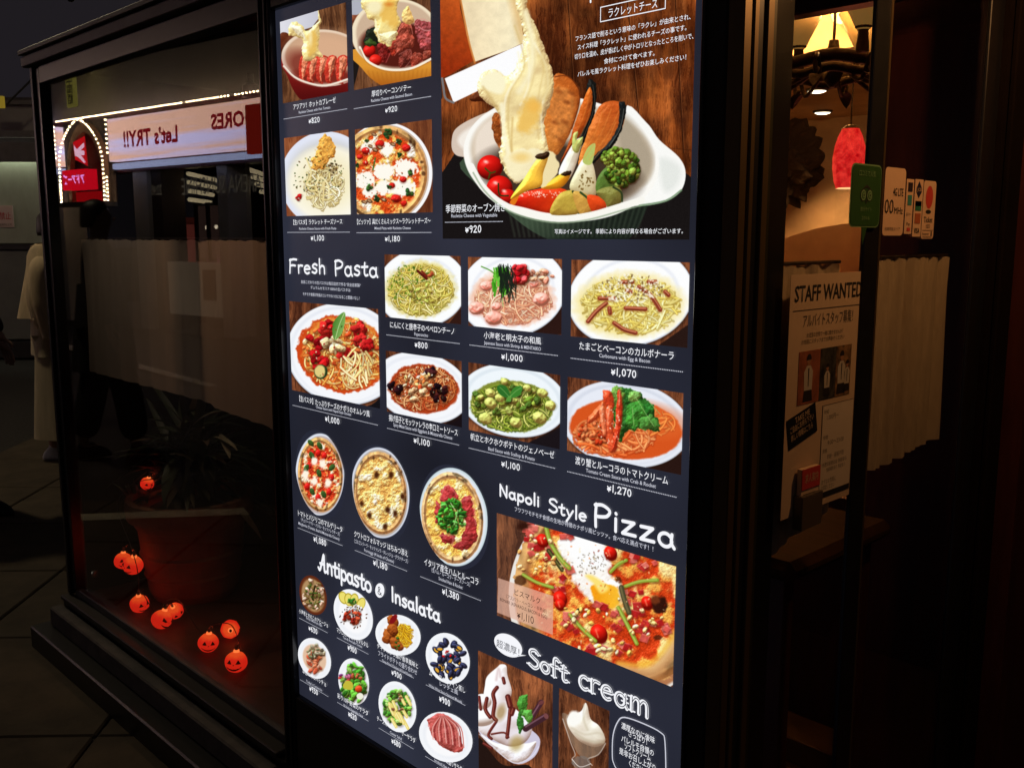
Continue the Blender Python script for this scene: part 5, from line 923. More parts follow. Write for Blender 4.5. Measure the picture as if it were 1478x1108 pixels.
tc = nt.nodes.new("ShaderNodeTexCoord"); nz = nt.nodes.new("ShaderNodeTexNoise"); nz.inputs["Scale"].default_value = 1.6; cr = nt.nodes.new("ShaderNodeValToRGB")
cr.color_ramp.elements[0].position = .3; cr.color_ramp.elements[1].position = .7; cr.color_ramp.elements[0].color = (*lin((25, 26, 35)), 1); cr.color_ramp.elements[1].color = (*lin((48, 51, 66)), 1)
nt.links.new(tc.outputs["Object"], nz.inputs["Vector"]); nt.links.new(nz.outputs[0], cr.inputs[0]); nt.links.new(cr.outputs[0], pb.inputs["Emission Color"]); pb.inputs["Emission Strength"].default_value = 1.0
box("light_film", film, -1.9955, -.8325, 0, .05, .3665, 1.9985, B)
pics(B); menu_text(B)

# ------------------------------------------------------------------ café curtains
def curtain(name, pts, z_top, zf, m, folds, amp, label, rod_r=.003, seed=0, sd=0):
    """pts: (x,y) from left to right; zf(t): bottom height"""
    root = empty(name, (pts[0][0], pts[0][1], z_top), label=label, cat="curtain"); rg = random.Random(seed)
    n = folds * 8; P = []; a, b = Vector(pts[0]), Vector(pts[1]); d = (b - a); nrm = Vector((-d.y, d.x)).normalized(); ph = [rg.uniform(-.6, .6) for _ in range(folds + 2)]
    rows = 14; vs = []; fs = []
    for r in range(rows + 1):
        v = r / rows
        for i in range(n + 1):
            t = i / n; k = t * folds; w = math.sin(k * 2 * math.pi + ph[int(k)] * math.sin(math.pi * (k % 1))) * amp * (1.0 if v > .12 else 1.0) * (.6 + .4 * math.sin(k * 1.7 + 2)) + .3 * amp * math.sin(k * 13 + v * 3)
            q = a + d * (t + .004 * math.sin(v * 4 + k)) + nrm * w; z = z_top + (zf(t) - z_top) * v
            if r == 0: z += .002 * math.sin(k * 12.6)
            vs.append((q.x, q.y, z))
    for r in range(rows):
        for i in range(n): j = r * (n + 1) + i; fs.append((j, j + 1, j + n + 2, j + n + 1))
    MB().add(vs, fs).build("cloth", m, None, smooth=True).parent = root
    c = [o for o in bpy.data.objects if o.parent == root and o.name.startswith("cloth")][-1]; c.location = -Vector(root.location)
    t = MB().tube([(a.x - nrm.x * .02 * sd, a.y - nrm.y * .02 * sd, z_top + .004), (b.x - nrm.x * .02 * sd, b.y - nrm.y * .02 * sd, z_top + .004)], rod_r).build("rod", M['iron'], root); t.location = -Vector(root.location)
    return root
curtain("cafe_curtain", ((-3.57, .120), (-2.13, .120)), 1.487, lambda t: 1.01 if t < .66 else 1.01 - .02 * (t - .66) / .34 - .012, M['voile'], 12, .006, "wide thin grey curtain across the left window", seed=1)
curtain("cafe_curtain", ((-.80, .078), (-.80, .362)), 1.452, lambda t: .955 + .065 * t, M['linen'], 4, .008, "narrow cream curtain behind the recruiting poster", seed=2)
curtain("cafe_curtain", ((-.795, .442), (-.795, .80)), 1.457, lambda t: 1.065 - .03 * math.sin(t * 3.1) * 0 + (.03 * (t - .3) if t > .3 else 0), M['linen'], 7, .011, "pleated cream curtain beside the card stickers", seed=3)

for k, x in enumerate((-3.15, -2.55)):  # spots added to brighten the curtain; no such lamps are known here
    w_ = empty("added_curtain_spot", (x, .58, 2.03), label="added spotlight brightening the %s half of the left window curtain" % ("far", "near")[k], cat="spotlight")
    MB().lathe([(.012, .03), (.012, .0), (.028, -.01), (.032, -.05), (.026, -.05), (.02, -.02)], n=16, caps=False).build("housing", M['black'], w_)
    d = bpy.data.lights.new("added_wash_light", 'SPOT'); d.energy = (8.5, 13.0)[k]; d.color = ((1, .78, .55), (1, .55, .3))[k]; d.spot_size = math.radians(84); d.spot_blend = .8; d.shadow_soft_size = .03
    o = bpy.data.objects.new("added_wash_light", d); COL.objects.link(o); o.parent = w_; o.location = (0, 0, -.04); o.rotation_euler = (Vector((0, -.46, -.62))).to_track_quat('-Z', 'Y').to_euler()
# ------------------------------------------------------------------ planter and plant in the left window
pt = empty("potted_plant", (-3.31, .355, .182), label="large terracotta pot with a dark leafy plant behind the left window", cat="potted plant")
pot_m = mat("terracotta", (.20, .095, .055), .8, 0, .25, noise=.3, nscale=6, bump=.3)
wob = lambda j, n: 1 + .004 * math.sin(j * 1.7)
MB().lathe([(.17, 0), (.188, .03), (.196, .085), (.204, .09), (.198, .10), (.209, .165), (.218, .17), (.211, .18), (.222, .27), (.232, .275), (.236, .30), (.262, .305), (.268, .35), (.262, .372), (.235, .374), (.225, .33)], n=40, wob=wob, sx=.86, sy=.86).build("pot", pot_m, pt, smooth=False)
MB().lathe([(.195, .325), (.05, .34)], n=24).build("soil", mat("dark_soil", (.02, .012, .008), .95, noise=.4, nscale=40, bump=.8), pt)
leaf_m = [mat("leaf_dark", (.035, .05, .022), .5, 0, .4, noise=.4, nscale=9), mat("leaf_brown", (.09, .06, .035), .6, 0, .3, noise=.4, nscale=9), mat("leaf_pale", (.20, .19, .13), .6, 0, .3, noise=.3, nscale=9)]
rg = random.Random(8)
MB().tube([(0, 0, .33), (.01, .0, .45), (-.01, .01, .62)], [.018, .014, .008]).build("stem", leaf_m[1], pt, smooth=True)
def leaf(base, az, el, L, wd, bend, m):
    mb = MB(); vs = []; d = Vector((math.cos(az) * math.cos(el), math.sin(az) * math.cos(el), math.sin(el))); side = Vector((-math.sin(az), math.cos(az), 0)); p = Vector(base); n = 7
    for i in range(n + 1):
        t = i / n; w = wd * math.sin(math.pi * min(.04 + t * .96, 1)) ** .7 * (1 - .35 * t)
        vs += [p + side * w, p + Vector((0, 0, -w * .35)), p - side * w]; d = (d + Vector((0, 0, -bend / n))).normalized(); p = p + d * L / n
    f = []
    for i in range(n): a = i * 3; f += [(a, a + 1, a + 4, a + 3), (a + 1, a + 2, a + 5, a + 4)]
    return mb.add(vs, f)
for i in range(170):
    az = rg.uniform(0, 6.28); el = rg.uniform(.1, 1.35); b = (rg.uniform(-.05, .05), rg.uniform(-.05, .05), rg.uniform(.36, .6)); L = rg.uniform(.16, .40) * (1 - .25 * (math.sin(az) < -.3))
    leaf(b, az, el, L, rg.uniform(.012, .03), rg.uniform(.6, 1.8), None).build("leaf", leaf_m[0 if rg.random() < .75 else (1 if rg.random() < .75 else 2)], pt, smooth=True)
for (a, b, c, az, el, L) in ((.2, .0, .62, .2, .3, .14), (.22, .02, .63, -.2, -.1, .13), (.15, -.05, .66, 1.0, .9, .12), (.06, -.1, .55, .5, .4, .1), (-.1, -.1, .5, 2.6, .2, .14)):
    leaf((a, b, c), az, el, L, .016, 1.0, None).build("leaf", leaf_m[2], pt, smooth=True)

def pl(name, loc, w, rgb, r=.02, parent=None):
    d = bpy.data.lights.new(name, 'POINT'); d.energy = w; d.color = rgb; d.shadow_soft_size = r; o = bpy.data.objects.new(name, d); COL.objects.link(o); o.location = loc
    if parent: o.parent = parent
    return o
for i in range(12):
    leaf((rg.uniform(-.17, -.10), rg.uniform(-.16, -.10), rg.uniform(.33, .37)), rg.uniform(2.2, 4.6), rg.uniform(.5, 1.4), rg.uniform(.06, .12), rg.uniform(.006, .012), .8, None).build("leaf", leaf_m[0], pt, smooth=True)
# ------------------------------------------------------------------ pumpkin lanterns on a string
pk_m = bpy.data.materials.new("pumpkin_glow"); pk_m.use_nodes = True; nt = pk_m.node_tree; nt.nodes.clear()
o_ = nt.nodes.new("ShaderNodeOutputMaterial"); e_ = nt.nodes.new("ShaderNodeEmission"); tc = nt.nodes.new("ShaderNodeTexCoord"); sp = nt.nodes.new("ShaderNodeSeparateXYZ"); mr = nt.nodes.new("ShaderNodeMapRange"); mr.inputs[1].default_value = .006; mr.inputs[2].default_value = .032
cr = nt.nodes.new("ShaderNodeValToRGB"); cr.color_ramp.elements[0].color = (*lin((222, 34, 18)), 1); cr.color_ramp.elements[1].color = (*lin((255, 84, 34)), 1); e3 = cr.color_ramp.elements.new(.6); e3.color = (*lin((236, 42, 24)), 1)
nz = nt.nodes.new("ShaderNodeTexNoise"); nz.inputs["Scale"].default_value = 60; mm_ = nt.nodes.new("ShaderNodeMath"); mm_.operation = 'MULTIPLY_ADD'; mm_.inputs[1].default_value = .5
nt.links.new(tc.outputs["Object"], sp.inputs[0]); nt.links.new(sp.outputs[2], mr.inputs[0]); nt.links.new(tc.outputs["Object"], nz.inputs["Vector"]); nt.links.new(nz.outputs[0], mm_.inputs[0]); nt.links.new(mr.outputs[0], mm_.inputs[2])
nt.links.new(mm_.outputs[0], cr.inputs[0]); nt.links.new(cr.outputs[0], e_.inputs[0]); e_.inputs[1].default_value = 1.0; nt.links.new(e_.outputs[0], o_.inputs[0])
face_m = mat("black_face_paint", (.01, .006, .006), .6); cap_m = glow("lantern_cap_glow", (255, 120, 60), 1.5); plug_m = mat("black_plug", (.02, .02, .02), .5)
def sph(theta, phi, r=.0350): # face coordinates: theta sideways, phi up (radians), facing -Y
    return (r * math.sin(theta) * math.cos(phi), -r * math.cos(theta) * math.cos(phi), r * .92 * math.sin(phi))
def face_patch(mb, pts, r=.0353):
    c = (sum(p[0] for p in pts) / len(pts), sum(p[1] for p in pts) / len(pts)); q = []
    for i in range(len(pts)):
        a, b = pts[i], pts[(i + 1) % len(pts)]; q += [a, ((a[0] + b[0]) / 2, (a[1] + b[1]) / 2)]
    vs = [sph(*c, r)] + [sph(*p, r) for p in q]; n = len(q); mb.add(vs, [(0, 1 + i, 1 + (i + 1) % n) for i in range(n)])
def pumpkin(loc, rot, kind, label, sc=1.0):
    t = empty("pumpkin_lantern", loc, 0, label, "pumpkin lantern", "glowing pumpkin lanterns on a string"); t.rotation_euler = rot; t.scale = (sc * .92,) * 3
    n = 32; rs = []
    for i in range(15):
        ph = -math.pi / 2 + math.pi * (i + .5) / 15
        rs.append([(.035 * (1 - .045 * abs(math.sin(j / n * math.pi * 8))) * math.cos(ph) * math.cos(j / n * 6.2832), .035 * (1 - .045 * abs(math.sin(j / n * math.pi * 8))) * math.cos(ph) * math.sin(j / n * 6.2832), .032 * math.sin(ph)) for j in range(n)])
    MB().rings(rs).build("shell", pk_m, t, smooth=True)
    MB().lathe([(.010, .029), (.009, .037), (.006, .038)], n=12).build("cap", cap_m, t); MB().lathe([(.005, .038), (.005, .052), (.003, .055)], n=10).build("socket", plug_m, t)
    mb = MB()
    for s in (-1, 1):
        if kind == 'angry': face_patch(mb, [(s * .18, .10), (s * .68, .52), (s * .74, .16), (s * .42, .04)], .0358)
        else: face_patch(mb, [(s * .16, .10), (s * .40, .50), (s * .64, .10)], .0358)
    face_patch(mb, [(-.07, -.02), (0, .1), (.07, -.02)], .0358)
    N = 10
    for i in range(N):
        a, b = -.72 + 1.44 * i / N, -.72 + 1.44 * (i + 1) / N; f = lambda x: -.42 + .34 * x * x * 1.2; th = lambda x: .21 * (1 - (x / .76) ** 2) + .02
        if kind == 'teeth': zt = .08 if i % 2 else 0; face_patch(mb, [(a, f(a) + zt), (b, f(b) + zt * 0), (b, f(b) - th(b)), (a, f(a) - th(a))], .0358)
        else: face_patch(mb, [(a, f(a)), (b, f(b)), (b, f(b) - th(b)), (a, f(a) - th(a))], .0358)
    mb.build("face", face_m, t)
    pl("lantern_light", (0, -.02, .062), .028 if loc[2] < .3 else .014, (1, .07, .02), .004, t)
    return t
r = math.radians
def aim(x, y): return math.atan2(-1.191 - y, 0 - x) + math.pi / 2      # yaw that faces the viewer's spot
for (x, y, z), (dx, yaw, tilt), kd, lb, sc in (
  ((-3.24, .115, .217), (.1, .55, -.12), 'teeth', "pumpkin lantern with sideways grin on the window floor at far left", 1.05),
  ((-3.05, .110, .217), (.2, .75, .3), 'angry', "pumpkin lantern leaning against another, the front one of the middle pair", 1.08),
  ((-3.055, .160, .232), (.5, .35, -.5), 'smile', "pumpkin lantern tipped behind the front one of the middle pair", .9),
  ((-2.765, .135, .217), (0, 0, .12), 'smile', "upright smiling pumpkin lantern with triangular eyes, left of three", 1.02),
  ((-2.82, .240, .214), (1.2, .3, -.8), 'angry', "pumpkin lantern lying upside down behind the smiling one", .98),
  ((-2.575, .130, .217), (-.1, -.25, .05), 'teeth', "pumpkin lantern with a toothy grin, nearest the menu board", 1.08),
  ((-3.29, .12, .345), (0, -.85, .25), 'smile', "pumpkin lantern hanging against the terracotta pot", 1.12),
  ((-3.39, .125, .335), (0, .25, .1), 'smile', "half hidden pumpkin lantern hanging left of the pot", 1.0),
  ((-3.46, .26, .585), (.3, .3, .2), 'smile', "pumpkin lantern shining through leaves at the pot's rim", .8)):
    pumpkin((x, y, z), (dx, tilt, aim(x, y) + yaw), kd, lb, sc)
wire = catmull([(-3.46, .26, .63), (-3.44, .14, .54), (-3.29, .12, .405), (-3.25, .12, .32), (-3.25, .115, .20), (-3.24, .12, .265), (-3.15, .14, .188), (-3.07, .13, .265), (-3.04, .17, .27), (-2.95, .19, .188), (-2.84, .18, .188), (-2.765, .145, .27), (-2.79, .23, .24), (-2.70, .21, .188), (-2.64, .16, .195), (-2.575, .14, .27)], 6)
MB().tube(wire, .0016, 6).build("light_cable", plug_m, label="thin dark cable linking the pumpkin lanterns along the window floor", cat="cable")
box("red_pole", mat("red_lacquer", (.45, .03, .02), .35, 0, .5, noise=.2, nscale=6), -2.67, -2.61, .34, .40, .183, 2.05, label="slim red lacquered pole standing beside the pot inside the window", cat="pole")
tp = MB().lathe([(.012, 0), (.016, .004), (.016, .012), (.010, .014)], (0, 0, 0), 16).build("floor_spot", mat("steel_ring", (.6, .6, .55), .2, .9), None, origin=None, label="tiny round metal fitting low in the window's left corner", cat="light fitting"); tp.location = (-3.52, .075, .262); tp.rotation_euler = (1.2, 0, -.9)
lamp_face = MB().lathe([(.009, .0145), (.007, .016)], (0, 0, 0), 12).build("lens", glow("small_lens", (250, 250, 225), 1.0), tp)

# ------------------------------------------------------------------ dining room: chandelier, pendant, spots, furniture
ch = empty("chandelier", (-1.30, 1.24, 1.885), label="dark wrought iron chandelier with upturned amber glass shades", cat="chandelier")
MB().tube([(0, 0, .1), (0, 0, .70)], .004).build("rod", M['iron'], ch)
for rr, zz, th in ((.17, .05, .016), (.12, .03, .012)): MB().tube([(rr * math.cos(i / 36 * 6.2832), rr * math.sin(i / 36 * 6.2832), zz + .006 * math.sin(i * .9)) for i in range(37)], th).build("ring", M['iron'], ch, smooth=True)
for k in range(10):
    a = k / 10 * 6.283; c, s_ = math.cos(a), math.sin(a)
    P = catmull([(c * .03, s_ * .03, .06), (c * .10, s_ * .10, .02), (c * .16, s_ * .16, .0), (c * .20, s_ * .20, .05), (c * .23, s_ * .23, .04), (c * .22, s_ * .22, .01), (c * .20, s_ * .20, .02)], 4)
    MB().tube(P, .006, 6).build("scroll", M['iron'], ch, smooth=True)
    leaf((c * .18, s_ * .18, .01), a, .3, .08, .02, 1.6, None).build("iron_leaf", M['iron'], ch)
MB().lathe([(.006, .0), (.022, .02), (.03, .04), (.022, .06), (.012, .12)], n=16).build("body", M['iron'], ch, smooth=True)
amber = bpy.data.materials.new("amber_glass"); amber.use_nodes = True; b_ = amber.node_tree.nodes["Principled BSDF"]; b_.inputs["Base Color"].default_value = (.34, .22, .09, 1); b_.inputs["Roughness"].default_value = .4; b_.inputs["Emission Color"].default_value = (.55, .30, .07, 1); b_.inputs["Emission Strength"].default_value = .28; MATS["amber_glass"] = amber
bulb_m = glow("warm_bulb", (255, 214, 110), 6.0)
for k, (x, y) in enumerate(((-.075, -.045), (.13, .10), (-.02, .22), (.16, -.16))):
    o = MB().lathe([(.014, .0), (.022, .012), (.03, .03), (.078, .125), (.074, .125), (.026, .034)], (0, 0, 0), 28, caps=False).build("glass_shade", amber, ch, smooth=True); o.location = (x, y, .10)
    MB().lathe([(.016, -.05), (.012, .0), (.02, .006), (.02, .02)], n=14).build("cup", M['iron'], o)
    MB().lathe([(.008, .03), (.016, .06), (.014, .08), (.002, .09)], n=12).build("bulb", bulb_m, o, smooth=True)
    pl("bulb_light", (x, y, .25), 14.0, (1.0, .52, .17), .02, ch)
# bare bulb by the bulkhead
sc = empty("wall_lamp", (-1.95, 2.50, 2.36), label="bright round globe lamp glowing on the wall above the chandelier", cat="wall lamp")
MB().lathe([(.005, -.035), (.028, -.025), (.038, 0), (.028, .025), (.005, .035)], n=20).build("globe", glow("lamp_globe", (255, 226, 130), 5.0), sc, smooth=True); MB().box(-.02, .02, .03, .10, -.02, .02).build("bracket", M['iron'], sc); pl("globe_light", (0, -.07, 0), 17.0, (1.0, .54, .18), .04, sc)
sc2 = copy_tree(sc); sc2.location = (-2.32, 2.50, 2.36); sc2["label"] = "globe lamp close to the left edge of the entrance glass"
pd = empty("pendant_lamp", (-1.452, 1.655, 1.645), label="red mottled glass pendant lamp hanging inside the entrance", cat="pendant lamp")
red_m = mat("mottled_red_glass", (.5, .01, .02), .3, noise=0, nscale=42, emit=tuple(lin((230, 10, 26))), es=1.0, rgb2=(.3, 0, .01))
MB().lathe([(.036, 0), (.043, .02), (.049, .06), (.0495, .09), (.045, .125), (.036, .155), (.025, .178)], n=32, caps=False).build("glass_shade", red_m, pd, smooth=True)
MB().lathe([(.037, -.002), (.030, -.003), (.030, .003)], n=32, caps=False).build("lit_rim", glow("rim_glow", (255, 190, 130), 1.6), pd)
MB().lathe([(.026, .177), (.018, .186), (.006, .19)], n=20).build("cap", M['iron'], pd); MB().tube([(0, 0, .188), (0, 0, .99)], .0028, 6).build("cord", M['iron'], pd); pl("pendant_light", (0, 0, -.03), 1.2, (1, .25, .12), .02, pd)
for (x, y, lb) in ((-2.60, 3.52, "ceiling downlight nearest the entrance"), (-3.02, 4.36, "ceiling downlight close to the rear wall")):
    s = empty("ceiling_spotlight", (x, y, 2.249), label=lb, cat="ceiling light", group="ceiling downlights")
    MB().lathe([(.055, -.012), (.06, 0), (.03, .0)], n=24).build("ring", M['cornice'], s); MB().lathe([(.046, -.014), (.03, -.02)], n=24).build("lens", glow("spot_lens", (255, 244, 214), 5.0), s)
    d = bpy.data.lights.new("spot_light", 'SPOT'); d.energy = 60 if y > 4 else 44; d.color = (1, .56, .22); d.spot_size = math.radians(95); d.spot_blend = .6; d.shadow_soft_size = .03; o = bpy.data.objects.new("spot_light", d); COL.objects.link(o); o.parent = s; o.location = (0, 0, -.03)
tr_ = MB().tube([(-1.9, 2.62, 2.20), (-1.62, 2.9, 2.19)], .012).build("ceiling_rail", M['rail'], label="thin brass rail under the dining room ceiling", cat="rail")
# rough rock feature and dried branches on the rear wall
rk = MB(); rg = random.Random(5); bmk = bmesh.new(); bmesh.ops.create_icosphere(bmk, subdivisions=5, radius=1)
for v in bmk.verts:
    f = 1 + .22 * math.sin(v.co.x * 7 + v.co.z * 5) * math.cos(v.co.y * 6) + .10 * math.sin(v.co.x * 19 + 3) * math.sin(v.co.z * 17) + rg.uniform(-.03, .03); v.co = Vector((v.co.x * .26 * f, v.co.y * .15 * f, v.co.z * .24 * f))
bmk.verts.index_update(); rk.add([v.co for v in bmk.verts], [[v.index for v in f.verts] for f in bmk.faces]); bmk.free()
o = rk.build("hanging_foliage", mat("dark_foliage", (.045, .025, .013), .95, noise=.3, nscale=12, bump=1.0), label="dark bushy hanging foliage below the rear downlight", cat="foliage"); o.location = (-3.06, 3.9, 1.90)
# rounded plaster booth backs
def booth(x, y, w, h, z0, label, rz=0):
    mb = MB(); n = 24; pr = [(-w / 2, z0)] + [(-w / 2 * math.cos(math.pi * i / n), z0 + (h - z0) * (.45 + .55 * math.sin(math.pi * i / n) ** .8)) for i in range(n + 1)] + [(w / 2, z0)]
    a = [(px, -.06, pz) for px, pz in pr]; b = [(px, .06, pz) for px, pz in pr]; mb.rings([a, b]); o = mb.build("booth_back", M['plaster'], label=label, cat="partition"); o.location = (x, y, 0); o.rotation_euler = (0, 0, rz); return o
booth(-1.75, 2.45, 1.5, 1.55, .1, "low arched plaster partition behind the red pendant", .3)
tb = empty("dining_table", (-1.12, .52, .1), label="small wooden table just inside the entrance glass", cat="table")
wt = mat("table_wood", (.05, .022, .009), .85, 0, .1, noise=.3, nscale=4, stretch=(1, 8, 8))
MB().box(-.16, .26, -.16, .26, .76, .80, .015).build("table_top", wt, tb)
for x in (-.11, .21):
    for y in (-.11, .21): MB().box(x - .018, x + .018, y - .018, y + .018, 0, .76, .003).build("leg", M['redwood'], tb)

box("dado_panel", M['redwood'], -2.05, -.86, 1.20, 1.24, .1005, .80, label="low dark wooden partition behind the small table inside", cat="partition")
# ------------------------------------------------------------------ entrance downlight that lights posters
ed = empty("entrance_downlight", (-.30, .55, 2.112), label="round downlight in the entrance recess ceiling", cat="ceiling light")
MB().lathe([(.045, -.012), (.05, 0), (.02, 0)], n=24).build("ring", M['cornice'], ed); MB().lathe([(.038, -.013), (.02, -.016)], n=20).build("lens", glow("entr_lens", (255, 190, 110), 1.0), ed); pl("entrance_light", (0, 0, -.06), 9.0, (1, .48, .17), .03, ed)

# ------------------------------------------------------------------ posters and stickers on the entrance glass (plane x = -0.768)
PX = -.7695
paper = mat("cream_paper", (.62, .45, .30), .7, noise=.06, nscale=14); ink = mat("black_ink", (.02, .018, .016), .6); inkg = mat("grey_ink", (.10, .08, .06), .6); red_i = mat("red_ink", (.55, .05, .04), .6)
def sheet(name, m, y0, y1, z0, z1, parent=None, dx=0.0, r=0.0, rot=0.0, th=.0006, **k):
    cy, cz = (y0 + y1) / 2, (z0 + z1) / 2; w, h = (y1 - y0) / 2, (z1 - z0) / 2; pts = []
    if r <= 0: pts = [(-w, -h), (w, -h), (w, h), (-w, h)]
    else:
        for cx_, cz_, a in ((w - r, h - r, 0), (-w + r, h - r, 90), (-w + r, -h + r, 180), (w - r, -h + r, 270)):
            pts += [(cx_ + r * math.cos(math.radians(a + t)), cz_ + r * math.sin(math.radians(a + t))) for t in (0, 22, 45, 68, 90)]
    c, s = math.cos(rot), math.sin(rot); pts = [(cy + a * c - b * s, cz + a * s + b * c) for a, b in pts]
    return MB().rings([[(PX + dx, a, b) for a, b in pts], [(PX + dx + th, a, b) for a, b in pts]]).build(name, m, parent, **k)
def side_text(body, m, y0, z, w, h, parent, dx=.0012, bold=0.0, rot=0.0, name="lettering"):
    o = put_text(name, body, m, (PX + dx, y0, z), (0, 1, 0), w, h, parent, bold)
    if rot: o.rotation_euler.rotate_axis('Y', -rot)
    return o
ps = empty("recruiting_poster", (0, 0, 0), label="cream STAFF WANTED recruiting poster taped inside the entrance glass", cat="poster")
sheet("paper", paper, .150, .402, 1.050, 1.440, ps)
side_text("STAFF WANTED", ink, .163, 1.398, .222, .026, ps, bold=.014); sheet("rule", inkg, .160, .392, 1.3835, 1.3845, ps, dx=.0008)
side_text("アルバイトスタッフ募集！", inkg, .192, 1.358, .165, .017, ps); side_text("お洒落な空間で一緒に働きませんか？", inkg, .205, 1.340, .12, .006, ps); side_text("お気軽にスタッフまでお声掛けください", inkg, .190, 1.330, .14, .006, ps)
ph1 = mat("poster_photo_brick", (.32, .10, .05), .5, noise=.4, nscale=30); ph2 = mat("poster_photo_night", (.05, .045, .035), .5, noise=.9, nscale=60); ph3 = mat("poster_photo_lights", (.20, .11, .05), .5, noise=.9, nscale=70)
shirt = mat("photo_shirt", (.5, .44, .36), .6, noise=.1); hairm = mat("photo_dark", (.02, .014, .012), .6); skin_p = mat("photo_skin", (.36, .17, .09), .6, noise=.1)
def ploy(name, m, pts, parent, dx=.0016): return MB().add([(PX + dx, a, b) for a, b in pts], [tuple(range(len(pts)))]).build(name, m, parent)
sheet("photo", ph1, .184, .252, 1.232, 1.318, ps, dx=.0008, label="staff photo on an orange brick wall"); sheet("photo", ph2, .253, .305, 1.232, 1.318, ps, dx=.0008, label="dark staff photo"); sheet("photo", ph3, .306, .358, 1.232, 1.318, ps, dx=.0008, label="staff photo with warm lights")
def figure(y, z, s, dx=.0018):
    ploy("photo_shirt", shirt, [(y - .012 * s, z), (y + .012 * s, z), (y + .014 * s, z + .032 * s), (y + .006 * s, z + .042 * s), (y - .006 * s, z + .042 * s), (y - .014 * s, z + .032 * s)], ps, dx)
    ploy("photo_face", skin_p, [(y + .006 * s * math.cos(t), z + .050 * s + .008 * s * math.sin(t)) for t in np.linspace(0, 5.8, 12)], ps, dx); ploy("photo_hair", hairm, [(y + .0075 * s * math.cos(t), z + .053 * s + .008 * s * math.sin(t)) for t in np.linspace(-.2, 3.4, 10)], ps, dx + .0002)
    ploy("photo_tie", hairm, [(y - .0015 * s, z + .038 * s), (y + .0015 * s, z + .038 * s), (y + .001 * s, z + .008 * s), (y - .001 * s, z + .008 * s)], ps, dx + .0003); ploy("photo_apron", hairm, [(y - .015 * s, z - .016 * s), (y + .015 * s, z - .016 * s), (y + .012 * s, z + .002 * s), (y - .012 * s, z + .002 * s)], ps, dx + .0001)
figure(.215, 1.252, 1.0); figure(.277, 1.25, .7); figure(.325, 1.252, .95); figure(.345, 1.25, .7)
sheet("notice_frame", inkg, .268, .376, 1.062, 1.222, ps, dx=.0007); sheet("notice", mat("pale_notice", (.66, .56, .44), .7, noise=.05, nscale=10), .2692, .3748, 1.0632, 1.2208, ps, dx=.0010)
for k, (s_, y0, z, w, h) in enumerate((("時給", .274, 1.207, .016, .006), ("1,000円〜", .284, 1.196, .040, .008), ("時間", .274, 1.163, .016, .006), ("9:00〜23:00", .290, 1.152, .056, .008), ("資格", .274, 1.140, .016, .006), ("年齢・経験不問", .290, 1.128, .058, .007), ("待遇", .274, 1.116, .016, .006), ("交通費支給 制服貸与", .290, 1.116, .070, .006), ("食事補助あり 昇給あり", .290, 1.106, .066, .006), ("まずはお気軽に", .276, 1.086, .050, .007), ("お電話ください", .276, 1.076, .045, .007))): side_text(s_, ink, y0, z, w, h, ps, dx=.0016)
sheet("footer", ink, .2695, .3745, 1.0635, 1.072, ps, dx=.0013)
tk = empty("take_me_sticker", (0, 0, 0), label="tilted black TAKE ME sticker on the recruiting poster", cat="sticker")
sheet("sticker", mat("black_sticker", (.012, .012, .016), .45), .158, .248, 1.172, 1.222, tk, dx=.0014, rot=.22)
for s_, a, b, w, h in (("TAKE ME", .180, 1.204, .046, .010), ("ご自由にお持ち下さい", .166, 1.189, .074, .009), ("詳しい情報はこちら", .170, 1.176, .068, .009)): side_text(s_, paper, a, b, w, h, tk, dx=.0024, rot=.22)
bx = empty("leaflet_holder", (0, 0, 0), label="small holder with red topped leaflets at the poster's lower corner", cat="leaflet holder")
MB().box(PX + .001, PX + .018, .186, .252, 1.028, 1.085, .001).build("holder", mat("grey_holder", (.10, .075, .055), .4), bx)
MB().box(PX + .004, PX + .012, .190, .248, 1.034, 1.128, .0005).build("leaflet", paper, bx); MB().box(PX + .0125, PX + .0135, .190, .248, 1.094, 1.128).build("leaflet_header", red_i, bx)
for k in range(5): MB().box(PX + .0125, PX + .0130, .196, .235 + .004 * (k % 3), 1.076 - .0 + k * -.0, 1.078).build("print_line", inkg, bx).location = (.0, 0, -.008 * k + .008)
put_text("lettering", "求人案内", paper, (PX + .0142, .198, 1.106), (0, 1, 0), .042, .012, bx)
# green award sticker (owl emblem, speech tail)
gs = empty("award_sticker", (0, 0, 0), label="green rounded award sticker with owl emblem and pointed tail", cat="sticker")
gm = mat("green_sticker", (.025, .085, .02), .45, noise=.12, nscale=20); gl_ = mat("pale_green_edge", (.16, .30, .14), .5)
sheet("border", gl_, .3065, .4135, 1.5135, 1.6165, gs, dx=.010, r=.012); sheet("plate", gm, .309, .411, 1.516, 1.614, gs, dx=.0108, r=.010)
MB().rings([[(PX + .0108, .350, 1.514), (PX + .0108, .370, 1.514), (PX + .0108, .356, 1.484)], [(PX + .0112, .350, 1.514), (PX + .0112, .370, 1.514), (PX + .0112, .356, 1.484)]]).build("tail", gm, gs)
for s in (-1, 1):
    for rr, mm_, dx in ((.0105, ink, .0120), (.0088, gl_, .0123), (.0060, gm, .0126), (.0044, gl_, .0129), (.0020, ink, .0132)): ploy("owl_eye", mm_, [(.360 + s * .011 + rr * math.cos(t), 1.566 + rr * math.sin(t)) for t in np.linspace(0, 5.9, 18)], gs, dx)
ploy("owl_brow", ink, [(.344, 1.574), (.352, 1.580), (.360, 1.583), (.368, 1.580), (.376, 1.574), (.368, 1.577), (.360, 1.578), (.352, 1.577)], gs, .0122); ploy("owl_beak", ink, [(.357, 1.558), (.363, 1.558), (.360, 1.551)], gs, .0122)
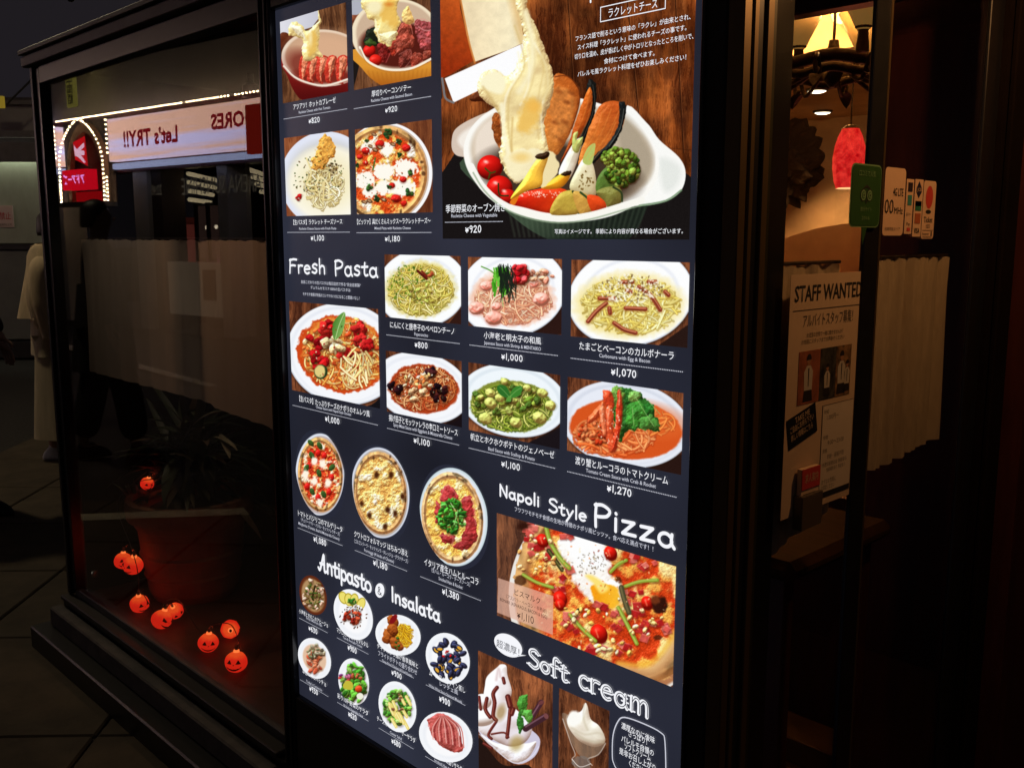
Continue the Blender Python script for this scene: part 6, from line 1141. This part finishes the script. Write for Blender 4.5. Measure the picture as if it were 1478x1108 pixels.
side_text("口コミで人気", gl_, .330, 1.597, .058, .008, gs, .0125); side_text("旅行サイト", gl_, .340, 1.540, .040, .006, gs, .0125); side_text("2016", gl_, .346, 1.526, .028, .006, gs, .0125)
# 4G LTE card
c1 = empty("wifi_sticker", (0, 0, 0), label="tall cream 4G LTE sticker beside the card logos", cat="sticker")
cp = mat("cream_sticker", (.70, .47, .31), .6, noise=.05, nscale=16)
sheet("plate", cp, .447, .528, 1.500, 1.617, c1, dx=.001, r=.009); side_text("4G LTE", ink, .480, 1.569, .040, .014, c1, .0022, .01); side_text("00", ink, .450, 1.538, .034, .026, c1, .0022, 0); side_text("MHz", ink, .488, 1.538, .034, .012, c1, .0022, 0); side_text("利用可能エリア", inkg, .455, 1.509, .060, .005, c1, .0022)
c2 = empty("card_sticker", (0, 0, 0), label="narrow strip of card logos left of the two wider strips", cat="sticker")
def logo(y0, y1, z0, z1, rgb, nm, par, rr=.0): return sheet("logo", mat(nm, rgb, .5, noise=.2, nscale=40), y0, y1, z0, z1, par, dx=.0018, r=rr)
sheet("plate", cp, .533, .563, 1.503, 1.600, c2, dx=.001, r=.002); logo(.539, .557, 1.578, 1.594, (.03, .02, .03), "logo_dark", c2); logo(.540, .556, 1.554, 1.572, (.06, .28, .26), "logo_teal", c2); side_text("電子マネー", inkg, .538, 1.535, .020, .005, c2, .002); logo(.543, .556, 1.508, 1.514, (.5, .06, .05), "logo_red", c2); side_text("Pay", ink, .541, 1.518, .014, .006, c2, .002)
c3 = empty("card_sticker", (0, 0, 0), label="strip with dark diamond, green, orange and VISA logos", cat="sticker")
sheet("plate", cp, .568, .603, 1.498, 1.601, c3, dx=.001, r=.002); ploy("logo", mat("logo_navy", (.02, .02, .05), .5), [(.585, 1.598), (.597, 1.585), (.597, 1.578), (.585, 1.567), (.574, 1.578), (.574, 1.585)], c3, .0018); side_text("JCB", cp, .577, 1.580, .017, .006, c3, .0024)
logo(.573, .598, 1.545, 1.562, (.03, .18, .10), "logo_green", c3); logo(.573, .598, 1.553, 1.562, (.03, .08, .16), "logo_blue", c3); logo(.574, .597, 1.522, 1.540, (.42, .12, .05), "logo_orange", c3); side_text("VISA", ink, .573, 1.504, .024, .010, c3, .002, .02)
c4 = empty("card_sticker", (0, 0, 0), label="widest strip with a big red oval and Ticket lettering", cat="sticker")
sheet("plate", cp, .606, .660, 1.494, 1.600, c4, dx=.001, r=.007); ploy("logo", red_i, [(.632 + .016 * math.cos(t), 1.570 + .021 * math.sin(t)) for t in np.linspace(0, 6.1, 26)], c4, .0018); ploy("logo", ink, [(.631 + .012 * math.cos(t), 1.5435 + .004 * math.sin(t)) for t in np.linspace(0, 6.1, 14)], c4, .0018)
side_text("Ticket", ink, .613, 1.524, .038, .011, c4, .002, .01); side_text("加盟店", inkg, .624, 1.514, .018, .006, c4, .002); sheet("rule", inkg, .610, .656, 1.5095, 1.5100, c4, dx=.0018); side_text("Restaurant", inkg, .611, 1.501, .028, .005, c4, .002); side_text("食事券取扱店", inkg, .612, 1.4955, .040, .003, c4, .002); ploy("logo", ink, [(.647, 1.499), (.653, 1.499), (.652, 1.508), (.648, 1.508)], c4, .0018)

# ------------------------------------------------------------------ people
def skinmesh(name, verts, edges, m, parent, sub=2, root=0):
    me = bpy.data.meshes.new(name); me.from_pydata([v[0] for v in verts], edges, []); o = bpy.data.objects.new(name, me); COL.objects.link(o)
    o.modifiers.new("s", 'SKIN'); me.skin_vertices[0].data[root].use_root = True
    for i, v in enumerate(verts):
        rr = v[1] if isinstance(v[1], tuple) else (v[1], v[1]); me.skin_vertices[0].data[i].radius = rr
    sb = o.modifiers.new("u", 'SUBSURF'); sb.levels = sub; sb.render_levels = sub
    dg = bpy.context.evaluated_depsgraph_get(); dg.update(); nm = bpy.data.meshes.new_from_object(o.evaluated_get(dg)); bpy.data.objects.remove(o); nm.name = name
    nm.materials.clear(); nm.materials.append(m); nm.polygons.foreach_set("use_smooth", [True] * len(nm.polygons)); q = bpy.data.objects.new(name, nm); COL.objects.link(q); q.parent = parent; return q
def person(loc, rz, label, skin, top, bottom, hair, shoe, long_coat=None, arm=(0, 0), step=.06, sc=1.0, loose=1.0):
    """faces -Y locally; height 1.68"""
    P = empty("person", loc, rz, label, "person"); P.scale = (sc,) * 3
    aL, aR = arm
    def armpts(s, a): # shoulder, elbow, wrist, palm
        sh = Vector((s * .175, .01, 1.38)); el = sh + Vector((s * .05, .02 - .10 * a, -.27 + .02 * a)); wr = el + Vector((s * .0, -.02 - .20 * a, -.235 + .14 * a)); pm = wr + Vector((0, -.01 - .05 * a, -.075 + .02 * a)); return sh, el, wr, pm
    V = []; E_ = []
    def add(p, r, par=None): V.append((tuple(p), r)); i = len(V) - 1; (E_.append((par, i)) if par is not None else None); return i
    pel = add((0, 0, .92), (.13, .10)); wa = add((0, 0, 1.06), (.115, .085), pel); cht = add((0, 0, 1.26), (.13, .10), wa); nb = add((0, .01, 1.40), (.07, .065), cht); nk = add((0, .0, 1.46), .048, nb)
    h1 = add((0, -.01, 1.54), (.068, .078), nk); h2 = add((0, .0, 1.61), (.074, .09), h1); h3 = add((0, .01, 1.665), (.05, .062), h2)
    hands = []
    for s, a in ((-1, aL), (1, aR)):
        sh, el, wr, pm = armpts(s, a); i = add(sh, .05, cht); i = add(el, .038, i); w_ = add(wr, .024, i); p_ = add(pm, (.030, .016), w_); hands.append((s, wr, pm, w_, p_))
        d = (pm - wr).normalized(); f = Vector((0, -1, 0)) if abs(d.y) < .9 else Vector((0, 0, 1)); f = (f - d * f.dot(d)).normalized()
        for k, (L, off) in enumerate(((.068, -.022), (.078, -.007), (.072, .008), (.056, .022))):
            b = pm + d * .02 + f * -off; j = add(b, .009, p_); j = add(b + d * L * .5 - Vector((s * .006, 0, 0)), .008, j); add(b + d * L - Vector((s * .018, 0, 0)), .0065, j)
        b = wr + d * .03 + f * .028; j = add(b, .010, w_); j = add(b + d * .03 + f * .018, .009, j); add(b + d * .055 + f * .02, .0075, j)
    for s in (-1, 1):
        hp = add((s * .09, 0, .88), .08, pel); kn = add((s * .095, -.01 - s * step, .48), .052, hp); an = add((s * .10, .02 - s * step * 1.6, .09), .036, kn); add((s * .105, -.10 - s * step * 1.6, .035), .032, an)
    skinmesh("body", V, E_, skin, P)
    # face
    MB().lathe([(.012, 0), (.008, .012), (.002, .02)], (0, 0, 0), 8).xf(Matrix.Translation((0, -.088, 1.575)) @ Matrix.Rotation(math.pi / 2, 4, 'X')).build("nose", skin, P, smooth=True)
    for s in (-1, 1):
        MB().lathe([(.002, -.006), (.008, 0), (.002, .006)], (s * .028, -.078, 1.60), 8).build("eye", mat("eye_dark", (.02, .015, .012), .3), P); MB().lathe([(.004, -.02), (.012, 0), (.004, .02)], (s * .075, .0, 1.58), 8).build("ear", skin, P, smooth=True)
    MB().box(-.02, .02, -.083, -.078, 1.545, 1.551).build("mouth", mat("lip", (.30, .09, .07), .5), P)
    # hair: partial shell
    mb = MB(); rs = []
    for i in range(9):
        ph = -.35 + (math.pi / 2 + .35) * i / 8; rs.append([(.083 * math.cos(ph) * math.cos(t) * 1.02, (.098 * math.cos(ph) * math.sin(t)) + .012 + (.02 if math.sin(t) < -.2 and i < 5 else 0) * (5 - i) / 2, 1.605 + .098 * math.sin(ph) - (.05 if math.sin(t) > 0 and i < 3 else 0)) for t in [j / 24 * 6.2832 for j in range(24)]])
    mb.rings(rs).build("hair", hair, P, smooth=True)
    # jacket: skin mesh over torso and arms
    V = []; E_ = []; g = .022 * loose
    pel = add((0, 0, .97), (.15 + g, .115 + g)); wa = add((0, 0, 1.10), (.135 + g, .10 + g), pel); cht = add((0, 0, 1.27), (.145 + g, .11 + g), wa); nb = add((0, .012, 1.395), (.095, .085), cht); add((0, .01, 1.435), (.062, .062), nb)
    for s, a in ((-1, aL), (1, aR)):
        sh, el, wr, pm = armpts(s, a); i = add(sh, .062 + g, cht); i = add(el, .050 + g, i); add(wr + (el - wr) * .05, .042 + g * .8, i)
    skinmesh("jacket", V, E_, top, P)
    # trousers
    V = []; E_ = []; pel = add((0, 0, .93), (.145 + g * .6, .11 + g * .6))
    for s in (-1, 1):
        hp = add((s * .088, 0, .82), .092 + g * .5, pel); kn = add((s * .097, -.01 - s * step, .48), .068 + g, hp); add((s * .10, .015 - s * step * 1.6, .12), .062 + g, kn)
    skinmesh("trousers", V, E_, bottom, P)
    for s in (-1, 1):
        y = -s * step * 1.6; mb = MB(); n = 14; rs = []
        for z, w, f in ((0, .043, 1), (.02, .046, 1), (.05, .040, .86), (.085, .030, .45), (.10, .028, .40)): rs.append([(s * .103 + w * math.cos(t), y + .02 - (.055 * f) + (.125 * f) * math.sin(t), z) for t in [j / n * 6.2832 for j in range(n)]])
        mb.rings(rs).build("shoe", shoe, P, smooth=True)
    if long_coat is not None:
        m, zb, flare = long_coat; mb = MB(); n = 40; rs = []
        for i in range(12):
            v = i / 11; z = 1.16 + (zb - 1.16) * v; w = .175 + flare * v; d = .14 + flare * .7 * v
            rs.append([((w + .014 * v * math.sin(j * 1.3 + 1) + .006 * math.sin(j * 3.1)) * math.cos(j / n * 6.2832), (d + .014 * v * math.sin(j * 1.3 + 1)) * math.sin(j / n * 6.2832) + .01, z) for j in range(n)])
        mb.rings(rs, caps=False).build("coat_skirt", m, P, smooth=True)
    return P
skinM = mat("skin_tone", (.42, .24, .16), .55); hairM = mat("black_hair", (.012, .010, .010), .5); coatM = mat("beige_wool", (.56, .45, .29), .9, 0, .1, noise=.18, nscale=7, stretch=(3, 3, .6), bump=.3); cullM = mat("beige_culottes", (.48, .41, .28), .9, 0, .1, noise=.15, nscale=7, stretch=(3, 3, .4), bump=.2); darkM = mat("black_cloth", (.012, .011, .013), .85, noise=.3, nscale=9); whiteM = mat("white_shoe", (.62, .62, .62), .6)
P1 = person((-6.80, 1.145, 0), 2.5, "person seen from behind in a beige belted coat and white shoes", skinM, coatM, cullM, hairM, whiteM, None, (0.05, .0), .03, .985, 2.4)
P1.scale = (1.12, 1.1, .985)
# flared coat back and wide trousers
def flare_ring(name, m, z0, z1, w0, w1, d0, d1, cx=0, par=P1, folds=9, amp=.012):
    n = 48; rs = []
    for i in range(14):
        v = i / 13; z = z0 + (z1 - z0) * v; w = w0 + (w1 - w0) * v; d = d0 + (d1 - d0) * v
        rs.append([(cx + (w + amp * v * math.sin(j / n * 6.2832 * folds)) * math.cos(j / n * 6.2832), (d + amp * v * math.sin(j / n * 6.2832 * folds)) * math.sin(j / n * 6.2832) + .01, z) for j in range(n)])
    return MB().rings(rs, caps=False).build(name, m, par, smooth=True)
flare_ring("coat_cape", coatM, 1.36, .98, .205, .285, .155, .215, amp=.02); flare_ring("coat_skirt", cullM, 1.05, .72, .20, .215, .16, .17, folds=5)
for s in (-1, 1): flare_ring("trouser_leg", cullM, .80, .16, .11, .15, .12, .15, s * .10, folds=4, amp=.012)
MB().rings([[((.212 + a) * math.cos(j / 32 * 6.2832), (.128 + a) * math.sin(j / 32 * 6.2832) + .01, z) for j in range(32)] for a, z in ((0, .845), (.008, .85), (.008, .875), (0, .88))], caps=False).build("belt", mat("olive_belt", (.06, .055, .04), .6), P1)
for s in (-1, 1): MB().tube(catmull([(s * .17, .01, 1.37), (s * .235, .02, 1.30), (s * .265, .02, 1.12), (s * .262, .0, .98), (s * .245, -.02, .855)], 5), [.03, .05, .062, .066, .068, .068, .066, .064, .062, .061, .060, .060, .059, .058, .058, .058, .057, .057, .056, .056, .055], 14).build("sleeve", coatM, P1, smooth=True)
P2 = person((-5.645, .155, 0), 2.2, "person in black clothes at the left edge, one hand raised", skinM, darkM, darkM, hairM, darkM, (darkM, .45, .05), (.3, .5), .05, 1.0, 1.2)
P3 = person((-6.5, -1.26, 0), .35, "dark clad passer-by mirrored in the left window", skinM, darkM, darkM, hairM, darkM, (darkM, .6, .08), (.1, .1), .1, 1.02, 1.6)
P4 = person((-8.3, -1.15, 0), .1, "second dark passer-by mirrored at the window's left edge", skinM, darkM, darkM, hairM, darkM, (darkM, .6, .06), (.0, .2), .12, 1.0, 1.4)

# ------------------------------------------------------------------ the game arcade across the street (seen as a reflection in the left window)
SO = Vector((-17.26, -4.977, 0)); SU = Vector((.99258, -.12159, 0)); SN = Vector((-.12159, -.99258, 0))
SMAT = Matrix(((SU.x, SN.x, 0, SO.x), (SU.y, SN.y, 0, SO.y), (0, 0, 1, 0), (0, 0, 0, 1)))
def sb(name, m, u0, u1, d0, d1, z0, z1, parent=None, ch=0.0, **k): return MB().box(u0, u1, d0, d1, z0, z1, ch).xf(SMAT).build(name, m, parent, **k)
def spt(u, d, z): return SMAT @ Vector((u, d, z))
AR = empty("game_arcade", label="game arcade across the street with lit sign, mirrored in the window", cat="building")
af = mat("arcade_facade", (.70, .64, .60), .8, noise=.15, nscale=1.2); abk = mat("arcade_inner", (.05, .032, .028), .8, noise=.4, nscale=1.5)
sb("upper_wall", af, -4, 12, 0, 6, 3.42, 4.20, AR); sb("upper_wall", abk, -4, 12, .8, 6, 4.21, 9, AR)
sb("fascia", mat("dark_red_fascia", (.10, .02, .02), .5), -4, 12, .02, .3, 2.50, 3.415, AR)
sb("rear_wall", abk, -4, 12, 5.5, 5.6, 0, 3.4, AR); sb("floor", mat("arcade_floor", (.10, .08, .07), .5), -4, 12, .0, 5.5, -.02, .02, AR); sb("ceiling", abk, -4, 12, .31, 5.5, 2.9, 2.98, AR)
for u0, u1, mm_ in ((1.92, 2.32, af), (2.44, 2.72, abk), (4.18, 4.42, af), (6.6, 7.1, abk), (-.9, -.4, af)): sb("pillar", mm_, u0, u1, .05, .45, .0, 2.5, AR)
sb("counter_wall", mat("white_counter", (.55, .47, .38), .7, emit=(.10, .075, .05), es=1.0, noise=.05), 2.78, 4.40, .05, .2, .30, 1.10, AR); sb("counter_poster", abk, 3.75, 4.05, .02, .045, .55, 1.0, AR)
def tube(u, d, z, L): # fluorescent tubes running with the street grid
    a = spt(u, d, z); v = Vector((-.7611, -.6486, 0)) * L; q = MB().tube([a, a + v], .035, 6).build("ceiling_tube", glow("arcade_tube", (210, 190, 150), 2.2), AR); return q
for i in range(4): tube(3.0, .35, 2.44 - .13 * i, 1.9 - .2 * i); tube(4.3 + .1 * i, .5, 2.46 - .11 * i, 2.0)
sgm = bpy.data.materials.new("arcade_sign_film"); sgm.use_nodes = True; nt = sgm.node_tree; nt.nodes.clear(); o_ = nt.nodes.new("ShaderNodeOutputMaterial"); e_ = nt.nodes.new("ShaderNodeEmission"); tc = nt.nodes.new("ShaderNodeTexCoord"); mp = nt.nodes.new("ShaderNodeMapping"); mp.inputs["Scale"].default_value = (.25, .25, 6); nz = nt.nodes.new("ShaderNodeTexNoise"); nz.inputs["Scale"].default_value = 1.1; nz.inputs["Detail"].default_value = 3; cr = nt.nodes.new("ShaderNodeValToRGB")
cr.color_ramp.elements[0].position = .38; cr.color_ramp.elements[1].position = .58; cr.color_ramp.elements[0].color = (*lin((206, 160, 140)), 1); cr.color_ramp.elements[1].color = (*lin((186, 176, 214)), 1)
for a, b in ((tc.outputs["Object"], mp.inputs[0]), (mp.outputs[0], nz.inputs["Vector"]), (nz.outputs[0], cr.inputs[0]), (cr.outputs[0], e_.inputs[0]), (e_.outputs[0], o_.inputs[0])): nt.links.new(a, b)
SIGN_E = 5.0; e_.inputs[1].default_value = SIGN_E
SG = empty("arcade_sign", label="long pale arcade sign reading ADORES and Let's TRY, mirrored in the window", cat="sign")
sb("panel", sgm, 1.55, 7.2, -.12, .0, 2.66, 3.31, SG); sb("panel", sgm, -1.6, -.1, -.12, .0, 2.66, 3.31, SG)
sb("light_strip", glow("strip_blue", (176, 184, 226), 2.6), 1.6, 7.2, -.10, .0, 2.54, 2.625, SG); sb("light_strip", glow("strip_blue", (176, 184, 226), 2.6), -1.6, -.1, -.10, .0, 2.54, 2.625, SG)
ltr = glow("sign_red_letters", (170, 20, 34), 1.6)
def stext(body, m, u_right, z, w, h, parent, bold=0.0, d=-.128, name="lettering"): return put_text(name, body, m, spt(u_right, d, z), -SU, w, h, parent, bold)
stext("ADORES", ltr, 5.62, 2.97, 1.26, .21, SG, .035); stext("Let’s TRY!!", ltr, 3.52, 2.86, 1.50, .24, SG, .035)
rs_ = empty("red_side_sign", label="dark red sign hung at the right end of the arcade sign", cat="sign"); sb("panel", glow("dim_red", (150, 34, 22), 1.6), 5.26, 6.6, -.20, -.13, 2.58, 3.22, rs_)
AM = glow("arcade_dim_letters", (120, 110, 95), 1.0)
nm_ = empty("hall_name_sign", label="dim ARENA SUNSHINE lettering under the arcade sign", cat="sign"); stext("ARENA SUNSHINE", AM, 5.25, 2.10, 1.95, .26, nm_, 0, d=.03); stext("22:45", AM, 2.76, 2.12, .30, .16, nm_, 0, d=.03)
# arch niche with bulbs
NC = empty("arch_niche", label="pointed arch niche outlined with bulbs at the arcade's end", cat="sign")
cu = 1.09 * .674
def archp(hw, top, bot, n=26):
    out = []
    for i in range(n + 1):
        t = i / n; x = hw * (1 - (1 - min(t * 1.0, 1)) ** 2.2) if t < 1 else hw; z = top - (top - bot) * (t ** 1.0); x = hw * math.sin(min(1, t * 1.9) * math.pi / 2) ** .6 if t < .53 else hw
        out.append((x, z))
    return out
arch_brown = mat("arch_brown", (.30, .16, .10), .6, noise=.2, nscale=3); deep_red = mat("deep_red_wall", (.16, .02, .02), .5, noise=.3, nscale=3)
for s in (-1, 1):
    A1 = archp(.60, 3.34, 2.05); A2 = archp(.50, 3.18, 2.05)
    rings = [[(cu + s * a[0], -.10, a[1]), (cu + s * a[0], .10, a[1]), (cu + s * b[0], .10, b[1]), (cu + s * b[0], -.10, b[1])] for a, b in zip(A1, A2)]
    MB().rings(rings).xf(SMAT).build("arch_side", arch_brown, NC)
sb("niche_back", deep_red, cu - .52, cu + .52, -.01, .015, 2.02, 3.2, NC); sb("surround", abk, -.08, 1.52, -.02, -.0125, 2.02, 3.36, NC); sb("canopy", mat("canopy_beige", (.3, .26, .2), .7), -.05, 1.6, -.5, -.05, 1.97, 2.03, NC)
qb = MB().add([tuple(spt(u, -.14, z)) for u, z in ((.46, 3.02), (.86, 3.10), (.90, 2.62), (.50, 2.74))], [(0, 1, 2, 3)]).build("emblem_panel", glow("emblem_red", (206, 22, 30), 2.6), NC)
MB().add([tuple(spt(u, -.15, z)) for u, z in ((.50, 2.98), (.60, 2.90), (.84, 3.00), (.84, 2.93), (.72, 2.88), (.84, 2.86), (.83, 2.80), (.72, 2.80), (.86, 2.68), (.80, 2.67), (.62, 2.78), (.52, 2.80))], [tuple(range(12))]).build("emblem", glow("emblem_white", (240, 190, 215), 3.0), NC)
sb("sign_box", glow("niche_red", (216, 12, 34), 2.6), .34, 1.14, -.30, -.12, 2.24, 2.56, NC); stext("アドアーズ", glow("niche_text", (235, 150, 235), 4.0), 1.08, 2.345, .68, .12, NC, .03, d=-.31)
sb("red_glow_panel", glow("niche_glow", (190, 14, 22), 1.4), cu - .48, cu + .48, -.04, -.02, 2.06, 2.22, NC)
bm_ = glow("bulb_warm_white", (255, 226, 180), 42.0); bulb0 = None
ico = bmesh.new(); bmesh.ops.create_icosphere(ico, subdivisions=1, radius=.0145); ime = bpy.data.meshes.new("bulb"); ico.to_mesh(ime); ico.free(); ime.materials.append(bm_)
BL = empty("bulb_row", label="row of small white bulbs along the arcade fascia", cat="string lights")
def bulb(p, par): o = bpy.data.objects.new("bulb", ime); COL.objects.link(o); o.parent = par; o.location = p
for i in range(75):
    if i in (46, 60): continue
    bulb(spt(.0 + i * .082, -.16, 3.385), BL)
for s in (-1, 1):
    prev = None
    for k, a in enumerate(archp(.71, 3.36, 2.0, 60)):
        if prev is None or (Vector(a) - prev).length > .062: bulb(spt(cu + s * a[0], -.18, a[1]), NC); prev = Vector(a)
    for k in range(8): bulb(spt(cu + s * .84, -.16, 3.30 - k * .072), NC)
    for k in range(7): bulb(spt(cu + s * (.77 - .0 * k), -.16, 2.42 - k * .06), NC)
    for k in range(5): bulb(spt(cu + s * (.60 + k * .05), -.17, 2.0), NC)
# vertical sign on the arcade's upper wall
VS = empty("vertical_sign", label="narrow yellowish vertical sign above the arch, mirrored in the window", cat="sign")
vm = glow("vertical_yellow", (120, 112, 52), 1.6); vr = glow("vertical_red", (130, 40, 20), 1.2); vt = glow("vertical_text", (50, 44, 26), 1.0)
sb("panel", vm, .86, 1.14, -.40, -.36, 3.52, 4.5, VS); sb("red_mark", vr, .89, 1.11, -.41, -.401, 3.98, 4.16, VS); sb("blue_mark", glow("vertical_blue", (110, 110, 100), 1.0), .90, 1.10, -.41, -.401, 4.28, 4.45, VS)
for s_, z in (("中", 3.86), ("国", 3.72), ("語", 3.58)): stext(s_, vt, 1.09, z, .18, .12, VS, .03, d=-.41)
# machines inside the arcade
for u, z1, col, lb in ((1.25, 1.85, (150, 112, 40), "yellow lit game cabinet under the arch"), (1.72, 1.80, (150, 70, 60), "pink lit game cabinet beside the pillar"), (2.95, 1.85, (140, 84, 90), "pale pink game cabinet next to the bright window")):
    g = empty("game_cabinet", spt(u, 1.0, 0), 0, lb, "game cabinet", "game cabinets in the arcade"); g.rotation_euler = (0, 0, math.atan2(SU.y, SU.x))
    MB().box(-.22, .22, -.25, .25, .0, .8, .01).build("cabinet", mat("cabinet_dark", (.08, .05, .05), .5), g); MB().box(-.2, .2, -.23, .23, .81, z1 - .12).build("display", glow("cab_%d" % int(u * 100), col, .8), g); MB().box(-.22, .22, -.25, .25, z1 - .119, z1, .01).build("top", mat("cabinet_red", (.3, .05, .05), .5), g)
g = empty("shop_window", spt(3.55, .5, 0), math.atan2(SU.y, SU.x), "dim shop window with small lamps inside the arcade", "window")
MB().box(-.5, .5, .0, .05, 1.15, 1.95).build("pane", glow("win_dim", (74, 54, 48), 1.0), g)
for x, z, r_, c_ in ((-.25, 1.62, .03, (255, 236, 200)), (.0, 1.63, .03, (255, 236, 200)), (.28, 1.64, .05, (255, 130, 40)), (.33, 1.72, .03, (255, 150, 60)), (.42, 1.66, .02, (230, 220, 200))): MB().lathe([(r_, -.01), (r_, .01)], n=10).xf(Matrix.Translation((x, .07, z)) @ Matrix.Rotation(math.pi / 2, 4, 'X')).build("lamp", glow("wl_%d" % int(x * 100 + 99), c_, 3.0), g)
for x in (-.52, -.2, .52): MB().box(x - .03, x + .03, -.03, .09, 1.1, 2.0).build("frame", M['dark'], g)
# painted line on the road (mirrored across the pot)
MB().add([(-5.36, -.47, .004), (-5.22, -.45, .004), (-4.62, -1.25, .004), (-4.76, -1.29, .004)], [(0, 1, 2, 3)]).build("road_marking", mat("worn_white_paint", (.55, .5, .36), .8, noise=.3, nscale=9), kind="structure")
MB().add([(-9, -3.2, .0), (-9, -3.32, .0), (-14, -3.6, .0), (-14, -3.4, .0)], [(0, 1, 2, 3)]).build("road_marking", MATS["worn_white_paint"], kind="structure")
# notice on the far shutter, overhead cable, small yellow sign
nb = empty("wall_notice", label="small pink notice with red print on the pale shutter", cat="notice"); obox("paper", mat("pink_paper", (.50, .36, .33), .8), 12.06, 12.079, -5.92, -5.75, 1.60, 1.86, nb)
A = Matrix(((SS[0], 0, 0), (SS[1], 0, 0), (0, 0, 1)))
p_ = sxy(12.05, -5.91); put_text("lettering", "禁止", mat("notice_red", (.45, .03, .03), .7), (p_.x, p_.y, 1.70), (SS[0], SS[1], 0), .14, .07, nb); put_text("lettering", "駐輪禁止区域", inkg, (p_.x, p_.y, 1.62), (SS[0], SS[1], 0), .14, .025, nb)
a0 = sxy(11.5, -5.46); MB().tube([(a0.x, a0.y, 2.98), Vector((*st(11.5, -5.17), 3.24)), Vector((*st(11.5, -4.4), 3.9))], .012, 6).build("overhead_cable", plug_m, label="thin overhead cable sloping up from the small yellow sign", cat="cable")
a1 = empty("corner_sign", label="tiny yellow lit sign at the photo's left edge under the cable", cat="sign"); obox("panel", glow("tiny_yellow", (120, 100, 30), 1.0), 11.4, 11.45, -5.66, -5.45, 2.93, 3.06, a1)
MB().lathe([(.006, .05), (.008, 0), (.018, -.02), (.018, -.06), (.008, -.07)], tuple(st(4.2, -1.70)) + (2.52,), 14).build("hanging_speaker", M['black'], label="small dark fitting hanging at the top left above the cornice", cat="fitting")

# ------------------------------------------------------------------ street lamp of the side street (lights coat, paving and ledge)
LP = empty("street_lamp", (-7.6, -.95, 0), label="slim dark street lamp with a warm lit head by the side street", cat="street lamp")
MB().lathe([(.09, 0), (.09, .3), (.055, .34), (.04, 4.5)], n=16).build("pole", M['black'], LP, smooth=True)
MB().tube(catmull([(0, 0, 4.45), (.05, .1, 4.7), (.15, .35, 4.78), (.25, .6, 4.76)], 5), .025).build("arm", M['black'], LP)
MB().box(.13, .37, .5, .85, 4.70, 4.76, .01).build("lamp_head", M['black'], LP); MB().box(.16, .34, .53, .82, 4.69, 4.699).build("lens", glow("street_lens", (255, 222, 160), 8.0), LP)
pl("lamp_light", (.25, .68, 4.62), 135, (1.0, .80, .52), .12, LP)
